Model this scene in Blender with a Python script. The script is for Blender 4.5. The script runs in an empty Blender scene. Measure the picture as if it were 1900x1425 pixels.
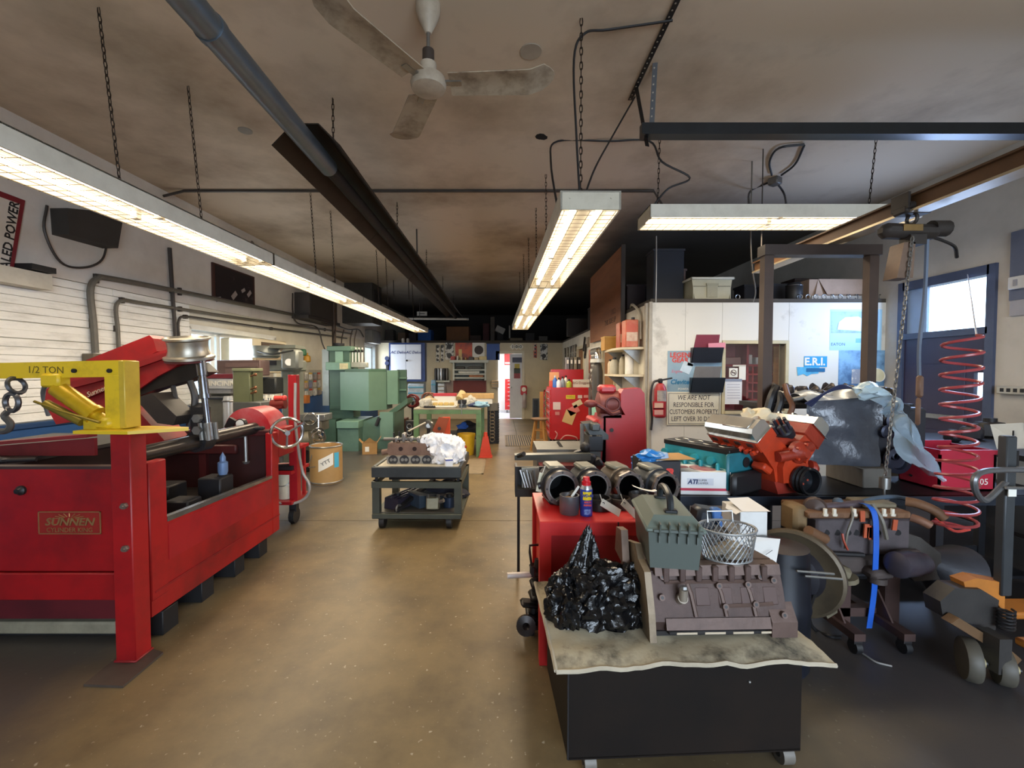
import bpy, bmesh, math, random
from mathutils import Matrix, Vector
R = random.Random(7)
PI = math.pi
sc = bpy.context.scene
col = sc.collection

# ---------------------------------------------------------------- camera, world, light, exposure
F, CX, EYE = 800.0, 930.0, 1.52
TH = math.atan(24.5 / F)
cam = bpy.data.cameras.new('camera')
cam.sensor_width = 36; cam.lens = F / 1900 * 36; cam.shift_x = 20 / 1900; cam.clip_start = .05
camo = bpy.data.objects.new('camera', cam); col.objects.link(camo)
camo.location = (0, 0, EYE); camo.rotation_euler = (PI / 2 - TH, 0, 0)
sc.camera = camo
sc.view_settings.view_transform = 'Standard'; sc.view_settings.look = 'None'
sc.view_settings.gamma = 1; sc.view_settings.use_curve_mapping = False
sc.view_settings.exposure = 0.55
try:
    sc.cycles.use_denoising = True
    sc.cycles.max_bounces = 8; sc.cycles.diffuse_bounces = 4; sc.cycles.transparent_max_bounces = 8
    sc.cycles.sample_clamp_indirect = 6
except Exception: pass
wd = bpy.data.worlds.new('sky'); sc.world = wd; wd.use_nodes = True
bg = wd.node_tree.nodes['Background']; bg.inputs[0].default_value = (.66, .82, 1, 1); bg.inputs[1].default_value = 5.0

def area(name, loc, rot, sx, sy, power, color):
    l = bpy.data.lights.new(name, 'AREA'); l.shape = 'RECTANGLE'; l.size = sx; l.size_y = sy
    l.energy = power; l.color = color
    o = bpy.data.objects.new(name, l); col.objects.link(o); o.location = loc; o.rotation_euler = rot
    return o
# daylight through the open bay door behind the camera, through the door transom and the side windows
area('bay_door_daylight', (2.0, -3.4, 1.7), (PI/2 - .12, 0, .12), 4.2, 2.7, 125, (.8, .89, 1))
area('transom_daylight', (4.93, 4.83, 2.25), (0, PI/2, 0), .5, .9, 24, (.42, .6, 1))
area('window_daylight', (-4.12, 6.8, 1.65), (0, -PI/2, 0), .9, 1.9, 34, (.85, .92, 1))
area('far_window_daylight', (-3.9, 12.95, 1.75), (0, -PI/2, 0), .9, .9, 15, (.85, .92, 1))
area('back_room_light', (.35, 14.7, 2.3), (0, 0, 0), 1.2, 1.6, 80, (1, .97, .92))
area('office_light', (3.4, 6.9, 2.3), (0, 0, 0), 1.0, 1.0, 12, (1, .95, .88))
TUBE_L = 6.5   # the tubes as seen; each fitting's own lamp below them does the lighting
LAMP_W = 26.0

def ray(px, py):
    c, s = math.cos(TH), math.sin(TH)
    a = (px - CX) / F; b = (712.5 - py) / F
    return Vector((a, c + b * s, -s + b * c))
def at(px, py, X=None, Y=None, Z=None):
    r = ray(px, py)
    t = X / r.x if X is not None else Y / r.y if Y is not None else (Z - EYE) / r.z
    return Vector((r.x * t, r.y * t, EYE + r.z * t))

# ---------------------------------------------------------------- materials
def lin(h):
    h = h.lstrip('#')
    v = [int(h[i:i+2], 16) / 255 for i in (0, 2, 4)]
    return tuple(x / 12.92 if x <= .04045 else ((x + .055) / 1.055) ** 2.4 for x in v) + (1,)
_M = {}
def M(hexa, rough=.55, metal=0.0, dirt=None, amt=.35, scale=4.0, bump=0.0, emit=0.0, alpha=None, stretch=None, hard=None):
    """procedural paint / metal: base colour broken up by noise towards a dirt colour, with rough and bump variation"""
    k = (hexa, rough, metal, dirt, amt, scale, bump, emit, alpha, stretch, hard)
    if k in _M: return _M[k]
    m = bpy.data.materials.new('paint_' + hexa.strip('#')); m.use_nodes = True
    nt = m.node_tree; N = nt.nodes; L = nt.links
    b = N['Principled BSDF']
    b.inputs['Metallic'].default_value = metal; b.inputs['Roughness'].default_value = rough
    c = lin(hexa); b.inputs['Base Color'].default_value = c
    if emit:
        b.inputs['Emission Color'].default_value = c; b.inputs['Emission Strength'].default_value = emit
    if alpha is not None: b.inputs['Alpha'].default_value = alpha
    if dirt is None: dirt = '#%02x%02x%02x' % tuple(int(int(hexa.lstrip('#')[i:i+2], 16) * .45) for i in (0, 2, 4))
    if amt and not emit:
        tc = N.new('ShaderNodeTexCoord'); nz = N.new('ShaderNodeTexNoise')
        nz.inputs['Scale'].default_value = scale; nz.inputs['Detail'].default_value = 6; nz.inputs['Roughness'].default_value = .65
        if stretch:
            mp = N.new('ShaderNodeMapping'); mp.inputs['Scale'].default_value = stretch
            L.new(tc.outputs['Object'], mp.inputs[0]); L.new(mp.outputs[0], nz.inputs['Vector'])
        else: L.new(tc.outputs['Object'], nz.inputs['Vector'])
        rp = N.new('ShaderNodeValToRGB'); lo, hi = hard or (.42, .78)
        rp.color_ramp.elements[0].position = lo; rp.color_ramp.elements[1].position = hi
        rp.color_ramp.elements[1].color = (amt, amt, amt, 1)
        L.new(nz.outputs['Fac'], rp.inputs[0])
        mx = N.new('ShaderNodeMix'); mx.data_type = 'RGBA'
        L.new(rp.outputs[0], mx.inputs[0]); mx.inputs[6].default_value = c; mx.inputs[7].default_value = lin(dirt)
        L.new(mx.outputs[2], b.inputs['Base Color'])
        if bump:
            bp = N.new('ShaderNodeBump'); bp.inputs['Strength'].default_value = bump; bp.inputs['Distance'].default_value = .01
            n2 = N.new('ShaderNodeTexNoise'); n2.inputs['Scale'].default_value = scale * 6; n2.inputs['Detail'].default_value = 4
            L.new(tc.outputs['Object'], n2.inputs['Vector'])
            L.new(n2.outputs['Fac'], bp.inputs['Height']); L.new(bp.outputs[0], b.inputs['Normal'])
    _M[k] = m
    return m
def glass(hexa='#ffffff', rough=.05, a=.2):
    k = ('glass', hexa, rough, a)
    if k in _M: return _M[k]
    m = bpy.data.materials.new('clear_film'); m.use_nodes = True
    nt = m.node_tree; N = nt.nodes; L = nt.links; N.remove(N['Principled BSDF'])
    g = N.new('ShaderNodeBsdfGlossy'); g.inputs['Roughness'].default_value = rough; g.inputs[0].default_value = (.95, .97, 1, 1)
    t = N.new('ShaderNodeBsdfTransparent'); t.inputs[0].default_value = lin(hexa)
    mx = N.new('ShaderNodeMixShader'); mx.inputs[0].default_value = a
    L.new(t.outputs[0], mx.inputs[1]); L.new(g.outputs[0], mx.inputs[2]); L.new(mx.outputs[0], N['Material Output'].inputs[0])
    _M[k] = m
    return m

# ---------------------------------------------------------------- mesh builder
def euler(r): return Matrix.Rotation(r[2], 4, 'Z') @ Matrix.Rotation(r[1], 4, 'Y') @ Matrix.Rotation(r[0], 4, 'X')
def frame(p, q):
    d = (Vector(q) - Vector(p))
    return Matrix.Translation(p) @ d.to_track_quat('Z', 'Y').to_matrix().to_4x4(), d.length
class MB:
    def __init__(s, M4=None): s.v = []; s.f = []; s.m = M4 or Matrix()
    def add(s, vs, fs, m=None):
        o = len(s.v); mm = s.m @ m if m is not None else s.m
        s.v += [mm @ Vector(v) for v in vs]; s.f += [[i + o for i in f] for f in fs]
        return s
    def box(s, c, d, r=None, bev=0.0):
        x, y, z = d[0] / 2, d[1] / 2, d[2] / 2
        m = Matrix.Translation(c)
        if r: m = m @ euler(r)
        if bev:
            b = min(bev, x * .9, y * .9, z * .9); vs = []; 
            # chamfered box: 24 verts
            for sx in (-1, 1):
                for sy in (-1, 1):
                    for sz in (-1, 1):
                        vs += [(sx * x, sy * (y - b), sz * (z - b)), (sx * (x - b), sy * y, sz * (z - b)), (sx * (x - b), sy * (y - b), sz * z)]
            bm = bmesh.new(); vv = [bm.verts.new(v) for v in vs]
            r_ = bmesh.ops.convex_hull(bm, input=vv)
            bm.verts.ensure_lookup_table(); bm.verts.index_update()
            bmesh.ops.dissolve_limit(bm, angle_limit=.01, verts=bm.verts, edges=bm.edges)
            bm.verts.index_update()
            s.add([v.co.copy() for v in bm.verts], [[v.index for v in f.verts] for f in bm.faces], m); bm.free()
            return s
        vs = [(a, b, c_) for a in (-x, x) for b in (-y, y) for c_ in (-z, z)]
        return s.add(vs, [(0, 1, 3, 2), (4, 6, 7, 5), (0, 4, 5, 1), (2, 3, 7, 6), (0, 2, 6, 4), (1, 5, 7, 3)], m)
    def bb(s, x0, x1, y0, y1, z0, z1, bev=0.0):
        return s.box(((x0 + x1) / 2, (y0 + y1) / 2, (z0 + z1) / 2), (abs(x1 - x0), abs(y1 - y0), abs(z1 - z0)), None, bev)
    def cyl(s, p, q, r, r2=None, n=12, cap=True):
        m, l = frame(p, q); r2 = r if r2 is None else r2
        vs = [(r * math.cos(2 * PI * i / n), r * math.sin(2 * PI * i / n), 0) for i in range(n)]
        vs += [(r2 * math.cos(2 * PI * i / n), r2 * math.sin(2 * PI * i / n), l) for i in range(n)]
        fs = [(i, (i + 1) % n, n + (i + 1) % n, n + i) for i in range(n)]
        if cap: fs += [tuple(range(n - 1, -1, -1)), tuple(range(n, 2 * n))]
        return s.add(vs, fs, m)
    def tube(s, pts, r, n=6, closed=False, r2=None):
        pts = [Vector(p) for p in pts]; k = len(pts); vs = []; fs = []
        up = None
        for i, p in enumerate(pts):
            a = pts[i - 1] if (i or closed) else p; b = pts[(i + 1) % k] if (i < k - 1 or closed) else p
            d = (b - a).normalized() if (b - a).length > 1e-9 else Vector((0, 0, 1))
            if up is None: up = d.orthogonal().normalized()
            up = (up - d * up.dot(d))
            up = up.normalized() if up.length > 1e-6 else d.orthogonal().normalized()
            w = d.cross(up); rr = r if r2 is None else r + (r2 - r) * i / (k - 1)
            vs += [p + rr * (math.cos(2 * PI * j / n) * up + math.sin(2 * PI * j / n) * w) for j in range(n)]
        for i in range(k if closed else k - 1):
            i2 = (i + 1) % k
            fs += [(i * n + j, i * n + (j + 1) % n, i2 * n + (j + 1) % n, i2 * n + j) for j in range(n)]
        if not closed: fs += [tuple(range(n - 1, -1, -1)), tuple(range((k - 1) * n, k * n))]
        return s.add(vs, fs)
    def lathe(s, prof, p=(0, 0, 0), q=(0, 0, 1), n=18, cap=True):
        m, _ = frame(p, q); vs = []; k = len(prof)
        for r, z in prof: vs += [(r * math.cos(2 * PI * i / n), r * math.sin(2 * PI * i / n), z) for i in range(n)]
        fs = [(a * n + i, a * n + (i + 1) % n, (a + 1) * n + (i + 1) % n, (a + 1) * n + i) for a in range(k - 1) for i in range(n)]
        if cap:
            if prof[0][0] > 1e-4: fs.append(tuple(range(n - 1, -1, -1)))
            if prof[-1][0] > 1e-4: fs.append(tuple(range((k - 1) * n, k * n)))
        return s.add(vs, fs, m)
    def prism(s, poly, a, b, ax='y'):
        f = {'x': lambda u, v, w: (w, u, v), 'y': lambda u, v, w: (u, w, v), 'z': lambda u, v, w: (u, v, w)}[ax]
        n = len(poly)
        vs = [f(u, v, a) for u, v in poly] + [f(u, v, b) for u, v in poly]
        return s.add(vs, [tuple(range(n - 1, -1, -1)), tuple(range(n, 2 * n))] + [(i, (i + 1) % n, n + (i + 1) % n, n + i) for i in range(n)])
    def ball(s, c, r, n=10, h=6):
        if not hasattr(r, '__len__'): r = (r, r, r)
        vs = [(0, 0, -r[2])]; fs = []
        for j in range(1, h):
            t = PI * j / h - PI / 2
            vs += [(r[0] * math.cos(t) * math.cos(2 * PI * i / n), r[1] * math.cos(t) * math.sin(2 * PI * i / n), r[2] * math.sin(t)) for i in range(n)]
        vs.append((0, 0, r[2])); e = len(vs) - 1
        fs += [(0, 1 + (i + 1) % n, 1 + i) for i in range(n)]
        for j in range(h - 2): fs += [(1 + j * n + i, 1 + j * n + (i + 1) % n, 1 + (j + 1) * n + (i + 1) % n, 1 + (j + 1) * n + i) for i in range(n)]
        fs += [(1 + (h - 2) * n + i, 1 + (h - 2) * n + (i + 1) % n, e) for i in range(n)]
        return s.add(vs, fs, Matrix.Translation(c))
    def ring(s, c, axis, R_, r, n=20, k=6, sx=1.0):
        m, _ = frame(c, Vector(c) + Vector(axis)); vs = []
        for i in range(n):
            a = 2 * PI * i / n
            vs += [((R_ + r * math.cos(2 * PI * j / k)) * math.cos(a) * sx, (R_ + r * math.cos(2 * PI * j / k)) * math.sin(a), r * math.sin(2 * PI * j / k)) for j in range(k)]
        fs = [(i * k + j, ((i + 1) % n) * k + j, ((i + 1) % n) * k + (j + 1) % k, i * k + (j + 1) % k) for i in range(n) for j in range(k)]
        return s.add(vs, fs, m)
    def grid(s, fn, nu, nv, th=0.0):
        """sheet: fn(u,v) -> point; th gives a second skin below it"""
        vs = [Vector(fn(i / nu, j / nv)) for j in range(nv + 1) for i in range(nu + 1)]; w = nu + 1
        fs = [(j * w + i, j * w + i + 1, (j + 1) * w + i + 1, (j + 1) * w + i) for j in range(nv) for i in range(nu)]
        if th:
            o = len(vs); vs += [v - Vector((0, 0, th)) for v in vs]; fs += [tuple(reversed([i + o for i in f])) for f in fs]
            ed = [(i, i + 1) for i in range(nu)] + [(j * w + nu, (j + 1) * w + nu) for j in range(nv)]
            ed += [(nv * w + i + 1, nv * w + i) for i in range(nu)] + [((j + 1) * w, j * w) for j in range(nv)]
            fs += [(b_, a_, a_ + o, b_ + o) for a_, b_ in ed]
        return s.add(vs, fs)
    def chain(s, p, q, pitch=.034, r=.0035, w=.008):
        p, q = Vector(p), Vector(q); d = q - p; n = max(1, int(d.length / pitch)); m, l = frame(p, q); st = l / n
        for i in range(n):
            h = st * .66; pts = []
            for j in range(8):
                a = 2 * PI * j / 8; pts.append((w * math.cos(a), 0, st * (i + .5) + h * math.sin(a)))
            t = MB(m @ Matrix.Rotation(PI / 2 * (i % 2), 4, 'Z')); t.tube(pts, r, 4, True)
            o = len(s.v); s.v += [s.m @ v for v in t.v]; s.f += [[k + o for k in f] for f in t.f]
        return s
    def data(s, name, mt, smooth=True, inv=None):
        me = bpy.data.meshes.new(name)
        vs = [inv @ v for v in s.v] if inv is not None else s.v
        me.from_pydata([tuple(v) for v in vs], [], s.f)
        bm = bmesh.new(); bm.from_mesh(me); bmesh.ops.recalc_face_normals(bm, faces=bm.faces); bm.to_mesh(me); bm.free()
        for m in (mt if isinstance(mt, (list, tuple)) else [mt]): me.materials.append(m)
        if smooth: me.shade_smooth(); me.set_sharp_from_angle(angle=.7)
        me.update(); return me
def B(): return MB()
def wmat(o):
    m = Matrix.Translation(o.location) @ euler(o.rotation_euler)
    return wmat(o.parent) @ m if o.parent else m
def T(name, label, cat, loc=(0, 0, 0), rz=0.0, group=None):
    o = bpy.data.objects.new(name, None); col.objects.link(o); o.empty_display_size = .05
    o.location = loc; o.rotation_euler = (0, 0, rz) if not hasattr(rz, '__len__') else rz
    o['label'] = label; o['category'] = cat
    if group: o['group'] = group
    return o
def P(name, mb, mt, parent, w=0, kind=None, label=None, smooth=True):
    """a part: mb in the parent's own coordinates, or in world ones when w"""
    me = mb.data(name, mt, smooth, wmat(parent).inverted() if w else None)
    o = bpy.data.objects.new(name, me); col.objects.link(o); o.parent = parent
    if kind: o['kind'] = kind
    if label: o['label'] = label
    return o
def O(name, mb, mt, label, cat, loc=(0, 0, 0), rz=0.0, group=None, w=0, kind=None):
    """a thing that is one mesh"""
    o = bpy.data.objects.new(name, None); bpy.data.objects.remove(o)
    e = Matrix.Translation(loc) @ euler((0, 0, rz) if not hasattr(rz, '__len__') else rz)
    me = mb.data(name, mt, True, e.inverted() if w else None)
    o = bpy.data.objects.new(name, me); col.objects.link(o); o.location = loc
    o.rotation_euler = (0, 0, rz) if not hasattr(rz, '__len__') else rz
    o['label'] = label; o['category'] = cat
    if group: o['group'] = group
    if kind: o['kind'] = kind
    return o
def S(name, mb, mt, parent=None, smooth=False):
    me = mb.data(name, mt, smooth); o = bpy.data.objects.new(name, me); col.objects.link(o)
    if parent: o.parent = parent
    else: o['kind'] = 'structure'
    return o
def dup(root, loc=None, rz=None, label=None, group=None):
    r = root.copy(); col.objects.link(r)
    if loc is not None: r.location = loc
    if rz is not None: r.rotation_euler = (0, 0, rz) if not hasattr(rz, '__len__') else rz
    if label: r['label'] = label
    if group: r['group'] = group
    for ch in list(root.children):
        c = ch.copy(); col.objects.link(c); c.parent = r
        for g in list(ch.children):
            d = g.copy(); col.objects.link(d); d.parent = c
    return r
def text(name, s, size, mt, parent, loc, rot=(PI / 2, 0, 0), ext=.001, sx=1.0, shear=0.0, bold=0.0, al='CENTER'):
    cu = bpy.data.curves.new(name, 'FONT'); cu.body = s; cu.size = size; cu.extrude = ext; cu.align_x = al; cu.align_y = 'CENTER'
    cu.shear = shear; cu.offset = bold; cu.resolution_u = 2
    t = bpy.data.objects.new(name, cu); col.objects.link(t); bpy.context.view_layer.update()
    me = bpy.data.meshes.new_from_object(t.evaluated_get(bpy.context.evaluated_depsgraph_get()))
    bpy.data.objects.remove(t); bpy.data.curves.remove(cu)
    me.transform(Matrix.Diagonal((sx, 1, 1, 1))); me.materials.clear(); me.materials.append(mt)
    o = bpy.data.objects.new(name, me); col.objects.link(o); o.location = loc; o.rotation_euler = rot; o.parent = parent
    return o
FRONT = (PI / 2, 0, 0)
def bez(pts, n=8):
    """smooth path through points (Catmull-Rom)"""
    p = [Vector(x) for x in pts]; p = [2 * p[0] - p[1]] + p + [2 * p[-1] - p[-2]]; out = []
    for i in range(1, len(p) - 2):
        for j in range(n):
            t = j / n
            out.append(.5 * ((2 * p[i]) + (p[i+1] - p[i-1]) * t + (2*p[i-1] - 5*p[i] + 4*p[i+1] - p[i+2]) * t*t + (-p[i-1] + 3*p[i] - 3*p[i+1] + p[i+2]) * t**3))
    out.append(p[-2]); return out
# common materials
BLACK = M('#17171a', .5, 0, '#2c2a28', .5, 9); DKM = M('#2b2b2e', .5, .5, '#3f3832', .6, 8); STEEL = M('#9a9a98', .35, .8, '#5a544c', .5, 9)
CHROME = M('#d8d8d8', .15, 1.0, amt=0); RUST = M('#4a382f', .75, .2, '#241c19', .7, 7, .3); WHITE = M('#e4e2da', .6, 0, '#8f887a', .3, 5)
REDP = M('#b3161b', .45, 0, '#4a1013', .55, 3); PAPER = M('#e6e3d8', .8, 0, amt=0); CARD = M('#a8814f', .85, 0, '#7c5c36', .4, 6)
CONDUIT = M('#4a4440', .5, .4, '#2c2826', .5, 6); WOODL = M('#b07a3e', .6, 0, '#7d5228', .5, 3, stretch=(1, 1, 8))
# ================================================================ the setting
CEIL = 3.72
# --- floor: cast slabs with saw-cut joints
def floor_mat():
    m = M('#7b694a', .42, 0, '#453a2e', .75, 2.0, .15, hard=(.4, .72)); m = m.copy(); nt = m.node_tree; N = nt.nodes; L = nt.links; b = N['Principled BSDF']
    tc = N.new('ShaderNodeTexCoord'); old = b.inputs['Base Color'].links[0].from_socket
    # pale chips and scuffs
    v = N.new('ShaderNodeTexNoise'); v.inputs['Scale'].default_value = 38; v.inputs['Detail'].default_value = 3; L.new(tc.outputs['Object'], v.inputs['Vector'])
    r = N.new('ShaderNodeValToRGB'); r.color_ramp.elements[0].position = .67; r.color_ramp.elements[1].position = .735; L.new(v.outputs['Fac'], r.inputs[0])
    mx = N.new('ShaderNodeMix'); mx.data_type = 'RGBA'; L.new(r.outputs[0], mx.inputs[0]); L.new(old, mx.inputs[6]); mx.inputs[7].default_value = lin('#a89e8a')
    # oil-dark ground where the engines are worked on (right) with dim light painted in too, and along the machines on the left
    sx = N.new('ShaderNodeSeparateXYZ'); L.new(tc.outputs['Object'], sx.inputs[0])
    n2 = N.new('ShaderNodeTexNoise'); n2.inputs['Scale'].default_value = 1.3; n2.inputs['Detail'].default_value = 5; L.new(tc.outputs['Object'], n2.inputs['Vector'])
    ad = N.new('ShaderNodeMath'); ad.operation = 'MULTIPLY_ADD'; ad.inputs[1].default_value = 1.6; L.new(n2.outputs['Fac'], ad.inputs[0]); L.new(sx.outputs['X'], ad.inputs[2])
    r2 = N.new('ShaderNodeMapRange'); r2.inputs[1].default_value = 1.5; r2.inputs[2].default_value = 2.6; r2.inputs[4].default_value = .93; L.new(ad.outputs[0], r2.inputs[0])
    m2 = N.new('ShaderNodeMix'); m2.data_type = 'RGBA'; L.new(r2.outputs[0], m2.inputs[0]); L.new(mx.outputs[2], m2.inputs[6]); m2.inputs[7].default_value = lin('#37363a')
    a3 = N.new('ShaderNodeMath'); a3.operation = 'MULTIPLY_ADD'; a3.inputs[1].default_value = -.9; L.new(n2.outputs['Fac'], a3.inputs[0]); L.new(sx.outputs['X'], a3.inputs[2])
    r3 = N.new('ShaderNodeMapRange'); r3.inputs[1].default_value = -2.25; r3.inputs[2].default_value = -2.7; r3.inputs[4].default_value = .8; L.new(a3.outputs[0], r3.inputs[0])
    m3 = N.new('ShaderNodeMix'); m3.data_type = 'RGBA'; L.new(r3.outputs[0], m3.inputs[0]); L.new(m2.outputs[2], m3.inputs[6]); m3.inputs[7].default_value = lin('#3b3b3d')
    L.new(m3.outputs[2], b.inputs['Base Color']); return m
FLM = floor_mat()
fl = S('floor', B().bb(-4.8, 5.2, -3.6, 17.2, -.1, -.012), M('#2a2622', .9, amt=0))
ys = [-3.6, -.4, 4.33, 8.3, 11.0, 13.6]
for j in range(5):
    xs = [-4.8, 5.2] if j < 3 else [-4.8, .37, 5.2]
    for i in range(len(xs) - 1):
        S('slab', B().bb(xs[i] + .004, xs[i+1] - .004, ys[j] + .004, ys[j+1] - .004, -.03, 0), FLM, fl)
TILE = M('#aeb6c4', .3, 0, '#8f97a6', .4, 6)
for i in range(6):
    for j in range(8):
        S('floor_tile', B().bb(-.9 + i * .46, -.443 + i * .46, 13.62 + j * .45, 14.067 + j * .45, -.03, .001), TILE, fl)
# --- ceiling, sooty plaster
def ceil_mat():
    m = M('#cdbca6', .85, 0, '#6b543e', .8, .6, .05, hard=(.46, .78)).copy(); nt = m.node_tree; N = nt.nodes; L = nt.links; b = N['Principled BSDF']
    tc = N.new('ShaderNodeTexCoord'); old = b.inputs['Base Color'].links[0].from_socket
    sx = N.new('ShaderNodeSeparateXYZ'); L.new(tc.outputs['Object'], sx.inputs[0])
    # soot: a smoked band above the gas heater, and the far end blackened with soot plus painted-in lack of light
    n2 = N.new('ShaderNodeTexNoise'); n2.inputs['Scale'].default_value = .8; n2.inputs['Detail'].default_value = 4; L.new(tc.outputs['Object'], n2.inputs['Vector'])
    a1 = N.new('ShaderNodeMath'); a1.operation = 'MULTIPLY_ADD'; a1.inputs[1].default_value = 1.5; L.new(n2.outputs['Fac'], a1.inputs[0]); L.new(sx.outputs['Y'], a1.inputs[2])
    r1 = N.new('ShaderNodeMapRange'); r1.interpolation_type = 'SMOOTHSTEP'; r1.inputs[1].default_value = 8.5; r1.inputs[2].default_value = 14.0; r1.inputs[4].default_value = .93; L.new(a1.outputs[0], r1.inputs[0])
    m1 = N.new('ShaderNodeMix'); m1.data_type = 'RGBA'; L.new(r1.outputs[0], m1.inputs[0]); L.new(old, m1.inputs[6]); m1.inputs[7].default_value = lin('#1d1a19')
    d = N.new('ShaderNodeVectorMath'); d.operation = 'DISTANCE'; d.inputs[1].default_value = (-1.9, 2.2, 0)
    L.new(tc.outputs['Object'], d.inputs[0])
    a2 = N.new('ShaderNodeMath'); a2.operation = 'MULTIPLY_ADD'; a2.inputs[1].default_value = .8; L.new(n2.outputs['Fac'], a2.inputs[0]); L.new(d.outputs['Value'], a2.inputs[2])
    r2 = N.new('ShaderNodeMapRange'); r2.interpolation_type = 'SMOOTHSTEP'; r2.inputs[1].default_value = 1.5; r2.inputs[2].default_value = .4; r2.inputs[4].default_value = .8; L.new(a2.outputs[0], r2.inputs[0])
    m2 = N.new('ShaderNodeMix'); m2.data_type = 'RGBA'; L.new(r2.outputs[0], m2.inputs[0]); L.new(m1.outputs[2], m2.inputs[6]); m2.inputs[7].default_value = lin('#3b2d22')
    # shade of the unlit office loft, painted into the ceiling colour
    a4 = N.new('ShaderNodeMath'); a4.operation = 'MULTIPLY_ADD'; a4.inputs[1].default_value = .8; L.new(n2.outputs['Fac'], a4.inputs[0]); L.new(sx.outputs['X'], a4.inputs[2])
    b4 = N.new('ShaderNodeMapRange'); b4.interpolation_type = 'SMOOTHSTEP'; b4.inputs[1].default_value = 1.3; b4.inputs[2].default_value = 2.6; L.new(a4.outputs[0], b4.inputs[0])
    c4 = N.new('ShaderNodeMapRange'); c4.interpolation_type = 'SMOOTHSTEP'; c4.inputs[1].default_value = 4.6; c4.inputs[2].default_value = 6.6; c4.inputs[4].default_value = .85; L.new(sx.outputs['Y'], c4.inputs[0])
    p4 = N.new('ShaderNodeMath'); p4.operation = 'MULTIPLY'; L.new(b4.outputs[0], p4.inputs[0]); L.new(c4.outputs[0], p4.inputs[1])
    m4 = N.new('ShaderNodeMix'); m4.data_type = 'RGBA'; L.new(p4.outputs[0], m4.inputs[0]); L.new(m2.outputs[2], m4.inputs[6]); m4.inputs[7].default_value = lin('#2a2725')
    L.new(m4.outputs[2], b.inputs['Base Color']); return m
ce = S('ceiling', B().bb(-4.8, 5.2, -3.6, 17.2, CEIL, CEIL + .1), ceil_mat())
# --- left wall (runs a little out of square)
LWZ = -math.atan(.033); LW0 = (-4.38, 0, 0)
def lw(y, z, x=0.0):
    return Matrix.Translation(LW0) @ Matrix.Rotation(LWZ, 4, 'Z') @ Vector((x, y, z))
UPW = M('#ddd6cc', .8, 0, '#a3968a', .5, 1.2)
mb = B()
W1 = (5.8, 7.86, 1.08, 2.12); W2 = (12.5, 13.45, 1.25, 2.3)
for y0, y1, z0, z1 in ((-3.6, 17.2, 2.4, 3.72), (-3.6, 5.8, 0, 2.4), (5.8, 7.86, 0, 1.08), (5.8, 7.86, 2.12, 2.4), (7.86, 12.5, 0, 2.4), (12.5, 13.45, 0, 1.25), (12.5, 13.45, 2.3, 2.4), (13.45, 17.2, 0, 2.4)):
    mb.bb(-.25, 0, y0, y1, z0, z1)
wl = S('wall_left', mb, M('#d6cfbc', .75, 0, '#9a917c', .45, 1.5)); wl.location = LW0; wl.rotation_euler = (0, 0, LWZ)
S('upper_board', B().bb(0, .03, -1, 13.6, 2.405, 3.72), UPW, wl)
BRK = M('#efede6', .6, 0, '#9e998e', .5, 5, .3, stretch=(1, .5, 3), hard=(.5, .75))
for k in range(18):
    y = .9 + R.random() * .4
    while y < 5.78:
        l = min(R.uniform(2.2, 4.5), 5.79 - y)
        S('brick_course', B().box((.009 + R.uniform(-.003, .003), y + l / 2, 1.063 + .0743 * (k + .5) + R.uniform(-.002, .002)), (.03, l - .0006, .0743 - R.uniform(.0025, .006)), None, .003), BRK, wl); y += l
BLUEW = M('#1f4f86', .5, 0, '#123257', .5, 2)
S('wainscot_board', B().bb(0, .035, -1, 5.8, 0, 1.0), BLUEW, wl); S('wainscot_board', B().bb(0, .035, 5.8, 13.6, 0, 1.06), BLUEW, wl)
S('wainscot_cap', B().bb(0, .05, -1, 5.8, 1.0, 1.055, .01), M('#173b66', .45, 0, amt=.2), wl)
# windows of the left wall
VIN = M('#dcdad2', .5, 0, '#a09a90', .3, 4)
def window(n, w, parent_m, splits):
    y0, y1, z0, z1 = w; m = B()
    for a in (y0, y1): m.bb(-.16, .015, a - .03, a + .03, z0, z1)
    m.bb(-.16, .015, y0 - .03, y1 + .03, z1 - .04, z1 + .03); m.bb(-.2, .06, y0 - .05, y1 + .05, z0 - .04, z0)
    o = S('window_%d' % n, m, VIN); o.location = LW0; o.rotation_euler = (0, 0, LWZ)
    e = [y0 + .03] + [y0 + (y1 - y0) * q for q in splits] + [y1 - .03]
    for a, b in zip(e, e[1:]):
        f = B(); f.bb(-.13, -.09, a, a + .04, z0, z1 - .04); f.bb(-.13, -.09, b - .04, b, z0, z1 - .04)
        f.bb(-.13, -.09, a, b, z0, z0 + .04); f.bb(-.13, -.09, a, b, z1 - .09, z1 - .04)
        S('sash', f, VIN, o); S('pane', B().bb(-.112, -.108, a + .04, b - .04, z0 + .04, z1 - .09), glass('#f4fbff', .02, .06), o)
    return o
window(1, W1, wl, (.28, .34)); window(2, W2, wl, ())
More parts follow.
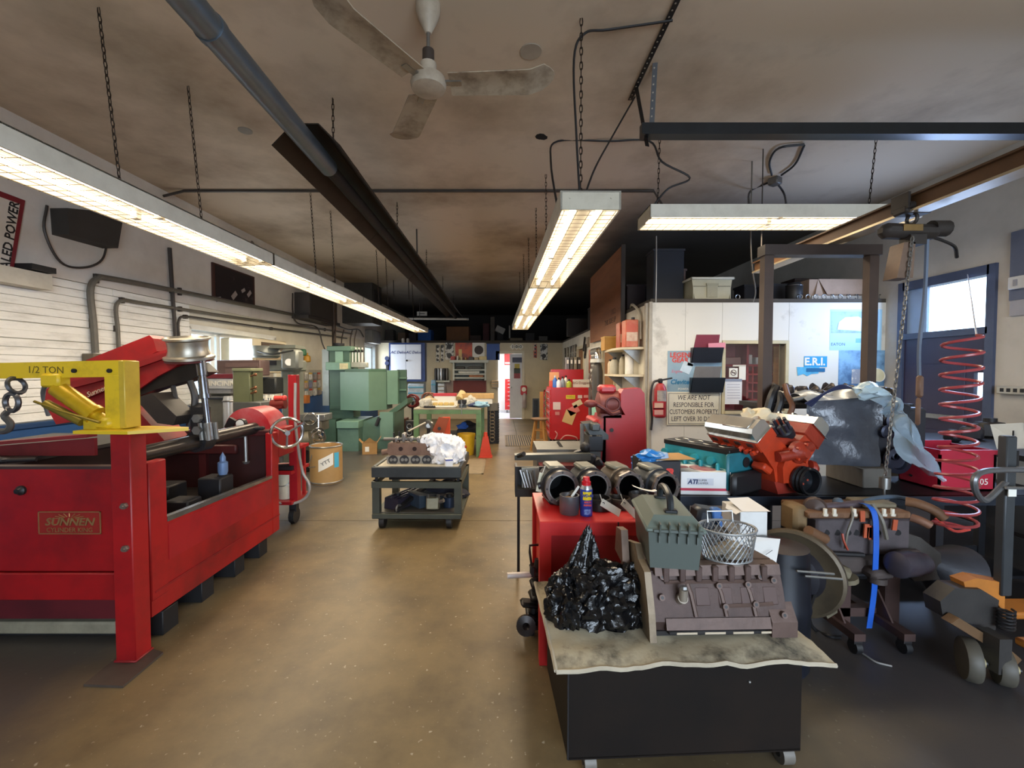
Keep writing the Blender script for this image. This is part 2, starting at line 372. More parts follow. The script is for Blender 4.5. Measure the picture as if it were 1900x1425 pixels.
# --- back wall of the shop with the door to the back room
CREAM = M('#cdc2a6', .75, 0, '#968a70', .4, 1.4)
mb = B(); YB = 13.6
for x0, x1, z0, z1 in ((-4.3, -.1, 0, 2.44), (-.1, .66, 2.06, 2.44), (.66, 5.1, 0, 2.44)): mb.bb(x0, x1, YB, YB + .12, z0, z1)
wb = S('wall_back', mb, CREAM)
S('loft_deck', B().bb(-4.3, 5.1, YB - .04, 17.2, 2.40, 2.47), M('#3d372f', .9, 0, amt=.3), wb)
S('wall_far', B().bb(-4.6, 5.2, 17.1, 17.2, 0, CEIL), M('#2e2a28', .9, 0, amt=.4))
mb = B(); mb.bb(-.9, -.86, YB + .1, 16.5, 0, 2.4); mb.bb(1.5, 1.54, YB + .1, 16.5, 0, 2.4); mb.bb(-.9, 1.5, 16.46, 16.5, 0, 2.4)
S('wall_backroom', mb, M('#e9eaec', .6, 0, amt=.15))
TRW = M('#d2cab4', .55, 0, '#8f866f', .35, 3)
mb = B(); mb.bb(-.17, -.1, YB - .03, YB + .14, 0, 2.06); mb.bb(.66, .73, YB - .03, YB + .14, 0, 2.06); mb.bb(-.17, .73, YB - .03, YB + .14, 2.06, 2.14)
S('trim_1', mb, TRW)
d = S('door_2', B().bb(.27, .66, YB + .02, YB + .06, .02, 2.05), M('#cfd3da', .5, 0, '#9096a2', .3, 3)); S('door_knob', B().ball((.31, YB - .01, 1.0), .03), STEEL, d)
# --- office box: front, side, deck
OW = M('#d9d6cc', .7, 0, '#6f695e', .55, 2.6, .1, hard=(.56, .75))
YO, XO, OT, XR = 5.6, 1.93, 2.40, 4.97
mb = B(); OP = (2.9, 3.68, 1.0, 1.87)
for x0, x1, z0, z1 in ((XO, OP[0], 0, OT), (OP[1], XR, 0, OT), (OP[0], OP[1], 0, OP[2]), (OP[0], OP[1], OP[3], OT)): mb.bb(x0, x1, YO, YO + .11, z0, z1)
wof = S('wall_office_front', mb, M('#8d877b', .8, 0, amt=.4))
for x0, x1, z0, z1 in ((XO + .02, 2.38, 0, OT), (2.384, 2.856, 0, OT), (2.86, 3.72, 1.914, OT), (2.86, 3.72, 0, .956), (3.724, XR, 0, OT)): S('wall_board', B().bb(x0, x1, YO - .004, YO, z0, z1), OW, wof)
mb = B(); DW = (7.35, 8.15); D2 = (10.1, 10.9)
for y0, y1, z0, z1 in ((YO + .11, 7.35, 0, OT), (7.35, 8.15, 2.05, OT), (8.15, 10.1, 0, OT), (10.1, 10.9, 2.05, OT), (10.9, YB, 0, OT)): mb.bb(XO, XO + .11, y0, y1, z0, z1)
S('wall_office_side', mb, M('#d3cebf', .7, 0, '#857c6c', .45, 2))
S('wall_office_deck', B().bb(XO, XR, YO, YB, OT, OT + .05), M('#4a443c', .9, 0, amt=.4))
mb = B(); mb.bb(XO - .02, XO + .02, YO - .02, YO + .02, 0, OT + .01); mb.bb(XO - .05, XO - .01, YO + .03, YO + .09, 0, OT)
S('trim_2', mb, M('#a9a396', .6, 0, '#5d5850', .5, 4))
m = B(); a, b, c, e = OP
m.bb(a - .04, a, YO - .02, YO + .12, c - .04, e + .04); m.bb(b, b + .04, YO - .02, YO + .12, c - .04, e + .04); m.bb(a, b, YO - .02, YO + .12, e, e + .04); m.bb(a, b, YO - .03, YO + .12, c - .04, c)
w4 = S('window_4', m, M('#c9bd98', .5, 0, amt=.3)); S('pane', B().bb(a, b, YO + .05, YO + .056, c, e), glass('#ffffff', .03, .08), w4)
S('wall_office_inside', B().bb(XO + .11, XR, 7.9, 8.0, 0, 2.35), M('#b4ab98', .8, 0, amt=.2))
BRD = M('#8b5f33', .6, 0, '#5e3e20', .5, 2.5, stretch=(1, 1, .2))
for n, (y0, y1) in ((3, DW), (4, D2)):
    d = S('door_%d' % n, B().bb(XO + .02, XO + .06, y0 + .02, y1 - .02, .02, 2.03), BRD); S('door_knob', B().ball((XO - .02, y0 + .1, 1.0), .03), STEEL, d)
    m = B(); m.bb(XO - .02, XO, y0 - .07, y0, 0, 2.12); m.bb(XO - .02, XO, y1, y1 + .07, 0, 2.12); m.bb(XO - .02, XO, y0, y1, 2.05, 2.12); S('trim_%d' % n, m, M('#c7bd9f', .6, 0, amt=.3))
# --- right wall with the outside door and its transom
mb = B(); RD = (4.40, 5.34)
RWM = M('#b9b4ac', .75, 0, '#7d766c', .4, 1.6)
for y0, y1, z0, z1 in ((-3.6, RD[0], 0, CEIL), (RD[0], RD[1], 2.56, CEIL), (RD[1], 17.2, 0, CEIL)): mb.bb(XR, XR + .2, y0, y1, z0, z1)
S('wall_right', mb, RWM)
FRM = M('#46506a', .45, 0, '#2c3344', .5, 4)
m = B(); m.bb(XR - .03, XR + .1, RD[0] - .06, RD[0] + .02, 0, 2.6); m.bb(XR - .03, XR + .1, RD[1] - .02, RD[1] + .06, 0, 2.6); m.bb(XR - .03, XR + .1, RD[0], RD[1], 2.5, 2.6); m.bb(XR - .03, XR + .1, RD[0], RD[1], 1.9, 1.97)
S('trim_5', m, FRM)
w3 = S('window_3', B().bb(XR + .02, XR + .05, RD[0] + .02, RD[0] + .05, 1.97, 2.5).bb(XR + .02, XR + .05, RD[1] - .26, RD[1] - .02, 1.97, 2.5), M('#8fa6c4', .4, 0, amt=.2)); S('pane', B().bb(XR + .03, XR + .036, RD[0] + .05, RD[1] - .26, 1.97, 2.5), glass('#f6fbff', .02, .06), w3)
m = B(); y0, y1 = RD[0] + .02, RD[1] - .02; q = (4.42, 4.53, 1.24, 1.5)
for a, b, c, e in ((q[1], y1, .02, 1.9), (y0, q[1], .02, q[2]), (y0, q[1], q[3], 1.9)): m.bb(XR - .005, XR + .04, a, b, c, e)
DPM = M('#34304a', .4, 0, '#211e30', .5, 2)
d1 = S('door_1', m, DPM); S('pane', B().bb(XR + .01, XR + .014, y0, q[1], q[2], q[3]), glass('#f6fbff', .02, .06), d1)
for z in (.25, 1.0): S('door_panel', B().bb(XR - .014, XR, q[1] + .08, y1 - .1, z, z + .6, .006), DPM, d1)
S('push_bar', B().bb(XR - .05, XR - .01, q[1] + .05, y1 - .08, .98, 1.03), STEEL, d1)
# --- rear wall behind the camera with the open bay door
mb = B()
for x0, x1, z0, z1 in ((-4.8, -.2, 0, CEIL), (4.2, 5.2, 0, CEIL), (-.2, 4.2, 3.1, CEIL)): mb.bb(x0, x1, -3.75, -3.6, z0, z1)
S('wall_rear', mb, M('#b5aea2', .8, 0, amt=.3))
S('ground_outside', B().bb(-30, 30, -30, 40, -.2, -.12), M('#8d8a84', .9, 0, amt=.2))
# a strip of board where the ceiling meets the left wall, and conduit along it
m = B(); m.bb(.03, .09, -1, 13.6, CEIL - .13, CEIL); o = S('trim_6', m, UPW); o.location = LW0; o.rotation_euler = (0, 0, LWZ)

# ================================================================ overhead
CHM = M('#3a3028', .5, .7, amt=0)
def fixture(L=2.44, W=.374, H=.115):
    t = T('fluorescent_fixture', '', 'light fixture')
    m = B(); hw = W / 2
    m.bb(-hw, -hw + .012, 0, L, 0, H); m.bb(hw - .012, hw, 0, L, 0, H); m.bb(-hw, hw, 0, L, H - .01, H)
    m.bb(-.05, .05, .01, L - .01, H - .05, H - .01)
    P('housing', m, M('#dcd8ca', .5, 0, '#9c9484', .35, 6), t, smooth=False)
    for y in (0.0, L - .01):
        e = B(); e.bb(-hw, hw, y, y + .01, 0, H); 
        for x in (-hw + .06, hw - .06): e.cyl((x, y - .004, H * .62), (x, y + .012, H * .62), .007, n=8)
        P('end_plate', e, M('#bdb7a6', .5, 0, '#857c69', .5, 7), t)
    for x in (-.085, .085):
        for y in (.04, 1.24):
            P('tube', B().cyl((x, y, .05), (x, y + 1.16, .05), .019, n=10), tubeM, t)
            for e_ in (y - .01, y + 1.17): P('tube_holder', B().box((x, e_, .05), (.045, .02, .06)), WHITE, t)
    g = B()
    for x in (-.16, -.08, 0, .08, .16): g.tube([(x, 0.01, -.004), (x, L - .01, -.004)], .0022, 4)
    n = int(L / .075)
    for i in range(n + 1): y = .01 + (L - .02) * i / n; g.tube([(-hw + .01, y, -.004), (hw - .01, y, -.004)], .0018, 4)
    la = bpy.data.lights.new('tube_light', 'AREA'); la.shape = 'RECTANGLE'; la.size = W - .03; la.size_y = L - .05; la.energy = LAMP_W; la.color = (1, .84, .62)
    lo = bpy.data.objects.new('tube_light', la); col.objects.link(lo); lo.parent = t; lo.location = (0, L / 2, -.012)
    P('wire_guard', g, M('#7d6f58', .5, .5, amt=0), t, smooth=False)
    return t
tubeM = bpy.data.materials.new('lit_tube'); tubeM.use_nodes = True
_b = tubeM.node_tree.nodes['Principled BSDF']; _b.inputs['Emission Color'].default_value = (1, .82, .58, 1); _b.inputs['Emission Strength'].default_value = TUBE_L; _b.inputs['Base Color'].default_value = (1, 1, 1, 1)
FX = fixture(); FX.rotation_euler = (0, 0, -.0)
LD = -math.atan(.036)
def hang(t, fx, pts):
    for a, b in pts: P('hanging_chain', B().chain(a, b, .05, .0035, .009), CHM, t, w=1, smooth=False)
names = ['first of the window-side row, over the red hone', 'second of the window-side row, under the conduit tee', 'third of the window-side row, above the grey milling machines', 'last of the window-side row, over the green grinder']
for k in range(4):
    y = 2.0 + 2.45 * k - .2; x = -2.555 + .036 * y; r = -.036
    f = FX if k == 0 else dup(FX)
    f.location = (x, y, 2.55); f.rotation_euler = (0, 0, LD); f['label'] = 'fluorescent strip light with wire guard, ' + names[k]; f['category'] = 'light fixture'; f['group'] = 'fluorescent strip lights on chains'
nm = ['first of the centre row, by the fan', 'middle one of the centre row', 'last of the centre row, near the back door']
for k in range(3):
    f = dup(FX); f.location = (.55 - .016 * k * 2.46, 2.68 + 2.47 * k, 2.51 - .012 * k); f.rotation_euler = (-.004, 0, .014)
    f['label'] = 'fluorescent strip light with wire guard, ' + nm[k]
f = dup(FX); f.location = (3.78, 4.1, 2.9); f.rotation_euler = (0, 0, PI / 2); f['label'] = 'crosswise fluorescent strip light with wire guard, hung over the steel gantry'
cross_light = f
# chains holding the rows (hung from the ceiling)
def chains(parent_light, spots, zb):
    for i, (x, y) in enumerate(spots): P('hanging_chain', B().chain((x, y, CEIL), (x + .02, y + .1, zb), .042, .0034, .009), CHM, parent_light, w=1, smooth=False)
lf = [o for o in col.objects if o.name.startswith('fluorescent_fixture')]
chains(lf[0], [(-2.44, 2.68), (-2.42, 3.4)], 2.665); chains(lf[1], [(-2.36, 5.4), (-2.35, 6.0)], 2.665); chains(lf[2], [(-2.27, 7.9), (-2.25, 8.46)], 2.665); chains(lf[3], [(-2.18, 10.6)], 2.665)
chains(lf[4], [(.5, 2.76), (.5, 4.9)], 2.625); chains(lf[5], [(.47, 5.9), (.45, 7.2)], 2.61); chains(lf[6], [(.42, 8.2), (.41, 9.7)], 2.6)
chains(lf[7], [(1.50, 4.15), (3.55, 4.15)], 3.015)
# radiant heater: burner pipe under a folded reflector, slung under the ceiling
t = T('tube_heater', 'long black gas tube heater with folded sheet reflector, slung below the ceiling', 'heater', (-1.36, 2.0, 3.14))
P('supply_pipe', B().cyl((0, -3.0, -.02), (0, 1.45, -.02), .068, n=18).cyl((0, .05, -.02), (0, .09, -.02), .074, n=18), M('#77828c', .38, .75, '#4d5157', .4, 5), t)
P('burner_tube', B().cyl((0, 1.3, -.02), (0, 10.9, -.02), .052, n=14), M('#211c1a', .7, .3, '#3a2c22', .5, 3), t)
prof = [(-.24, -.05), (-.17, .02), (-.09, .1), (.09, .1), (.17, .02), (.24, -.05)]
for j in range(5):
    y0 = 1.05 + j * 2.21; m = B()
    pl = prof + [(x * .965, z - .008) for x, z in reversed(prof)]
    m.prism(pl, y0, y0 + 2.2 if j < 4 else 10.7, 'y')
    P('reflector', m, M('#3a322c', .55, .6, '#1d1815', .6, 2.5), t, smooth=False)
for y in (1.55, 3.7, 5.9, 8.1, 10.3):
    P('hanger_hoop', B().tube([(-.2, y, .0), (-.11, y, .12), (.11, y, .12), (.2, y, .0)], .006, 5), CHM, t)
    P('hanging_chain', B().chain((.0, y, .12), (.0, y, CEIL - 3.14), .042, .0036, .009), CHM, t, smooth=False)
# ceiling fan
t = T('ceiling_fan', 'grimy white three-bladed ceiling fan above the heater pipe', 'fan', (-.44, 2.66, 3.25))
FN = M('#b8ab98', .5, 0, '#6a5a49', .6, 5)
P('motor', B().lathe([(.05, .12), (.05, .05), (.1, .035), (.108, .0), (.1, -.03), (.06, -.045), (0.0, -.047)], n=24), FN, t)
P('neck', B().cyl((0, 0, .1), (0, 0, .2), .036, n=14), M('#3c322b', .6, 0, amt=.3), t)
P('down_rod', B().cyl((0, 0, .18), (0, 0, .36), .011, n=10), STEEL, t)
P('canopy', B().lathe([(.018, .30), (.055, .37), (.075, .43), (.075, .47)], n=18), FN, t)
for a in (-2, 115, 236):
    ar = a * PI / 180; m = B(); m.m = Matrix.Rotation(ar, 4, 'Z') @ Matrix.Rotation(-.1, 4, 'X')
    m.grid(lambda u, v: (.13 + .56 * u + (.07 * (1 - (2 * v - 1) ** 2) if u > .99 else 0), (v - .5) * (.18 + .02 * u), .012 * math.sin(PI * v) + (.03 * max(0, u - .85) / .15)), 14, 6, .006)
    b = P('blade', m, M('#a89a85', .55, 0, '#5b4a3a', .75, 6, hard=(.45, .68)), t)
    m = B(); m.m = Matrix.Rotation(ar, 4, 'Z'); m.bb(.08, .2, -.02, .02, .0, .012); P('blade_arm', m, STEEL, b)
# garage-door track bar on perforated brackets
PERF = M('#2b2b2d', .45, .6, '#4a4038', .4, 8)
t = T('track_bar', 'dark steel door track bar on perforated angle brackets below the ceiling', 'track', (1.1, 3.3, 3.33))
P('channel', B().bb(-.05, 3.85, -.03, .03, -.06, .04).bb(-.05, 3.85, -.06, -.03, -.06, -.045), M('#33363a', .35, .6, '#22211f', .4, 5), t, smooth=False)
def perf(p, q, w=.035):
    m, l = frame(p, q); k = MB(m); n = int(l / .05)
    k.bb(-w / 2, w / 2, -.002, .002, 0, l); k.bb(-w / 2, -w / 2 + .003, 0, .03, 0, l)
    h = MB(m)
    for i in range(n): h.cyl((0.004, -.0035, .03 + i * .05), (0.004, .0035, .03 + i * .05), .006, n=6)
    return k, h
HOLE = M('#9b9283', .8, 0, amt=0)
for p, q in (((-.05, .12, CEIL - 3.33), (0, 0, -.12)), ((.0, -.15, CEIL - 3.33), (.03, 0, .0)), ((-.06, -2.2, CEIL - 3.345), (-.06, .25, CEIL - 3.345))):
    k, h = perf(p, q); b = P('bracket', k, PERF, t, smooth=False); P('bolt_holes', h, HOLE, b, kind='stuff')
# overhead crane rail with trolley and hoist
t = T('crane_rail', 'rusty orange overhead crane rail running back over the gantry', 'rail', (2.6, 1.2, 2.51))
P('rail_web', B().bb(-.035, .035, 0, 3.2, .01, .095), M('#66462a', .6, .1, '#33261b', .6, 3), t, smooth=False)
P('lower_flange', B().bb(-.06, .06, 0, 3.2, -.003, .012), M('#b9a98c', .35, .5, '#6b5436', .5, 3), t, smooth=False)
P('upper_flange', B().bb(-.06, .06, 0, 3.2, .093, .105), M('#5c4128', .6, .2, '#2f241b', .5, 3), t, smooth=False)
P('end_hanger', B().tube([(0, 3.15, .1), (0, 3.15, CEIL - 2.51)], .006, 5), CONDUIT, t); P('end_hanger', B().tube([(0, .1, .1), (0, .1, CEIL - 2.51)], .008, 5), CONDUIT, t)
HB = M('#3a3430', .6, .3, '#191614', .6, 6)
t = T('chain_hoist', 'greasy chain hoist on a rail trolley, chain hanging to the old engine', 'hoist', (2.6, 2.76, 2.4))
P('trolley', B().box((0, 0, .13), (.17, .1, .05), None, .01).box((.075, 0, .18), (.015, .12, .1)).box((-.075, 0, .18), (.015, .12, .1)).cyl((-.07, -.04, .15), (.07, -.04, .15), .025).cyl((-.07, .04, .15), (.07, .04, .15), .025), HB, t)
P('suspension_link', B().ring((0, 0, .08), (1, 0, 0), .035, .01), HB, t)
P('body', B().box((-.02, 0, 0), (.36, .1, .09), (0, .03, 0), .03).cyl((.12, 0, .02), (.22, 0, .02), .05).box((0, -.01, -.06), (.1, .08, .06)), HB, t)
P('rating_plate', B().box((-.04, -.053, .01), (.12, .004, .04)), M('#8a6d3f', .5, .3, amt=.4), t)
P('chain_bucket', B().prism([(-.09, -.08), (-.02, -.08), (-.03, -.3), (-.13, -.3)], -.05, .05, 'y'), M('#7a6353', .5, .2, '#443831', .5, 5), t)
P('load_chain', B().chain((-.05, -.06, -.05), (-.19, -.07, -1.56), .03, .0042, .009), STEEL, t, smooth=False)
P('hook_block', B().cyl((-.19, -.07, -1.62), (-.19, -.07, -1.55), .028, n=10), STEEL, t)
P('hook', B().tube(bez([(-.19, -.07, -1.6), (-.19, -.07, -1.66), (-.165, -.07, -1.685), (-.18, -.07, -1.715), (-.215, -.07, -1.705), (-.217, -.07, -1.68)], 4), .008, 6), STEEL, t)
P('control_cable', B().tube(bez([(.1, 0, -.04), (.095, 0, -.4), (.07, 0, -.72), (.075, 0, -.92)], 5), .012, 6), M('#57657a', .5, 0, amt=.2), t)
P('pendant', B().box((.07, -.01, -.98), (.04, .035, .14), None, .012).box((.065, -.01, -1.14), (.032, .03, .18), None, .014), M('#7c5f4d', .5, 0, amt=.4), t)
P('feed_cable', B().tube(bez([(.12, 0, -.03), (.25, .05, -.04), (.4, .12, -.06), (.46, .16, -.12)], 5), .01, 6), BLACK, t)
# the gantry
t = T('steel_gantry', 'brown steel gantry frame standing behind the engine bench', 'gantry', (2.5, 3.42, 0))
GM = M('#4d3d35', .5, .2, '#2c2422', .5, 3)
for x in (-.41, .41):
    p = P('post', B().bb(x - .036, x + .036, -.033, .033, .01, 2.42), GM, t, smooth=False); P('foot_plate', B().bb(x - .11, x + .11, -.11, .11, 0, .012), GM, p)
P('top_beam', B().bb(-.456, .456, -.05, .05, 2.42, 2.5), M('#40342f', .5, .2, '#242020', .5, 3), t, smooth=False)
# conduits, cables and boxes overhead
def wire(name, label, cat, pts, r, mt, n=6, s=6, group=None):
    p = bez(pts, s) if s else [Vector(x) for x in pts]
    return O(name, B().tube(p, r, n), mt, label, cat, pts[0], 0, group, w=1)
zc = CEIL - .02
wire('ceiling_conduit', 'thin metal conduit running straight across the ceiling', 'conduit', [(-4.1, 5.3, zc - .06), (-3.85, 5.3, zc), (1.85, 5.3, zc), (1.95, 5.2, zc - .25)], .016, CONDUIT, s=0)
o = T('wall_conduit', 'dark conduit along the top of the left wall with a junction box', 'conduit', LW0, LWZ)
P('pipe', B().tube([(.06, 4.75, CEIL - .1), (.06, 11, CEIL - .14)], .016, 6), CONDUIT, o); P('junction_box', B().cyl((.02, 7.1, CEIL - .14), (.09, 7.1, CEIL - .14), .06, n=10), CONDUIT, o)
P('pipe', B().tube([(.1, 1.0, CEIL - .2), (.1, 4.75, CEIL - .2)], .014, 6), CONDUIT, o)
c = BLACK
wire('lamp_cable', 'black cable hanging beside the near chain of the centre light', 'cable', [at(1248, 38, Z=zc), at(1130, 55, Z=zc), at(1085, 62, Z=zc - .05), at(1065, 110, Y=2.8), at(1070, 260, Y=2.8), (.5, 2.78, 2.63)], .008, c)
wire('lamp_cable', 'black cable slanting from the track bracket down to the centre light', 'cable', [at(1178, 180, Z=zc), at(1138, 250, Y=3.3), at(1105, 310, Y=3.0), (.53, 2.8, 2.63)], .007, c)
wire('lamp_cable', 'cable looping along the ceiling from beside the centre light to the crosswise light', 'cable', [Vector((.45, 3.3, 2.62)), at(1022, 300, Y=3.8), at(1035, 262, Z=zc), at(1130, 262, Z=zc), at(1205, 262, Z=zc), at(1228, 300, Y=4.1), at(1280, 330, Y=4.1), at(1240, 350, Y=4.1), at(1212, 382, Y=4.1)], .009, c)
o = T('junction_box', 'ceiling junction box with looping cables above the crosswise light', 'junction box', at(1438, 330, Z=CEIL))
jz = at(1438, 330, Z=CEIL); P('box', B().box(jz + Vector((0, 0, -.04)), (.11, .11, .08), (0, 0, .5), .01), M('#6b6763', .5, .3, amt=.4), o, w=1)
for pts in ([at(1432, 325, Z=zc), at(1428, 300, Z=zc), at(1445, 275, Z=zc), at(1492, 268, Z=zc)], [at(1450, 325, Z=zc), at(1475, 305, Z=zc), at(1492, 270, Z=zc)], [at(1430, 337, Z=zc), at(1392, 355, Z=zc - .02), at(1390, 388, Y=4.2)], [at(1442, 340, Z=zc), at(1455, 360, Z=zc - .1), at(1460, 388, Y=4.2)]):
    P('cable', B().tube(bez(pts, 5), .011, 6), c, o, w=1)
for i, (px, py, l) in enumerate(((455, 242, 'round grey ceiling plate between the heater and the brick wall'), (985, 95, 'faint round patched plate on the ceiling beyond the fan'))):
    p = at(px, py, Z=CEIL); O('ceiling_plate', B().cyl((0, 0, -.006), (0, 0, 0), .06 if i == 0 else .075, n=20), M('#8a8378' if i == 0 else '#a79c8d', .7, 0, amt=.3), l, 'cover plate', p)
p = at(1003, 253, Z=CEIL); O('ceiling_hole', B().cyl((0, 0, -.004), (0, 0, 0), .05, n=9).cyl((.03, .02, -.003), (.03, .02, 0), .04, n=7), M('#15100e', .95, 0, amt=0), 'ragged dark hole broken in the ceiling between fan and centre light', 'hole', p)
# odd hanging rods
for i, (px, py, b_, l) in enumerate(((773, 425, 470, 'bare rod beside the far heater'), (730, 520, 556, 'bare thin rod hanging over the green grinder'), (758, 520, 556, 'short rod hanging near the last window-side light'))):
    p = at(px, py, Z=CEIL); q = at(px + 1, b_, Y=p.y); O('hanger_rod', B().cyl(p, q, .012, n=6), CONDUIT, l, 'rod', p, w=1)
# ================================================================ left foreground: cylinder hone and crane
RD1 = M('#a01417', .42, 0, '#3a0d10', .7, 2.2, .04, hard=(.42, .74)); RD2 = M('#8d1418', .5, 0, '#3a0c10', .6, 3); OILY = M('#2a2523', .45, .4, '#14110f', .6, 6)
t = T('cylinder_hone', 'long red cylinder honing machine with oily open tank along the white brick wall', 'machine', (-1.92, 2.33, 0))
P('front_panel', B().bb(-1.9, -.06, 0, .03, .42, .99, .006), RD1, t)
P('front_skirt', B().bb(-1.9, -.06, -.012, .03, .265, .415, .006), RD1, t)
P('front_kick', B().bb(-1.9, -.08, .03, .06, .14, .265), M('#5d1a20', .5, 0, '#2c1013', .6, 4), t, smooth=False)
P('skid_channel', B().bb(-1.9, -.1, .06, .16, .03, .1, .01), M('#8f8772', .7, 0, '#4d4638', .6, 6), t)
for y in (.1, .45, .8, 1.12): P('skid', B().bb(-1.6, -.02 - .02 * (y > .3), y, y + .12, 0, .14, .004), M('#1c1b1d', .6, .1, amt=.3), t)
# right side wall: post, lower panel, upper frame, rail
P('side_panel', B().prism([(.0, .165), (1.36, .15), (1.36, .62), (.12, .655), (.0, .655)], -.025, 0, 'x'), RD1, t, smooth=False)
P('side_rib', B().prism([(.02, .29), (1.36, .275), (1.36, .285), (.02, .302)], -.004, .008, 'x'), RD2, t, smooth=False)
P('side_recess', B().prism([(.13, .43), (1.24, .42), (1.24, .6), (.13, .635)], -.002, .003, 'x'), M('#a01c22', .35, 0, '#4a1620', .6, 2.5), t, smooth=False)
P('corner_post', B().bb(-.05, .006, -.004, .12, .25, 1.02, .006), RD1, t)
P('end_post', B().bb(-.05, .004, 1.25, 1.36, .15, 1.0, .006), RD1, t)
P('steel_rail', B().prism([(.12, .655), (1.25, .622), (1.25, .645), (.12, .685)], -.03, .006, 'x'), M('#b9b7b4', .25, .9, '#5c5a58', .5, 7), t, smooth=False)
P('tank_floor', B().bb(-1.88, -.03, .03, 1.33, .5, .53), OILY, t)
P('tank_back', B().bb(-1.0, -.03, 1.31, 1.345, .3, 1.0), M('#3a1a18', .5, 0, '#17100f', .6, 4), t)
P('tank_inner', B().bb(-1.02, -.98, .03, 1.33, .3, .97), M('#2b1716', .5, 0, '#120d0d', .6, 4), t)
P('rear_frame', B().bb(-1.0, -.03, 1.28, 1.36, .97, 1.02, .01).bb(-.62, -.56, 1.27, 1.31, .33, .97).bb(-.9, -.3, 1.26, 1.3, .82, .9, .01), M('#4f1a1a', .5, 0, '#1d0f0f', .6, 4), t)
for x, y, z, s in ((-.42, .4, .64, (.16, .2, .2)), (-.2, .52, .6, (.16, .14, .14)), (-.2, .85, .64, (.17, .16, .2)), (-.6, .9, .6, (.16, .2, .14)), (-.25, .24, .57, (.2, .12, .07))):
    P('hold_down_block', B().box((x, y, z), s, None, .01), DKM, t)
P('deck_plate', B().bb(-1.9, -.95, .0, 1.33, .965, .99), M('#4a4644', .4, .5, '#272321', .6, 4), t)
P('deck_lip', B().bb(-1.9, -.05, .0, .05, .985, 1.0), M('#50413c', .4, .4, amt=.4), t)
P('inner_fender', B().prism([(-1.85, 1.0), (-.62, 1.1), (-.62, .99), (-1.85, .985)], .35, .37, 'y').prism([(-1.85, 1.01), (-.62, 1.11), (-.62, 1.13), (-1.85, 1.03)], .3, .37, 'y'), M('#7a2226', .45, 0, '#3a1416', .5, 4), t, smooth=False)
P('guide_bar', B().cyl((-.17, .14, 1.035), (-.17, 1.3, 1.035), .05, n=16), M('#55504e', .3, .8, '#2c2827', .5, 6), t)
P('bar_bracket', B().bb(-.24, -.1, .62, .69, .98, 1.3, .03).cyl((-.17, .6, 1.035), (-.17, .71, 1.035), .075), DKM, t)
for x, z, l in ((-.12, 1.2, .05), (-.12, 1.12, .05)):
    P('adjusting_bolt', B().cyl((x, .57, z), (x, .63, z), .022, n=8).cyl((x, .54, z), (x, .57, z), .03, n=6), STEEL, t)
for x in (-1.55, -1.3, -1.0): P('deck_tool', B().box((x, .15, 1.005), (.16, .05, .025), (0, 0, R.uniform(-.4, .4)), .006).cyl((x + .1, .12, 1.005), (x + .22, .16, 1.005), .012), DKM, t)
P('front_knob', B().lathe([(.026, 0), (.026, .012), (.016, .02), (.014, .03), (0, .032)], (-.69, 0, .87), (-.69, -1, .87)), BLACK, t)
# maker's plate
pl = P('maker_plate', B().bb(-.6, -.26, -.006, 0, .63, .755, .002), M('#9c2a22', .45, .2, '#5d1a16', .5, 8), t)
bz = M('#b08a5a', .4, .6, '#6b4a2c', .4, 20)
bd = B(); bd.bb(-.6, -.26, -.0085, -.005, .75, .755).bb(-.6, -.26, -.0085, -.005, .63, .635).bb(-.6, -.595, -.0085, -.005, .63, .755).bb(-.265, -.26, -.0085, -.005, .63, .755)
for i in range(9):
    a = PI * (i + .5) / 9; bd.cyl((-.43 + .035 * math.cos(a), -.007, .712 + .014 * math.sin(a)), (-.43 + .09 * math.cos(a), -.007, .712 + .033 * math.sin(a)), .0022, n=4)
P('plate_border', bd, bz, pl, smooth=False)
text('plate_name', 'SUNNEN', .058, bz, pl, (-.43, -.008, .697), FRONT, .002, 1.15, .25, .0012)
text('plate_model', 'CYLINDER KING', .036, bz, pl, (-.43, -.008, .653), FRONT, .001, .95)
# honing arm: drawn in its own plane, about 0.32 deep
AY = 2.98
def ap(px, py): v = at(px, py, Y=AY); return (v.x, v.z)
def plate(pts, y0, y1): return B().prism([ap(*p) for p in pts], y0, y1, 'y')
P('arm_cover', plate([(160, 668), (277, 622), (284, 628), (291, 652), (262, 668), (150, 712), (128, 700)], AY + .0, AY + .12), RD1, t, w=1, smooth=False)
P('arm_body', plate([(97, 748), (100, 722), (118, 704), (205, 686), (335, 644), (352, 648), (350, 668), (330, 684), (300, 700), (245, 738), (160, 778), (118, 786)], AY - .05, AY + .06), M('#a31a1e', .5, 0, '#3d1013', .7, 3), t, w=1, smooth=False)
P('arm_rib', plate([(118, 716), (205, 694), (345, 648), (348, 656), (205, 706), (120, 728)], AY - .075, AY - .05), RD2, t, w=1, smooth=False)
an = T('x', '', ''); bpy.data.objects.remove(an)
v = at(190, 726, Y=AY - .06); pn = P('arm_plate', plate([(168, 733), (228, 708), (232, 716), (172, 742)], AY - .08, AY - .05), M('#8f2a24', .5, .2, amt=.4), t, w=1, smooth=False)
text('arm_name', 'Sunnen', .05, M('#c9b9a4', .6, 0, amt=0), pn, Vector((at(200, 725, Y=AY).x, AY - .082, at(200, 725, Y=AY).z)) - t.location, (PI/2, -.38, 0), .001, 1, .2)
v = at(258, 706, Y=AY - .06); pq = P('rating_plate', plate([(246, 703), (268, 694), (271, 704), (249, 713)], AY - .08, AY - .05), M('#93332c', .5, .2, '#b9a58d', .4, 9), t, w=1, smooth=False)
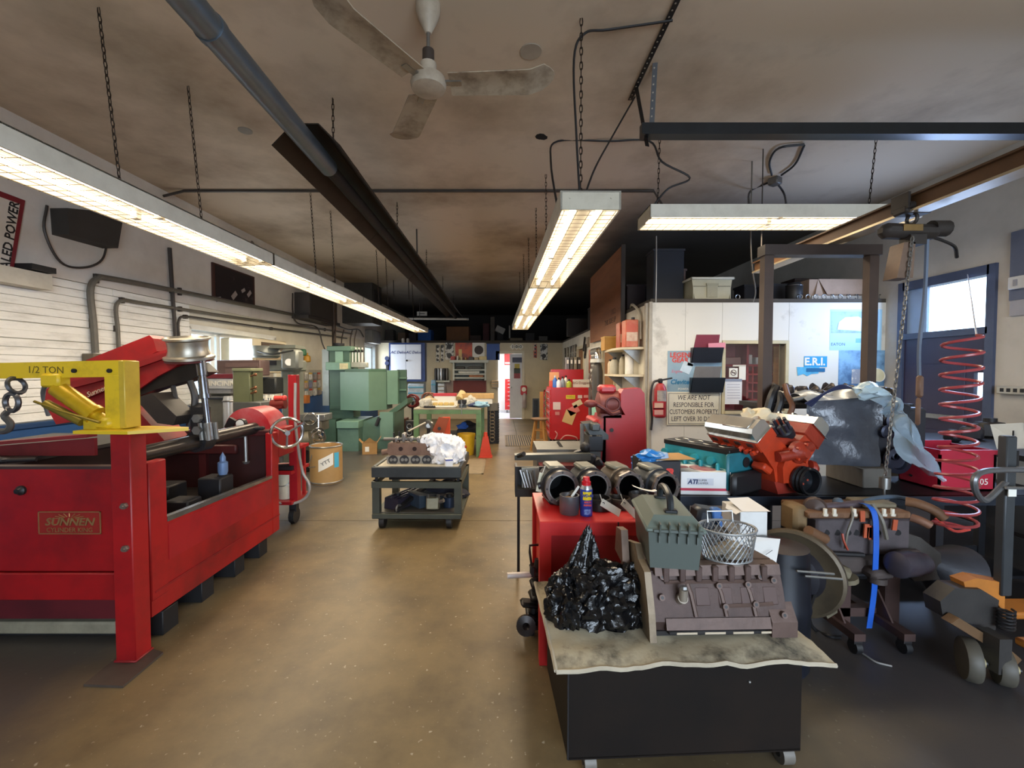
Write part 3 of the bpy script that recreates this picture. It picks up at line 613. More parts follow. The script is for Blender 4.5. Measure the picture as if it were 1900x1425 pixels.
P('pivot_casting', plate([(246, 735), (262, 735), (330, 812), (325, 842), (268, 842), (240, 800)], AY - .12, AY + .1), M('#9c1b1f', .5, 0, '#3a1012', .7, 4), t, w=1, smooth=False)
P('pivot_cover', plate([(286, 736), (316, 727), (360, 768), (354, 784), (326, 780)], AY - .16, AY + .02), M('#3d3836', .5, .3, '#211d1b', .5, 5), t, w=1, smooth=False)
P('arm_gearbox', plate([(255, 716), (300, 690), (372, 672), (392, 690), (350, 708), (296, 722), (262, 735)], AY - .03, AY + .08), OILY, t, w=1, smooth=False)
P('brace', B().tube(bez([at(350, 700, Y=AY), at(362, 740, Y=AY), at(352, 790, Y=AY)], 5), .022, 8).tube([at(318, 702, Y=AY), at(330, 760, Y=AY)], .016, 8), M('#4c4a49', .4, .6, amt=.4), t, w=1)
w0 = at(352, 664, Y=AY); w1 = at(346, 620, Y=AY - .03)
P('drive_wheel', B().lathe([(.05, -.01), (.135, -.012), (.150, -.004), (.150, .012), (.128, .022), (.118, .05), (.118, .09), (.122, .118), (.138, .128), (.138, .14), (.126, .142), (.116, .128), (.03, .12), (0, .12)], w0, w1, n=32), M('#a8a296', .38, .8, '#6e685e', .5, 6), t, w=1)
P('belt_guard', B().lathe([(.02, -.03), (.145, -.02), (.135, .0)], w0, w1, n=28), M('#5c1a1c', .5, 0, '#1d1010', .6, 4), t, w=1)
s0 = at(372, 668, Y=AY - .04); s1 = at(387, 800, Y=AY - .06)
P('spindle', B().cyl(s0, s0.lerp(s1, .22), .032, n=14).cyl(s0.lerp(s1, .2), s0.lerp(s1, .27), .024, n=12).cyl(s0.lerp(s1, .26), s0.lerp(s1, .5), .03, n=14).cyl(s0.lerp(s1, .48), s0.lerp(s1, .54), .038, n=14).cyl(s0.lerp(s1, .5), s0.lerp(s1, .88), .021, n=12), M('#6f7075', .25, .9, '#3a3b3f', .5, 8), t, w=1)
h = B(); hc = s0.lerp(s1, .88); he = s0.lerp(s1, 1.12)
h.cyl(hc, he, .028, n=10)
for a in range(4): o_ = Vector((.042 * math.cos(a * PI / 2 + .5), .042 * math.sin(a * PI / 2 + .5), 0)); h.cyl(hc + o_, he + o_, .014, n=8)
P('hone_head', h, STEEL, t, w=1)
P('oil_hose', B().tube(bez([at(90, 770, Y=3.3), at(80, 730, Y=3.2), at(92, 706, Y=3.1), at(110, 712, Y=3.05)], 5), .016, 7), M('#7d8085', .4, .2, amt=.3), t, w=1)
# dial gauge on a stand in the tank, and a blue spray nozzle
# end cabinet with hand wheel
c0 = P('end_cabinet', B().bb(-.5, .0, 1.37, 1.64, .77, 1.02, .008), RD1, t)
P('arched_guard', B().lathe([(.2, 0), (.2, .28)], (-.27, 1.38, 1.0), (-.27, 2, 1.0), n=28), M('#b0242a', .4, 0, '#e0d4d4', .3, 2), t)
hwc = Vector((.09, 1.34, .99)); ax = Vector((.62, -.78, 0)); m = B(); m.ring(hwc, ax, .125, .013, 28, 8)
hw = P('hand_wheel', m, CHROME, t); s_ = B(); mf, _ = frame(hwc, hwc + ax)
for a in range(3): s_.cyl(hwc, hwc + (mf.to_3x3() @ Vector((.12 * math.cos(a * 2.094 + .5), .12 * math.sin(a * 2.094 + .5), 0))), .009, n=6)
s_.cyl(hwc - ax * .08, hwc + ax * .02, .022, n=10); P('spokes', s_, STEEL, hw)
P('wheel_handle', B().cyl(hwc + Vector((.06, .08, .07)), hwc + Vector((.13, .02, .075)), .013, n=8), CHROME, hw)

o = T('dial_gauge', 'long-stemmed bore gauge with a round dial hung on the hone tank rim', 'gauge', at(450, 795, Y=3.55))
gp = [at(452, 785, Y=3.55), at(455, 800, Y=3.55), at(457, 856, Y=3.55)]
P('stem', B().cyl(gp[1], gp[2], .013, n=8).cyl(gp[2], gp[2] - Vector((0, 0, .02)), .03, .02, n=8), STEEL, o, w=1)
P('dial', B().cyl(gp[0] + Vector((0, -.05, 0)), gp[0] + Vector((0, -.01, 0)), .04, n=18), M('#3a3a3a', .4, .5, amt=0), o, w=1); P('dial_face', B().cyl(gp[0] + Vector((0, -.053, 0)), gp[0] + Vector((0, -.049, 0)), .032, n=18), PAPER, o, w=1)
P('hanger', B().box(gp[1] + Vector((0, .03, .02)), (.28, .05, .03), None, .01).box(gp[1] + Vector((-.13, .02, .06)), (.06, .03, .09), (0, .5, 0)), DKM, o, w=1)
q = at(414, 890, Y=3.2); o = T('blue_nozzle', 'pale blue upright nozzle standing inside the hone tank', 'nozzle', q + Vector((0, 0, -.09)))
BLN = M('#6d86ad', .4, .2, '#3d4d68', .5, 8)
P('body', B().lathe([(.018, 0), (.02, .06), (.034, .1), (.034, .17), (.02, .18), (.02, .21), (.0, .25)], (0, 0, .05)), BLN, o); P('tip', B().lathe([(.008, -.08), (.014, .05)]), STEEL, o); P('ring_nut', B().cyl((0, 0, .11), (0, 0, .13), .04, n=6), DKM, o)
# --- red post with yellow jib
t = T('jib_crane', 'shop crane of a red square post with yellow swing arm and hydraulic ram', 'crane', (-1.945, 2.24, 0))
P('post', B().bb(-.052, .052, -.052, .052, .012, 1.2, .005), RD1, t)
b0 = [at(155, 1274, Z=0), at(228, 1277, Z=0), at(303, 1214, Z=0), at(250, 1196, Z=0)]
P('base_plate', B().prism([(v.x, v.y) for v in b0], .0, .012, 'z'), M('#5a4f47', .5, .3, '#332c27', .5, 5), t, w=1, smooth=False)
P('base_weld', B().bb(-.06, .06, -.06, .06, .01, .022, .005), RD2, t)
for z in (.83, .61): P('bolt', B().cyl((.02, -.068, z), (.02, -.05, z), .017, n=6).cyl((.02, -.078, z), (.02, -.068, z), .009, n=8), M('#8a7a70', .4, .6, amt=.3), t)
YEL = M('#d8b51e', .45, 0, '#7d6415', .5, 6, hard=(.52, .72))
zt = 1.205
P('top_plate', B().prism([(-.19, -.1), (.1, -.12), (.3, .02), (.28, .05), (.05, .1), (-.19, .06)], zt, zt + .016, 'z'), YEL, t, smooth=False)
P('mast', B().bb(-.085, .0, -.04, .045, zt + .016, 1.5, .005), YEL, t)
P('mast_face', B().bb(-.005, .028, -.046, .05, zt + .02, 1.572, .004), M('#c9a935', .4, .1, '#8a7422', .5, 6), t)
ja = P('jib_arm', B().prism([(.02, 1.49), (.02, 1.575), (-1.25, 1.545), (-1.25, 1.47)], -.038, .038, 'y'), YEL, t, smooth=False)
text('arm_stencil', '1/2 TON', .05, M('#5d4c12', .6, 0, amt=0), ja, (-.38, -.0385, 1.523), (PI/2, .015, 0), .0005, 1.0)
text('arm_stencil', 'ENGINE 1000', .045, M('#6d5a18', .6, 0, amt=0), ja, (-.85, -.0385, 1.512), (PI/2, .015, 0), .0005, 1.0)
for x in (-.23, -.72, -.05): P('pin', B().cyl((x, -.05, 1.52), (x, -.036, 1.52), .011, n=8), DKM, t)
j0 = Vector((-.34, -.02, 1.43)); j1 = Vector((-.09, -.02, 1.25)); 
P('hydraulic_ram', B().cyl(j0, j0.lerp(j1, .72), .043, n=16).cyl(j0.lerp(j1, .7), j0.lerp(j1, .78), .05, n=16).cyl(j0.lerp(j1, .75), j1, .03, n=12), M('#c9a21c', .3, .3, '#7a6112', .5, 8), t)
P('ram_clevis', B().box(j0 + Vector((-.01, 0, .04)), (.1, .07, .07), None, .01), YEL, t); P('ram_clevis', B().box(j1, (.09, .07, .06), None, .015), YEL, t)
P('ram_pump', B().cyl(j0.lerp(j1, .15) + Vector((-.08, -.02, -.05)), j0.lerp(j1, .8) + Vector((-.06, -.02, -.03)), .022, n=10).tube([j0.lerp(j1, .2) + Vector((-.14, -.03, -.03)), j0.lerp(j1, .5) + Vector((-.07, -.05, -.02)), j0.lerp(j1, .95) + Vector((.02, -.05, 0))], .007, 6), M('#8f7a28', .4, .4, amt=.4), t)
P('mast_tab', B().box((-.13, -.02, 1.235), (.14, .05, .08), None, .01), YEL, t)
ch = at(28, 690, Y=2.22)
hk = P('shackle', B().ring(Vector((-.53, -.04, 1.445)), (1, 0, .3), .04, .011, 14, 6, 1.0).ring(Vector((-.545, -.05, 1.36)), (.2, 1, 0), .045, .012, 14, 6), M('#55565a', .35, .7, amt=.4), t)
P('hook', B().tube(bez([(-.56, -.05, 1.32), (-.585, -.05, 1.29), (-.555, -.05, 1.25), (-.575, -.05, 1.215), (-.63, -.05, 1.215), (-.655, -.05, 1.25)], 5), .015, 8), M('#6d6a66', .4, .6, amt=.4), hk)

# ================================================================ things on the left wall
def LT(name, label, cat, group=None): return T(name, label, cat, LW0, LWZ, group)
def ly(px, x=0.0):
    """wall coordinate y of a picture column on the left wall"""
    r = ray(px, 690); k = math.tan(-LWZ) ; tt = (LW0[0] + x) / (r.x - .033 * r.y); return r.y * tt
def lz(px, py):
    r = ray(px, py); tt = LW0[0] / (r.x - .033 * r.y); return EYE + r.z * tt
o = LT('banner_sign', 'tilted red-edged white sign board high on the brick wall', 'sign')
v0 = (ly(-60), lz(-60, 350)); 
q = [(ly(-75), lz(-75, 330)), (ly(48), lz(48, 376)), (ly(20), lz(20, 512)), (ly(-110), lz(-110, 500))]
P('board', B().prism(q, .035, .05, 'x'), M('#7d1c26', .5, 0, '#4a141a', .4, 4), o, smooth=False)
cy_ = sum(a for a, b in q) / 4; cz_ = sum(b for a, b in q) / 4
P('face', B().prism([(cy_ + (a - cy_) * .84, cz_ + (b - cz_) * .86) for a, b in q], .05, .054, 'x'), M('#d8cdbf', .6, 0, '#a3967f', .3, 5), o, smooth=False)
text('lettering', 'SEALED POWER', .098, M('#1d191a', .6, 0, amt=0), o, (.0555, ly(15), lz(15, 448)), (PI/2, -1.42, PI/2), .001, 1, 0, .002)
o = LT('shelf_bracket', 'pale ledge board with dark top under the tilted sign', 'shelf')
P('board', B().bb(.03, .16, ly(-40), ly(72), lz(72, 540), lz(72, 512)), M('#cfc8b8', .7, 0, '#8a8272', .4, 5), o); P('top_board', B().bb(.03, .2, ly(25), ly(72), lz(72, 510), lz(72, 500)), BLACK, o)
o = LT('wall_speaker', 'dark flat wall box with a drooping loop of cable above the conduits', 'speaker')
P('cabinet', B().prism([(ly(97), lz(97, 390)), (ly(205), lz(205, 400)), (ly(192), lz(192, 463)), (ly(99), lz(99, 438))], .03, .2, 'x'), M('#3c3834', .7, 0, '#26221f', .5, 3), o, smooth=False)
P('cable_loop', B().tube(bez([(.05, ly(88), lz(88, 385)), (.06, ly(80), lz(80, 432)), (.06, ly(108), lz(108, 488)), (.06, ly(150), lz(150, 498)), (.06, ly(185), lz(185, 484)), (.08, ly(194), lz(194, 445))], 6), .011, 6), CONDUIT, o)
def pipe(label, pts, r, mt=CONDUIT, x=.06):
    p = []
    for k in pts: p.append((x, ly(k[0]), lz(*k)))
    o = LT('wall_conduit', label, 'conduit'); P('pipe', B().tube(bez(p, 5) if len(p) > 3 else p, r, 8), mt, o)
    for k in pts[1:-1:2]: P('strap', B().box((.045, ly(k[0]), lz(*k)), (.05, .03, r * 3.2)), CONDUIT, o)
    return o
GC = M('#6f6a60', .5, .3, '#4a453d', .5, 6)
pipe('fat grey conduit bending down the brick wall to a grey box', [(168, 655), (166, 600), (162, 540), (175, 518), (200, 518), (330, 542), (450, 566), (560, 588), (620, 598)], .03, GC)
pipe('thinner grey conduit bending down the brick wall beside the fat one', [(212, 655), (211, 610), (209, 570), (222, 558), (250, 562), (330, 574), (450, 592), (600, 612), (650, 620)], .02, GC)
pipe('thin conduit arched over the air conditioner window', [(330, 650), (325, 620), (326, 595), (340, 588), (400, 596), (500, 610), (600, 622), (640, 628)], .016)
pipe('upright dark pipe crossing the conduits by the bricks', [(312, 462), (315, 540), (319, 625)], .022)
o = LT('breaker_box', 'grey steel switch box at the foot of the conduits', 'box'); y0, y1 = ly(147), ly(215)
P('case', B().bb(.03, .15, y0, y1, lz(150, 700), lz(147, 656), .006), M('#6a6253', .5, .3, '#484236', .4, 6), o); P('cover', B().bb(.15, .158, y0 + .03, y1 - .03, lz(150, 698), lz(147, 660)), M('#7a7160', .5, .2, amt=.3), o)
o = LT('framed_poster', 'dark framed photo poster hung above the air conditioner window', 'poster'); y0, y1 = ly(392), ly(469)
P('frame', B().bb(.03, .06, y0, y1, lz(392, 553), lz(392, 488)), M('#4a2c26', .5, 0, amt=.3), o)
P('print', B().bb(.06, .064, y0 + .04, y1 - .05, lz(392, 550), lz(392, 491)), M('#241d22', .4, 0, '#6d5f60', .6, 3.5, hard=(.55, .65)), o)
for a, b, s in ((430, 549, .12), (447, 540, .08), (458, 546, .1), (400, 556, .1)): P('printed_engine', B().box((.066, ly(a), lz(a, b)), (.003, s * 1.2, s * .6), (R.random(), 0, 0)), M('#a39a98', .5, 0, '#4a4244', .6, 12), o)
def cabl(px0, px1, py, py2, name, label, cat, hexa, x=.34):
    o = LT(name, label, cat); y0, y1 = ly(px0), ly(px1)
    P('case', B().bb(.03, x, y0, y1, lz(px0, py2), lz(px0, py), .01), M(hexa, .6, .2, '#2a2725', .5, 4), o); P('lid', B().bb(x, x + .012, y0 + .04, y1 - .04, lz(px0, py2) + .03, lz(px0, py) - .03), M(hexa, .5, .3, amt=.3), o); return o, y0, y1
o, y0, y1 = cabl(545, 600, 543, 588, 'transformer_box', 'dark wall transformer box with bent conduits over the packets', 'electrical box', '#4c4642')
P('shelf', B().bb(.03, .36, y0 - .1, y1 + .1, lz(545, 592), lz(545, 586)), CONDUIT, o)
o, y0, y1 = cabl(634, 655, 520, 600, 'unit_heater', 'large dark unit heater hung near the ceiling over the packets', 'heater', '#4b4743', .8)
P('fan_grille', B().bb(.8, .83, y0 + .1, y1 - .1, lz(640, 590), lz(640, 540)), BLACK, o)
P('duct', B().bb(.1, .5, y0 + .2, y1 - .1, lz(640, 540), CEIL - .01), M('#3c3835', .6, .3, amt=.4), o)
o, y0, y1 = cabl(676, 692, 612, 636, 'disconnect_switch', 'grey wall box beside the far window', 'electrical box', '#8f8c86', .25)
wire('power_cable', 'brown cable dropping from the transformer box to a grey plug', 'cable', [lw(ly(536), lz(536, 545), .1), lw(ly(534), lz(534, 580), .12), lw(ly(540), lz(540, 600), .15), lw(ly(572), lz(572, 608), .2), lw(ly(574), lz(574, 640), .3), lw(ly(575), lz(575, 668), .45), lw(ly(580), lz(580, 682), .5)], .014, CONDUIT)
wire('power_cable', 'second dark cable sagging along the wall past the column', 'cable', [lw(ly(568), lz(568, 585), .3), lw(ly(575), lz(575, 600), .3), lw(ly(600), lz(600, 604), .3), lw(ly(625), lz(625, 612), .3), lw(ly(645), lz(645, 612), .3), lw(ly(655), lz(655, 625), .3)], .018, CONDUIT)
o = O('steel_column', B().cyl((0, 0, 0), (0, 0, 3.5), .045, n=10), M('#4a3c33', .6, .3, '#6d5a44', .5, 4), 'round brown steel pipe column between the packets and the green grinder', 'column', (lw(ly(592), 0, .35).x, lw(ly(592), 0, .35).y, 0))
# ================================================================ machines along the left, middle distance
def pb(mb, px0, px1, py0, py1, Y, dep, bev=0.0):
    """box whose front face covers these picture columns and rows at distance Y"""
    a = at(px0, py1, Y=Y); b = at(px1, py0, Y=Y); return mb.bb(a.x, b.x, Y, Y + dep, a.z, b.z, bev)
def base(px, Y, Z=0.0): v = at(px, 700, Y=Y); return Vector((v.x, Y, Z))
GRN = M('#6f8f78', .45, 0, '#3d5446', .5, 2.5); GRD = M('#47624f', .5, 0, '#26362c', .5, 3); GRY = M('#7d7b70', .5, .2, '#45433c', .5, 4)
# column machine
o = T('column_machine', 'olive column machine with grey lower box behind the hone tank', 'machine', base(452, 5.0))
P('column', pb(B(), 432, 463, 687, 748, 5.0, .2, .01), M('#6d7250', .5, 0, '#474a35', .4, 4), o, w=1); P('column_cap', pb(B(), 430, 466, 683, 689, 4.98, .25, .006), M('#7f8463', .5, 0, amt=.3), o, w=1)
P('side_cover', pb(B(), 460, 470, 690, 748, 5.04, .2), M('#4d5138', .5, 0, amt=.3), o, w=1); P('lower_box', pb(B(), 432, 484, 746, 795, 4.95, .3, .01), M('#5c5f5c', .5, .2, '#3b3c3a', .4, 4), o, w=1)
P('pedestal', B().bb(at(436, 700, Y=5).x, at(480, 700, Y=5).x, 5.0, 5.25, 0, .75), GRY, o, w=1)
for y in (698, 722, 730): P('lever', B().cyl(at(466, y, Y=5.0), at(474, y - 3, Y=4.9), .012, n=6).ball(at(474, y - 3, Y=4.9), .018, 8, 5), M('#8b5a3a', .4, .4, amt=.4), o, w=1)
# nameplate beam machine
o = T('old_milling_machine', 'old pale milling machine with raised letters and a red stripe', 'machine', base(405, 5.35))
fr = pb(B(), 378, 432, 702, 722, 5.35, .25, .01); f_ = P('over_arm', fr, M('#c9cac9', .45, .1, '#7e7f7f', .4, 5), o, w=1)
P('red_stripe', pb(B(), 376, 432, 694, 702, 5.34, .3), M('#7a2430', .5, 0, amt=.3), o, w=1)
v = at(400, 712, Y=5.345); text('raised_letters', 'CINCINNATI', .085, PAPER, f_, v - o.location + Vector((.12, 0, 0)), FRONT, .004, 1.1, 0, .003)
P('slide', pb(B(), 380, 428, 722, 730, 5.38, .2).add([], []), M('#9b9c9e', .4, .3, amt=.4), o, w=1); P('arbor', B().cyl(at(385, 737, Y=5.45), at(430, 737, Y=5.45), .03, n=10), STEEL, o, w=1)
P('column', B().bb(at(380, 700, Y=5.5).x, at(425, 700, Y=5.5).x, 5.5, 5.75, 0, 1.3), GRY, o, w=1)
o = T('steel_drum', 'pale upright canister between the blue wall and the column machine', 'canister', base(423, 5.3)); a = at(415, 790, Y=5.3); b = at(432, 735, Y=5.3); r = (b.x - a.x) / 2
P('body', B().lathe([(r * .9, 0), (r, .04), (r, b.z - .05), (r * .8, b.z)]), M('#cfd2d4', .35, .3, '#9a9da0', .3, 5), o); P('lid_ring', B().ring((0, 0, b.z - .06), (0, 0, 1), r, .01), STEEL, o)
# brown bench cabinet + window air conditioner
o = T('steel_cabinet', 'brown low steel cabinet standing before the air conditioner window', 'cabinet', base(440, 5.78))
P('body', pb(B(), 402, 482, 668, 697, 5.78, .25, .008), M('#6a5550', .5, .1, '#4a3a36', .4, 3), o, w=1); P('door', pb(B(), 418, 478, 673, 681, 5.765, .02), M('#7a635d', .5, .1, amt=.3), o, w=1); P('door', pb(B(), 418, 478, 684, 694, 5.765, .02), M('#7a635d', .5, .1, amt=.3), o, w=1)
P('stand', B().bb(at(436, 700, Y=5.85).x, at(474, 700, Y=5.85).x, 5.84, 5.98, 0, 1.44), M('#4d423e', .6, .1, amt=.4), o, w=1)
o = LT('air_conditioner', 'beige window air conditioner set in the bright window', 'air conditioner'); y0, y1 = 6.55, 7.5
P('case', B().bb(-.1, .42, y0, y1, 1.48, 2.02, .015), M('#cfc2a4', .5, 0, '#a2967c', .3, 4), o); P('side_shine', B().bb(.05, .4, y0 - .006, y0 + .01, 1.5, 2.0), M('#e6e4dd', .5, 0, amt=.2), o)
lv = B()
for i in range(9): lv.bb(.42, .432, y0 + .06, y1 - .06, 1.52 + i * .032, 1.535 + i * .032)
P('louvers', lv, M('#8f7a5c', .6, 0, amt=.3), o, kind='stuff'); P('vent', B().bb(.415, .43, y0 + .2, y1 - .08, 1.86, 1.97), M('#4d3a2c', .6, 0, amt=.3), o)
o = LT('filler_panel', 'grey board closing the window beside the air conditioner', 'panel'); P('board', B().bb(-.06, -.02, 7.5, 7.84, 1.1, 2.08), M('#a79c90', .7, 0, amt=.3), o); P('lower_board', B().bb(-.06, -.03, 6.5, 7.5, 1.1, 1.46), M('#978b7c', .7, 0, amt=.3), o)
# knee mill
MG = M('#74776b', .45, .2, '#46473f', .5, 4); MD = M('#3d3f3d', .45, .4, '#262726', .5, 6)
o = T('knee_mill', 'grey knee milling machine with belt head and crank handles', 'machine', base(530, 6.1)); Y = 6.1
P('belt_head', B().lathe([(.17, 0), (.2, .03), (.2, .12), (.17, .17), (.0, .18)], at(492, 664, Y=Y + .2), at(492, 640, Y=Y + .2), n=22), M('#8b8e86', .35, .4, '#55574f', .5, 5), o, w=1)
P('motor_cover', pb(B(), 500, 548, 640, 646, Y, .3), MG, o, w=1); P('ram', pb(B(), 482, 552, 668, 689, Y + .05, .3, .02), MG, o, w=1)
P('quill_head', pb(B(), 520, 552, 648, 686, Y - .03, .2, .03), M('#7f827a', .4, .3, '#4c4e47', .5, 6), o, w=1)
P('dark_slot', pb(B(), 484, 512, 669, 677, Y + .03, .05), BLACK, o, w=1); P('dial', B().cyl(at(536, 672, Y=Y - .04), at(536, 672, Y=Y - .02), .05, n=14), WHITE, o, w=1)
P('lever', B().tube(bez([at(478, 652, Y=Y), at(505, 657, Y=Y - .1), at(545, 650, Y=Y - .12)], 5), .012, 6), MD, o, w=1)
P('column', B().bb(at(514, 700, Y=Y).x, at(537, 700, Y=Y).x, Y + .1, Y + .45, 0, 1.55, .02), MG, o, w=1)
P('power_feed', pb(B(), 470, 512, 700, 731, Y - .1, .25, .02), MD, o, w=1)
P('table', pb(B(), 540, 602, 769, 781, Y + .3, .3, .006), STEEL, o, w=1)
P('saddle', pb(B(), 545, 596, 781, 800, Y + .32, .3, .01), M('#6f6a5c', .5, .3, '#3d3a32', .6, 6), o, w=1)
P('knee', pb(B(), 548, 582, 798, 838, Y + .32, .3, .03).cyl(at(560, 815, Y=Y + .25), at(575, 812, Y=Y + .28), .1, n=14), M('#87816f', .5, .3, '#4a463b', .6, 6), o, w=1)
for px, py in ((590, 806), (592, 812), (575, 778)):
    P('crank_handle', B().ring(at(px, py, Y=Y + .25), (.6, -.8, 0), .09, .012, 18, 6).cyl(at(px, py, Y=Y + .25), at(px + 6, py + 4, Y=Y + .15), .016, n=6), CHROME, o, w=1)
P('table_handle', B().cyl(at(591, 770, Y=Y + .3), at(591, 800, Y=Y + .3), .018, n=8).ball(at(591, 800, Y=Y + .3), .035, 8, 5), CHROME, o, w=1)
P('pedestal', B().bb(at(548, 700, Y=Y + .5).x, at(580, 700, Y=Y + .5).x, Y + .33, Y + .7, 0, .6, .01), BLACK, o, w=1)
P('base', B().bb(at(500, 700, Y=Y).x, at(575, 700, Y=Y + .5).x, Y + .05, Y + .9, 0, .12, .01), MG, o, w=1)
# tangle of white wires and red air gun on the mill
o = T('wire_bundle', 'tangle of white wires hanging below the grey mill', 'wires', at(497, 770, Y=5.7)); 
for i in range(9):
    x = 490 + R.random() * 16; P('wire', B().tube(bez([at(x, 733, Y=5.7), at(x + R.uniform(-6, 6), 750, Y=5.65), at(x + R.uniform(-8, 8), 771, Y=5.7)], 5), .009, 5), PAPER, o, w=1)
o = T('red_spindle_tool', 'small red geared tool standing by the hand wheel', 'tool', at(512, 778, Y=4.4)); v = at(512, 778, Y=4.4)
P('stand', B().cyl((0, 0, 0), (0, 0, .12), .03, n=10), REDP, o); P('head', B().cyl((-.04, 0, .15), (.1, 0, .16), .05, n=12).box((.03, 0, .14), (.12, .09, .06), None, .01), M('#7a2a24', .4, .3, '#2c1a18', .6, 9), o); P('knob', B().cyl((.0, -.02, .22), (.09, -.02, .22), .022, n=8).ball((.1, -.02, .22), .03, 8, 5), M('#d8443c', .35, 0, amt=.2), o)
# red cart with a post, bucket and hose
o = T('red_post_cart', 'narrow red rolling cart with a tall red post and a grey hose', 'cart', (-2.08, 4.35, 0)); rc = M('#a51820', .4, 0, '#5a1015', .5, 4)
a = at(543, 700, Y=4.3)
P('post', B().bb(a.x - .04, a.x + .04, 4.28, 4.36, .2, 1.48, .004), rc, o, w=1)
for z in (.2, .5, .72): P('shelf', B().bb(a.x - .3, a.x + .02, 4.2, 4.6, z, z + .03), rc, o, w=1)
for x in (-.28, .0):
    P('upright', B().bb(a.x + x - .015, a.x + x + .015, 4.5, 4.53, .2, .75), rc, o, w=1)
    c = P('caster', B().cyl((a.x + x - .02, 4.28, .075), (a.x + x + .03, 4.28, .075), .075, n=16), BLACK, o, w=1); P('caster_fork', B().bb(a.x + x - .03, a.x + x + .04, 4.25, 4.31, .12, .2), DKM, c, w=1)
P('hose', B().tube(bez([(a.x + .05, 4.25, 1.4), (a.x + .06, 4.22, 1.0), at(560, 870, Y=4.3), at(574, 900, Y=4.3), at(568, 922, Y=4.3), at(545, 934, Y=4.25), at(516, 933, Y=4.2)], 6), .014, 7), M('#9b948e', .4, .1, amt=.3), o, w=1)
v = at(526, 931, Y=4.3); o = T('white_bucket', 'white plastic pail on the bottom shelf of the red cart', 'bucket', (v.x, 4.36, .23))
P('pail', B().lathe([(.075, 0), (.09, .24), (.097, .24), (.097, .27), (.085, .27), (.08, .24)], n=20), M('#e3dcc2', .5, 0, '#b2a98a', .3, 6), o); P('handle', B().tube(bez([(-.095, 0, .24), (-.05, -.09, .15), (.05, -.09, .15), (.095, 0, .24)], 5), .004, 5), STEEL, o)
o = T('parts_tray', 'dark tray of tools on the upper shelf of the red cart', 'tray', (v.x + .02, 4.32, .535)); P('tray', B().bb(-.12, .1, -.08, .12, 0, .04), BLACK, o); P('wrench', B().cyl((-.1, -.04, .05), (.08, .0, .055), .012, n=6).ring((-.1, -.04, .05), (0, 0, 1), .02, .008, 10, 5), CHROME, o)
# barrel of offcuts
v = at(606, 893, Z=0); o = T('fibre_drum', 'open brown fibre drum with a taped paper label near the aisle', 'drum', v); r = 28.5 / 800 * v.y
P('shell', B().lathe([(r, 0), (r, .5), (r - .012, .5), (r - .012, .03), (0, .03)], n=28), M('#b18c57', .7, 0, '#7d5d35', .4, 3), o)
P('rim', B().ring((0, 0, .5), (0, 0, 1), r, .011, 28, 6), STEEL, o); P('rim', B().ring((0, 0, .02), (0, 0, 1), r, .011, 28, 6), STEEL, o)
P('contents', B().lathe([(r - .02, .36), (r * .5, .41), (0, .4)], n=20), M('#7a5a44', .9, 0, '#3f2f28', .6, 12), o)
lb = MB(Matrix.Rotation(.35, 4, 'Z')); lb.grid(lambda u, w: ((r + .003) * math.sin((u - .5) * .9 + (w - .5) * .0), -(r + .003) * math.cos((u - .5) * .9), .3 + .16 * (w - .5) + .09 * (u - .5)), 6, 2)
l_ = P('paper_label', lb, PAPER, o); text('label_text', 'YTT', .07, BLACK, l_, ((r + .006) * math.sin(.35), -(r + .006) * math.cos(.35), .3), (PI/2, -.45, .35), .0006)
lb = MB(Matrix.Rotation(1.05, 4, 'Z')); lb.grid(lambda u, w: ((r + .002) * math.sin((u - .5) * .35), -(r + .002) * math.cos((u - .5) * .35), .22 + .2 * w), 3, 2); P('blue_tape', lb, M('#4bb0d0', .5, 0, amt=.2), o)
P('sack_wire', B().tube(bez([(-.2, -.1, .52), (-.12, -.16, .42), (-.16, -.2, .25), (-.06, -.215, .25)], 5), .006, 5), STEEL, o)
# packets on the pegboard
o = LT('pegboard', 'pegboard panel on the wall carrying rows of bagged parts', 'pegboard'); P('board', B().bb(.045, .06, ly(543), ly(592), 1.0, 1.54), M('#b3ab98', .8, 0, amt=.4), o)
cols = ['#d9d4c8', '#b9b2a6', '#e4ded2', '#9b8f86', '#c7a58e', '#8f8ba3', '#d9c9b0']
for i in range(3):
    for j in range(5):
        y = ly(548) + (ly(589) - ly(548)) * (j + .5) / 5; z = 1.39 - i * .17
        k = T('parts_packet', '', 'packet', lw(y, z, .075), LWZ, 'bagged parts on the pegboard')
        k['label'] = '%s packet in the %s row of the pegboard, %s' % (['pale', 'grey', 'cream', 'dull', 'tan'][(i * 2 + j) % 5], ['top', 'middle', 'bottom'][i], ['at its near end', 'second from its near end', 'at mid row', 'second from its far end', 'at its far end'][j])
        P('bag', B().box((.0, 0, 0), (.04, .11, .13), None, .015), M(cols[(i * 3 + j) % 7], .4, 0, '#4d4845', .7, 14), k); P('header_card', B().box((.004, 0, .075), (.015, .11, .035)), M(['#c2452e', '#e0d8c8', '#c9a23a', '#7a8f9a'][(i + j) % 4], .6, 0, amt=.2), k)
for i, (px, py, hx, l) in enumerate(((552, 660, '#2f6d4a', 'green funnel hung on the wall above the packets'), (560, 672, '#c9912e', 'orange bottle hung above the packets'), (556, 748, '#c2702e', 'orange carton under the packets'))):
    v = lw(ly(px), lz(px, py), .12); m = B(); m.lathe([(.05, 0), (.07, .02), (.06, .12), (.02, .15), (.02, .19)], n=12) if i < 2 else m.box((0, 0, .08), (.1, .16, .16)); O('wall_item', m, M(hx, .5, 0, amt=.3), l, ['funnel', 'bottle', 'carton'][i], v)
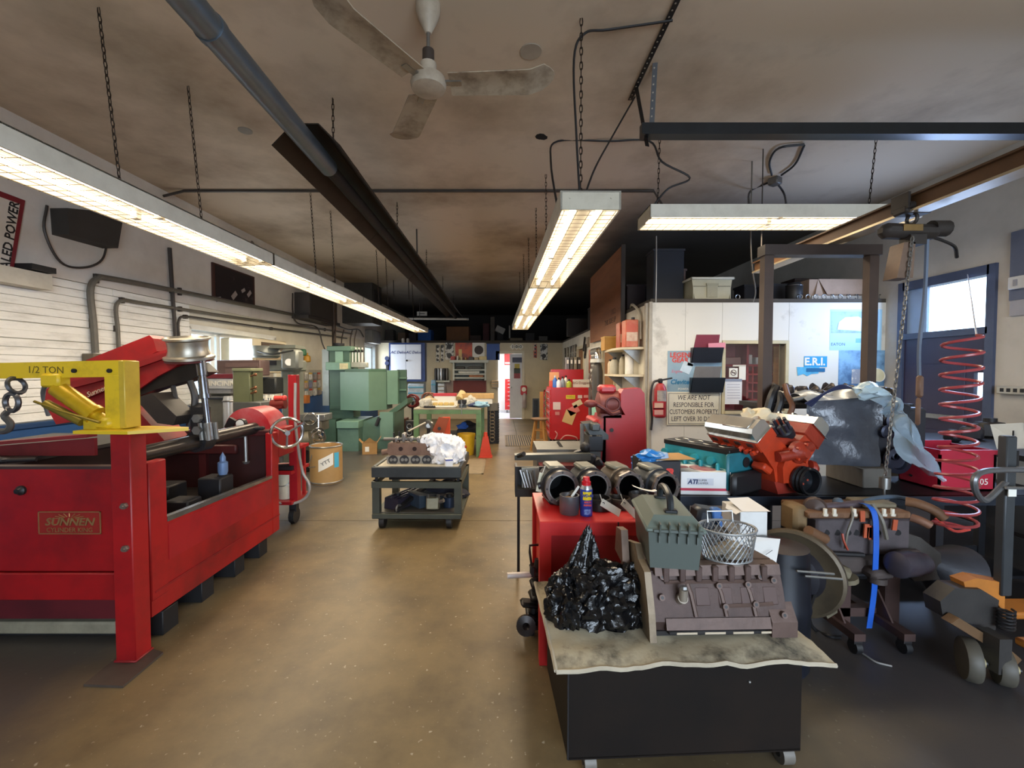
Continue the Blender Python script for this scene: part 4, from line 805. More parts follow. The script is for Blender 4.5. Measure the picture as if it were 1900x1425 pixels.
o = T('yellow_cord_reel', 'yellow and brown cord plug hanging on the column', 'cord reel', lw(ly(586), lz(586, 735), .42)); P('plug', B().lathe([(.02, .3), (.04, .22), (.05, .1), (.09, .06), (.09, 0), (.05, -.03)], n=14), M('#a78a2e', .5, 0, '#5d4a1d', .6, 8), o); P('cord', B().tube(bez([(0, 0, .28), (-.05, 0, .4), (-.09, 0, .55)], 4), .03, 8), CONDUIT, o)
# --- the big green grinder
o = T('green_grinder', 'big green enclosed surface grinding machine beyond the fibre drum', 'machine', base(680, 8.6)); Y = 8.3
G1 = M('#678672', .4, 0, '#48604f', .4, 1.5); G2 = M('#4a6653', .45, 0, '#2f4437', .4, 2)
P('column', pb(B(), 611, 650, 648, 770, Y + .5, .5, .02), G2, o, w=1); P('column_cap', pb(B(), 606, 652, 642, 651, Y + .45, .6, .01), G1, o, w=1); P('column_face', pb(B(), 622, 636, 652, 676, Y + .48, .03), M('#8fb39b', .4, 0, amt=.2), o, w=1)
P('motor_cap', B().cyl(at(628, 642, Y=Y + .7), at(628, 637, Y=Y + .7), .12, n=14), DKM, o, w=1)
cb = P('control_arm', pb(B(), 604, 644, 672, 687, Y + .3, .2, .01), M('#769884', .45, 0, amt=.3), o, w=1); P('control_face', pb(B(), 630, 645, 674, 685, Y + .285, .02), M('#c9bd92', .5, 0, '#6d5f3d', .4, 12), cb, w=1)
ga = [at(631, 692, Y=Y + .1), at(684, 690, Y=Y - .1), at(717, 688, Y=Y + .25)]
z1 = at(660, 690, Y=Y).z; z0 = at(660, 762, Y=Y).z
P('wheel_guard', B().prism([(at(631, 700, Y=Y + .15).x, Y + .15), (at(684, 700, Y=Y - .05).x, Y - .05), (at(717, 700, Y=Y + .25).x, Y + .25), (at(717, 700, Y=Y + .25).x, Y + .7), (at(640, 700, Y=Y + .7).x, Y + .7)], z0, z1, 'z'), G1, o, w=1, smooth=False)
P('guard_lid', B().prism([(at(640, 700, Y=Y + .3).x, Y + .3), (at(684, 700, Y=Y + .1).x, Y + .1), (at(717, 700, Y=Y + .35).x, Y + .35), (at(717, 700, Y=Y + .7).x, Y + .7), (at(645, 700, Y=Y + .7).x, Y + .7)], z1, z1 + .06, 'z'), G2, o, w=1, smooth=False)
P('guard_wing', B().prism([(at(718, 700, Y=Y + .25).x, Y + .25), (at(738, 700, Y=Y + .35).x, Y + .35), (at(738, 700, Y=Y + .35).x, Y + .8), (at(718, 700, Y=Y + .8).x, Y + .8)], z0 + .1, z1 + .03, 'z'), M('#6b8d77', .45, 0, '#4a6555', .4, 2), o, w=1, smooth=False)
P('splash_wall', pb(B(), 737, 754, 686, 746, Y + .5, .05), M('#3f5a4a', .5, 0, '#2b3d33', .4, 3), o, w=1)
for y in (700, 722): P('wall_rib', pb(B(), 732, 754, y, y + 3, Y + .44, .08), M('#55755f', .45, 0, amt=.3), o, w=1)
P('tray_wing', B().prism([(at(690, 785, Y=Y).x, at(690, 785, Y=Y).z), (at(752, 752, Y=Y).x, at(752, 740, Y=Y).z), (at(752, 752, Y=Y).x, at(752, 750, Y=Y).z), (at(700, 785, Y=Y).x, at(700, 790, Y=Y).z)], Y + .2, Y + .7, 'y'), G2, o, w=1, smooth=False)
P('bed', B().prism([(at(664, 800, Y=Y).x, .0), (at(664, 800, Y=Y).x, at(664, 785, Y=Y).z), (at(730, 768, Y=Y).x, at(730, 765, Y=Y).z), (at(730, 768, Y=Y).x, 0)], Y + .05, Y + .9, 'y'), M('#587565', .5, 0, '#34473c', .5, 2.5), o, w=1, smooth=False)
P('apron', pb(B(), 705, 729, 765, 815, Y + .0, .06), M('#6d8c7a', .45, 0, '#46604f', .4, 2.5), o, w=1)
P('front_tank', B().bb(at(625, 700, Y=Y - .2).x, at(664, 700, Y=Y - .2).x, Y - .2, Y + .6, 0, at(640, 794, Y=Y - .2).z), M('#5d7a6a', .55, 0, '#2d3f35', .6, 3), o, w=1)
P('front_cap', B().bb(at(623, 700, Y=Y - .25).x, at(664, 700, Y=Y - .25).x, Y - .25, Y + .7, at(640, 795, Y=Y - .25).z, at(640, 784, Y=Y - .25).z + .02, .006), M('#6f907c', .45, 0, '#4a6254', .4, 2), o, w=1)
P('column_base', B().bb(at(611, 700, Y=Y + .5).x, at(655, 700, Y=Y + .5).x, Y + .5, Y + .95, 0, .8), GRD, o, w=1); P('side_tank', B().bb(at(600, 700, Y=Y + .2).x, at(622, 700, Y=Y + .2).x, Y + .2, Y + .5, 0, .55), GRD, o, w=1)
P('side_panel', B().bb(at(598, 700, Y=Y + .6).x, at(610, 700, Y=Y + .6).x, Y + .6, Y + .65, .8, at(600, 648, Y=Y + .6).z), M('#a0a7a2', .4, .4, amt=.4), o, w=1)
for i in range(4): 
    px = 654 + i * 6; P('sight_glass', B().cyl(at(px, 672, Y=Y + .6), at(px, 645, Y=Y + .6), .02, n=8), M('#d6d2c4', .3, .1, amt=.3), o, w=1); P('valve', B().ball(at(px, 651, Y=Y + .58), .03, 8, 5), BLACK, o, w=1)
P('valve_block', pb(B(), 650, 680, 672, 682, Y + .55, .15, .01), M('#b9b8ae', .4, .3, '#5d5d57', .5, 9), o, w=1)
for i, px in enumerate((618, 634, 650, 658)): P('feed_pipe', B().tube(bez([at(px, 650, Y=Y + .7), at(px, 630, Y=Y + .9), at(px + 4, 612, Y=Y + 1.1)], 4), .014, 6), CONDUIT, o, w=1)
P('tie_bolt', B().cyl(at(698, 790, Y=Y), at(704, 775, Y=Y), .035, n=8), DKM, o, w=1)
# open carton
v = at(686, 843, Z=0); o = T('open_carton', 'small open cardboard carton on the floor by the green grinder', 'carton', v, .25)
P('box', B().bb(-.13, .13, 0, .24, 0, .2), CARD, o, smooth=False); P('inside', B().bb(-.12, .12, .01, .23, .195, .203), M('#5d4428', .9, 0, amt=.2), o)
for a, b in (((-.13, 0, .2), (-.19, 0, .27)), ((.13, 0, .2), (.2, 0, .31))): P('flap', B().add([a, b, (b[0], .24, b[2]), (a[0], .24, .2)], [(0, 1, 2, 3)]), CARD, o)
P('front_flap', B().add([(-.13, 0, .2), (.0, -.03, .31), (.13, 0, .2)], [(0, 1, 2)]), CARD, o); P('printed_label', B().bb(-.08, -.01, -.002, 0, .05, .14), PAPER, o)
# nothing-but-clutter beside the grinder: bottles, blue canister, hoses
for i, (px, py, hx, l) in enumerate(((765, 745, '#7a2a2c', 'coiled dark red hoses behind the green grinder'), (797, 742, '#8f5a4a', 'brown hose coil beside the green bench'))):
    o = T('hose_coil', l, 'hose', at(px, py + 20, Y=9.5)); v = at(px, py, Y=9.5)
    for k in range(4): P('loop', B().ring(v + Vector((R.uniform(-.05, .05), R.uniform(-.05, .05), R.uniform(-.03, .03))), (R.uniform(-.4, .4), 1, R.uniform(-.2, .2)), .13, .018, 16, 5), M(hx, .5, 0, '#3a2424', .5, 8), o, w=1)
    P('peg', B().bb(v.x - .02, v.x + .02, 9.5, 9.6, 0, v.z), DKM, o, w=1)
# ================================================================ centre: parts cart, green bench, back wall
CM = M('#4c5048', .5, .35, '#2b2c28', .5, 4)
v = at(700, 984, Z=0); cx = (at(688, 900, Y=4.1).x + at(858, 900, Y=4.1).x) / 2
o = T('parts_cart', 'dark steel two-shelf parts cart on casters in the middle of the aisle', 'cart', (cx, 4.1, 0), -.02); hw = .43; D = .78
P('tray_rim', B().bb(-hw, hw, -.02, .03, .5, .6, .005).bb(-hw, -hw + .03, 0, D, .52, .6).bb(hw - .03, hw, 0, D, .52, .6).bb(-hw, hw, D - .03, D, .52, .6), M('#454a4c', .4, .5, '#23262a', .5, 4), o, smooth=False)
P('tray_pan', B().bb(-hw + .03, hw - .03, .03, D - .03, .575, .59), M('#bdb6a4', .55, .2, '#6e685a', .5, 4), o, smooth=False)
for x in (-hw + .035, hw - .035):
    for y in (.02, D - .06):
        P('leg', B().bb(x - .035, x + .035, y - .02, y + .05, .1, .46), CM, o, smooth=False); P('jack_post', B().bb(x - .012, x + .012, y, y + .025, .46, .52), DKM, o)
P('frame_rail', B().bb(-hw, hw, -.02, .02, .4, .46).bb(-hw, -hw + .03, 0, D, .41, .46).bb(hw - .03, hw, 0, D, .41, .46), CM, o, smooth=False)
P('shelf', B().bb(-hw, hw, -.02, D, .1, .15, .006), CM, o); P('shelf_pan', B().bb(-hw + .05, hw - .05, .02, D - .04, .15, .155), M('#5a564e', .5, .4, '#34312b', .5, 5), o)
for x in (-hw + .09, hw - .12):
    for y in (.04, D - .1):
        c = P('caster', B().cyl((x - .025, y, .062), (x + .025, y, .062), .062, n=16), BLACK, o); P('caster_fork', B().bb(x - .035, x + .035, y - .03, y + .03, .085, .105).bb(x - .035, x - .028, y - .02, y + .02, .05, .09), DKM, c)
def cartp(dx, dy, z): return Vector((cx + dx, 4.1 + dy, z))
# cylinder head with valve train on the tray
HD = M('#7d6152', .6, .25, '#3e3029', .6, 8, .2)
o = T('engine_casting', 'rusty cylinder head with four combustion chambers on the cart tray', 'cylinder head', cartp(-.08, .2, .592))
P('casting', B().prism([(-.27, .1), (-.26, .19), (.2, .19), (.27, .14), (.24, .07), (-.25, .07)], .06, .2, 'y'), HD, o, smooth=False)
P('deck_face', B().prism([(-.25, 0), (-.26, .07), (.25, .07), (.22, .0)], -.01, .18, 'y'), M('#9a958c', .45, .4, '#5a554e', .5, 9), o, smooth=False)
for i in range(4): 
    c = P('combustion_chamber', B().cyl((-.19 + i * .112, -.016, .037), (-.19 + i * .112, 0, .037), .048, .044, n=18), M('#3c3c40', .4, .5, '#222', .3, 8) if 0 else M('#3c3c40', .4, .5, '#202022', .3, 8), o)
    for s_ in (-.018, .018): P('valve', B().cyl((-.19 + i * .112 + s_, -.02, .04), (-.19 + i * .112 + s_, -.015, .04), .016, n=10), STEEL, c)
for i in range(3): P('exhaust_port', B().cyl((-.13 + i * .14, .055, .135), (-.13 + i * .14, .062, .135), .022, n=12), M('#2a1613', .8, 0, amt=.2), o)
P('rocker_shaft', B().cyl((-.32, .13, .225), (.12, .13, .225), .016, n=10), STEEL, o)
for i in range(5): P('rocker', B().bb(-.2 + i * .075, -.165 + i * .075, .08, .17, .2, .25 if i != 1 else .29, .008), STEEL, o)
P('stud', B().cyl((-.22, .14, .19), (-.22, .14, .29), .008, n=6).cyl((-.17, .17, .19), (-.17, .17, .3), .008, n=6), DKM, o); P('thermostat_neck', B().cyl((-.33, .1, .09), (-.27, .1, .1), .03, n=10), HD, o)
from mathutils import noise as _no
def bagmesh(seed, c, rx, ry, rz, n_=5, peak=0.0, px_=0.0):
    """a heap of thin film: folded ridges run down from the top, creased sharply, foot flattened"""
    bm = bmesh.new(); bmesh.ops.create_icosphere(bm, subdivisions=n_, radius=1); off = Vector((seed, seed * 2.1, seed * .7)); m_ = B()
    for v in bm.verts:
        p = v.co.copy(); w = p + .25 * _no.noise_vector(p * 1.6 + off)
        r1 = abs(_no.noise(w * 1.7 + off)); r2 = abs(_no.noise(Vector((w.x * 5, w.y * 5, w.z * 1.5)) + off)); r3 = abs(_no.noise(Vector((w.x * 9, w.y * 9 , w.z * 4)) - off)); r4 = abs(_no.noise(Vector((w.x * 19 , w.y * 19, w.z * 9)) - off))
        k = 1.06 - .4 * r1 - .24 * r2 - .09 * r3 - .035 * r4; q = p * k; t_ = max(0, q.z)
        s_ = 1 - peak * t_; v.co = Vector((q.x * rx * s_ + px_ * t_ * t_, q.y * ry * s_, (max(q.z, -.35) + peak * .55 * t_ * t_) * rz)) + Vector(c) + Vector((0, 0, rz * .35))
    bm.verts.index_update(); m_.add([v.co.copy() for v in bm.verts], [[v.index for v in f.verts] for f in bm.faces]); bm.free(); return m_
# white plastic bag, crumpled
def crumple(mb, c, rx, ry, rz, seed, n=3, amp=.28, sharp=1.0, flat=True):
    """bag: icosphere pushed about by folded noise, its foot flattened on what it lies on"""
    from mathutils import noise
    bm = bmesh.new(); bmesh.ops.create_icosphere(bm, subdivisions=n, radius=1)
    off = Vector((seed * 3.1, seed * 1.7, seed * .9))
    for v in bm.verts:
        p = v.co.copy(); k = 1 + amp * (2 * noise.noise(p * 1.4 + off)) + amp * .6 * (1 - 2 * abs(noise.noise(p * 3.2 + off))) ** 1 - amp * .4 + amp * .3 * (1 - 2 * abs(noise.noise(p * 7 + off)))
        q = p * k; v.co = Vector((q.x * rx, q.y * ry, max(q.z * rz, -rz * .62) if flat else q.z * rz)) + Vector(c) + Vector((0, 0, rz * .62))
    bm.verts.index_update(); mb.add([v.co.copy() for v in bm.verts], [[v.index for v in f.verts] for f in bm.faces]); bm.free(); return mb
def film(hexa, rough, alpha, spec=.5):
    m = M(hexa, rough, 0, amt=0).copy(); b = m.node_tree.nodes['Principled BSDF']; b.inputs['Alpha'].default_value = alpha; return m
WB = M('#e6e8ee', .22, 0, '#c4c8d4', .3, 9, .3)
o = T('white_plastic_bag', 'crumpled white plastic bag leaning on the cylinder head', 'bag', cartp(.24, .32, .592))
P('film', bagmesh(4.2, (.02, 0, 0), .2, .2, .22), WB, o); P('folded_neck', bagmesh(8.1, (-.1, .02, .12), .2, .12, .13), WB, o)
o = T('small_parts_box', 'small white and blue bearing box on the cart tray', 'box', cartp(.3, .07, .59), .3); P('carton', B().bb(-.035, .035, -.03, .03, 0, .08), M('#e8e8ec', .5, 0, amt=.15), o); P('blue_band', B().bb(-.036, .036, -.031, .031, .06, .072), M('#3b4a9a', .5, 0, amt=.1), o)
# things on the cart's lower shelf
o = T('valve_cover', 'dark purple-grey finned valve cover on the cart shelf', 'valve cover', cartp(-.27, .1, .157), -.45); P('cover', B().prism([(-.09, 0), (-.08, .11), (.08, .11), (.09, 0)], 0, .5, 'y'), M('#3d3744', .4, .3, '#26232b', .5, 5), o, smooth=False)
for k in range(3): P('rib', B().bb(-.06 + k * .05, -.045 + k * .05, .02, .48, .11, .12), M('#4a4452', .4, .3, amt=.3), o)
P('oil_cap', B().cyl((0, .1, .115), (0, .1, .14), .03, n=12), DKM, o)
o = T('oil_pan', 'long blue-grey oil pan slanting on the cart shelf', 'oil pan', cartp(-.03, .22, .2), .75); P('pan', B().prism([(-.05, .1), (.5, .0), (.5, -.04), (.2, -.045), (-.05, -.04)], -.1, .1, 'y'), M('#4d5d6d', .45, .4, '#2c343d', .5, 4), o, smooth=False); P('flange', B().prism([(-.06, .1), (.51, .0), (.51, -.008), (-.06, .09)], -.12, .12, 'y'), STEEL, o, smooth=False)
o = T('drive_bar', 'flat steel bar leaning across the cart shelf', 'bar', cartp(-.2, .02, .157), -.55); P('bar', B().prism([(0, 0), (.55, .18), (.55, .21), (0, .03)], -.025, .025, 'x'), DKM, o, smooth=False); P('bar_eye', B().ring((0, .03, .03), (1, 0, 0), .03, .012), STEEL, o)
o = T('black_tarp_heap', 'dark bundle of rags heaped at the back of the cart shelf', 'rags', cartp(.2, .5, .156)); P('cloth', crumple(B(), (0, 0, 0), .2, .14, .12, 2.2, 3, .3), M('#2b2a35', .8, 0, '#191920', .5, 6), o); P('cloth', crumple(B(), (-.22, .05, 0), .13, .1, .09, 3.9, 3, .3), M('#3a3d4c', .8, 0, '#20222c', .5, 6), o)
o = T('aluminium_housing', 'small square aluminium housing on the cart shelf', 'housing', cartp(.14, .06, .157)); P('body', B().box((0, .05, .06), (.13, .1, .12), (-.2, 0, 0), .012), M('#99937c', .35, .6, '#5a5546', .5, 9), o)
for x in (-.05, .05): P('ear', B().cyl((x, .02, .12), (x, .05, .14), .016, n=8), STEEL, o)
P('spout', B().cyl((.06, .03, .08), (.11, .01, .1), .02, n=8), STEEL, o)
o = T('blue_pump', 'small blue-black pump at the end of the cart shelf', 'pump', cartp(.29, .2, .157)); P('body', B().cyl((0, 0, 0), (0, 0, .1), .06, n=14), M('#2f3d55', .4, .3, amt=.4), o); P('cap', B().cyl((0, 0, .1), (0, 0, .13), .035, n=12), DKM, o)
o = T('iron_casting', 'dark iron cylinder head lying under the cart tray', 'cylinder head', cartp(.08, .35, .465), .05); P('casting', B().bb(-.2, .3, -.1, .1, -.02, .07, .01), M('#352c2c', .6, .2, '#1c1818', .5, 6), o)
for i in range(4): P('port', B().cyl((-.13 + i * .11, -.102, .025), (-.13 + i * .11, -.099, .025), .025, n=10), BLACK, o)
P('support_bar', B().bb(-.42, .3, -.05, .05, -.06, -.02), DKM, o)
# --- green work bench
o = T('green_workbench', 'chipped green steel workbench loaded with parts behind the cart', 'workbench', (-.95, 7.6, 0)); GB = M('#5f7f56', .5, 0, '#38402f', .6, 5, hard=(.5, .7)); x0, x1 = at(768, 800, Y=7.6).x, at(893, 800, Y=7.6).x; yb = 9.0; zt = .86
P('top', B().bb(x0, x1, 7.58, yb, zt - .03, zt, .006), M('#a49a86', .5, .2, '#5f574a', .6, 4), o, w=1, smooth=False); P('apron', B().bb(x0, x1, 7.57, 7.6, zt - .1, zt - .03).bb(x1 - .03, x1, 7.6, yb, zt - .1, zt - .03), GB, o, w=1, smooth=False)
for x in (x0 + .045, x1 - .045):
    for y in (7.62, yb - .05): P('leg', B().bb(x - .045, x + .045, y - .04, y + .04, 0, zt - .03), GB, o, w=1, smooth=False)
P('stretcher', B().bb(x0 + .09, x1 - .09, 8.9, 8.95, .2, .26).bb(x1 - .08, x1 - .03, 7.66, 8.9, .2, .26), GB, o, w=1, smooth=False); P('shelf', B().bb(x0 + .05, x1 - .05, 7.9, 8.9, .26, .29), M('#4f4a42', .7, 0, amt=.4), o, w=1)
def on(name, label, cat, px, Y, z, rz=0): v = at(px, 700, Y=Y); return T(name, label, cat, (v.x, Y, z), rz)
o = on('gasket_tray', 'white tray of yellow wrapped gaskets on the green bench', 'tray', 823, 7.85, .862); P('tray', B().bb(-.24, .24, -.15, .15, 0, .03, .01), PAPER, o); P('tray_back', B().bb(-.24, .24, .13, .15, .02, .1), PAPER, o)
for i in range(4): P('wrapped_gasket', B().box((-.15 + i * .1, -.02, .055), (.09, .15, .05), (0, 0, .1), .012), M('#c9ab62', .5, 0, '#8a7038', .4, 9), o)
o = on('red_parts_box', 'red and white flat box at the back of the green bench', 'box', 826, 8.4, .862); P('carton', B().bb(-.2, .2, -.1, .1, 0, .2, .004), PAPER, o); P('lid', B().bb(-.22, .22, -.11, .11, .17, .22, .004), M('#b8303a', .5, 0, amt=.2), o)
o = on('wooden_tray', 'long wooden tray of cores at the back of the green bench', 'tray', 886, 8.7, .862); P('tray', B().bb(-.33, .33, -.12, .12, .1, .2, .006), M('#c9a36a', .6, 0, '#8d6b3c', .4, 4, stretch=(6, 1, 1)), o); P('supports', B().bb(-.3, .3, -.1, .1, 0, .1), PAPER, o); P('paper_roll', B().cyl((-.36, -.12, .1), (-.3, .0, .22), .07, n=12), M('#d9c48c', .6, 0, amt=.3), o)
o = on('shop_vise', 'blue-grey bench vise at the front corner of the green bench', 'vise', 858, 7.68, .862); P('body', B().box((0, .05, .08), (.1, .2, .1), None, .02).cyl((0, .05, 0), (0, .05, .05), .07, n=14), M('#4d565e', .4, .3, '#2c3136', .5, 8), o); P('jaw', B().box((0, -.07, .11), (.15, .05, .07), None, .01).box((0, .0, .11), (.15, .05, .07), None, .01), DKM, o); P('screw', B().cyl((0, -.2, .07), (0, -.05, .07), .02, n=8).cyl((0, -.19, -.1), (0, -.19, .15), .008, n=6), STEEL, o)
o = on('blue_rags', 'pile of blue and white rags beside the vise on the green bench', 'rags', 895, 7.85, .862); P('cloth', crumple(B(), (0, 0, 0), .14, .14, .06, 1.3, 3, .35), M('#8fb7d0', .8, 0, '#4d7796', .5, 7), o); P('cloth', crumple(B(), (-.12, .12, 0), .12, .12, .05, 5.3, 3, .35), M('#3a466d', .8, 0, amt=.3), o)
for i, (px, Y, hx, l) in enumerate(((790, 7.8, '#b9b4a5', 'pale paper bag at the grinder end of the green bench'), (798, 8.2, '#c9b48c', 'tan paper bag behind the gasket tray'), (872, 8.1, '#c7c2b3', 'grey paper bundle by the bench vise'))):
    o = on('paper_bag', l, 'bag', px, Y, .862); P('bag', crumple(B(), (0, 0, 0), .11, .11, .11, 6 + i, 3, .25), M(hx, .8, 0, '#7d7768', .4, 6), o, smooth=False)
for i in range(6):
    px = 788 + i * 3.5; o = on('bearing_shell', 'small steel bearing cap on the green bench, %s from the vise-free end' % ['first', 'second', 'third', 'fourth', 'fifth', 'sixth'][i], 'bearing cap', px, 7.64, .862); o['group'] = 'bearing caps on the green bench'; P('cap', B().cyl((0, 0, 0), (0, 0, .03), .022, n=10), DKM, o); P('bolt', B().cyl((0, 0, .03), (0, 0, .045), .01, n=6), STEEL, o)
# under and beside the bench
OR = M('#d2502a', .45, 0, '#8a3018', .4, 5)
o = T('engine_stand', 'orange engine stand head leaning in front of the green bench', 'engine stand', at(812, 850, Z=0) + Vector((0, -.15, 0))); v = o.location; Y = v.y
P('post', pb(B(), 820, 835, 774, 832, Y, .06, .004), OR, o, w=1); P('mount_plate', B().prism([ap_ for ap_ in [(at(803, 798, Y=Y).x, at(803, 798, Y=Y).z), (at(815, 773, Y=Y).x, at(815, 773, Y=Y).z), (at(834, 776, Y=Y).x, at(834, 776, Y=Y).z), (at(822, 812, Y=Y).x, at(822, 812, Y=Y).z)]], Y - .05, Y - .03, 'y'), M('#96482c', .5, .1, '#6d341f', .4, 6), o, w=1, smooth=False)
P('hub', B().cyl(at(815, 795, Y=Y - .1), at(815, 795, Y=Y - .03), .03, n=10), DKM, o, w=1); P('foot', B().bb(at(800, 800, Y=Y).x, at(836, 800, Y=Y).x, Y - .05, Y + .03, 0, .06).bb(at(826, 800, Y=Y).x, at(834, 800, Y=Y).x, Y - .5, Y, 0, .05).bb(at(820, 700, Y=Y).x, at(835, 700, Y=Y).x, Y, Y + .06, 0, .3), OR, o, w=1)
o = T('grey_flywheel', 'grey steel clutch disc with a lever standing behind the cart', 'clutch disc', at(795, 850, Z=0)); Y = o.location.y
P('disc', B().cyl(at(795, 790, Y=Y), at(795, 790, Y=Y) + Vector((.02, .03, .01)), .1, n=22).cyl(at(795, 790, Y=Y - .02), at(795, 790, Y=Y), .04, n=14), STEEL, o, w=1); P('lever', B().cyl(at(758, 800, Y=Y - .1), at(790, 784, Y=Y - .05), .016, n=8), M('#b9b5a8', .4, .4, amt=.3), o, w=1); P('stand', B().cyl((0, .02, 0), (0, .02, at(795, 795, Y=Y).z), .03, n=8), DKM, o)
o = T('yellow_bucket', 'yellow pail under the green bench by the jack stand', 'bucket', at(864, 846, Z=0) + Vector((0, .16, 0))); P('pail', B().lathe([(.13, 0), (.155, .34), (.165, .34), (.165, .38), (.15, .38), (.14, .3), (0, .3)], n=22), M('#d2a81f', .5, 0, '#8a6a14', .4, 5), o); P('red_bar', B().cyl((-.2, -.17, .2), (.02, -.17, .16), .02, n=8), REDP, o); P('side_label', B().box((-.09, -.135, .22), (.1, .02, .14), (0, 0, -.5)), PAPER, o)
o = T('blue_rag_bundle', 'blue rag on a dark bundle under the green bench', 'rag', on('x', 'a', 'b', 868, 8.2, .292).location); bpy.data.objects.remove(bpy.data.objects['x'])
P('cloth', crumple(B(), (-.08, -.1, .14), .11, .08, .06, 2.7, 3, .3), M('#1f56b0', .7, 0, amt=.3), o); P('dark_cloth', crumple(B(), (.02, 0, 0), .2, .12, .16, 1.1, 3, .25), M('#23262e', .8, 0, amt=.3), o)
v = at(901, 848, Z=0); o = T('red_floor_jack', 'red-orange tapered jack stand beside the green bench', 'jack stand', v); OR2 = M('#c9402a', .4, 0, '#8a2a1c', .4, 5)
P('body', B().prism([(-.11, .0), (-.1, .06), (-.045, .36), (.045, .36), (.1, .06), (.11, .0)], -.06, .06, 'y'), OR2, o, smooth=False); P('base', B().bb(-.12, .12, -.1, .1, 0, .02), OR2, o); P('neck', B().cyl((0, 0, .34), (0, 0, .44), .04, .03, n=12), OR2, o)
for x in (-.07, .07): P('bolt', B().cyl((x, -.07, .15), (x, -.055, .15), .02, n=8), OR2, o)
v = at(915, 810, Y=8.9); o = T('crank_rack', 'upright rack holding a rusty camshaft and gear chain by the door aisle', 'rack', (v.x, 8.9, 0)); P('back_plate', B().bb(-.12, .12, .05, .09, 0, .85), BLACK, o)
m = B()
for i in range(9): m.ring((-.02, -.01, .1 + i * .07), (0, 1, .2), .045, .013, 12, 5)
P('coil_spring', m, M('#8b7f6d', .5, .5, '#4a4037', .6, 9), o); m = B()
for i in range(16): m.box((.1, .02, .06 + i * .05), (.05, .03, .03), (0, .6 * (i % 2), 0))
P('toothed_strip', m, BLACK, o, kind='stuff'); P('crate', B().bb(-.1, .1, -.04, .05, .7, .85), M('#6d675c', .6, .1, amt=.4), o)
o = T('brown_crate', 'brown box with a hole under the green grinder tray', 'crate', on('x', 'a', 'b', 745, 9.5, 0).location); bpy.data.objects.remove(bpy.data.objects['x'])
P('box', B().bb(-.18, .12, -.15, .15, 0, .48), M('#6d4a36', .7, 0, '#432d20', .4, 5), o); P('hand_hole', B().bb(-.06, .02, -.152, -.148, .28, .38), BLACK, o)
o = T('bored_casting', 'dark engine block end with round holes leaning by the green bench leg', 'engine block', on('x', 'a', 'b', 760, 8.1, 0).location); bpy.data.objects.remove(bpy.data.objects['x'])
P('casting', B().bb(-.07, .09, -.05, .1, 0, .58), BLACK, o)
for i in range(4): P('bore', B().ring((.0, -.055, .12 + i * .12), (0, 1, 0), .045, .008, 14, 5), STEEL, o)
# floor grates
def grate(px0, px1, py0, py1, l):
    a, b = at(px0, py1, Z=0), at(px1, py0, Z=0); o = T('floor_grate', l, 'grate', ((a.x + b.x) / 2, (a.y + b.y) / 2, 0)); hx, hy = abs(b.x - a.x) / 2, abs(b.y - a.y) / 2
    P('frame', B().bb(-hx, hx, -hy, -hy + .03, 0, .008).bb(-hx, hx, hy - .03, hy, 0, .008).bb(-hx, -hx + .03, -hy, hy, 0, .008).bb(hx - .03, hx, -hy, hy, 0, .008), M('#8b7c66', .6, .2, amt=.4), o); P('well', B().bb(-hx + .02, hx - .02, -hy + .02, hy - .02, 0, .0025), BLACK, o)
    n = 13
    for i in range(n): x = -hx + .03 + (2 * hx - .06) * (i + .5) / n; P('slat', B().bb(x - .012, x + .012, -hy + .02, hy - .02, .002, .007), M('#94846c', .6, .1, '#5d5242', .4, 8), o)
grate(852, 902, 852, 880, 'slotted floor grate just beyond the parts cart'); grate(938, 990, 808, 828, 'slotted floor grate farther down the door aisle')
# ================================================================ back wall and door aisle
def bw(px, py, d=0.0): return at(px, py, Y=YB - d)
def bx(px0, px1, py0, py1, d0, d1, bev=0.0):
    a = bw(px0, py1, d1); b = bw(px1, py0, d1); return B().bb(a.x, b.x, YB - d1, YB - d0, a.z, b.z, bev)
def ht(name, label, cat, px, py, d=.02): v = bw(px, py, d); return T(name, label, cat, v)
o = ht('wall_cabinet', 'blue wall cabinet with two white doors and blue lettering on the back wall', 'cabinet', 753, 670); P('body', bx(722, 788, 636, 708, .0, .34), M('#31477e', .5, .1, '#23325a', .4, 3), o, w=1, smooth=False)
for i, (a, b) in enumerate(((725, 752.5), (753.5, 781))):
    d = P('door', bx(a, b, 639, 704, .34, .36, .004), M('#e3e8f2', .4, 0, '#b9c2d2', .3, 1.5), o, w=1); v = bw((a + b) / 2, 654, .365)
    text('lettering', 'AC Delco', .12, M('#26407f', .5, 0, amt=0), d, v - o.location, FRONT, .001, .95, .25, .002)
P('lock', B().cyl(bw(755, 669, .37), bw(755, 669, .4), .03, n=10), DKM, o, w=1)
for i, px in enumerate((748, 757)): O('small_jar', B().lathe([(.05, 0), (.05, .11), (.035, .14), (0, .14)], n=12), M(['#cfcabf', '#a9a49a'][i], .4, .2, amt=.3), 'small %s jar on top of the white-door cabinet' % ['pale', 'grey'][i], 'jar', bw(px, 636.2, .2))
o = ht('blue_spotlights', 'small stack of blue-black lamps beside the white-door cabinet', 'lamp', 718, 670, .5)
for y in (665, 674): P('lamp', B().lathe([(.05, 0), (.07, .08), (.06, .1), (0, .1)], bw(718, y, .3), bw(718, y, .5)), M('#313c63', .3, .3, amt=.3), o, w=1)
P('bracket', bx(716, 720, 664, 690, .02, .35), DKM, o, w=1)
GK = M('#b9b6ae', .5, .3, '#1d1c1c', .9, 9, hard=(.5, .54))
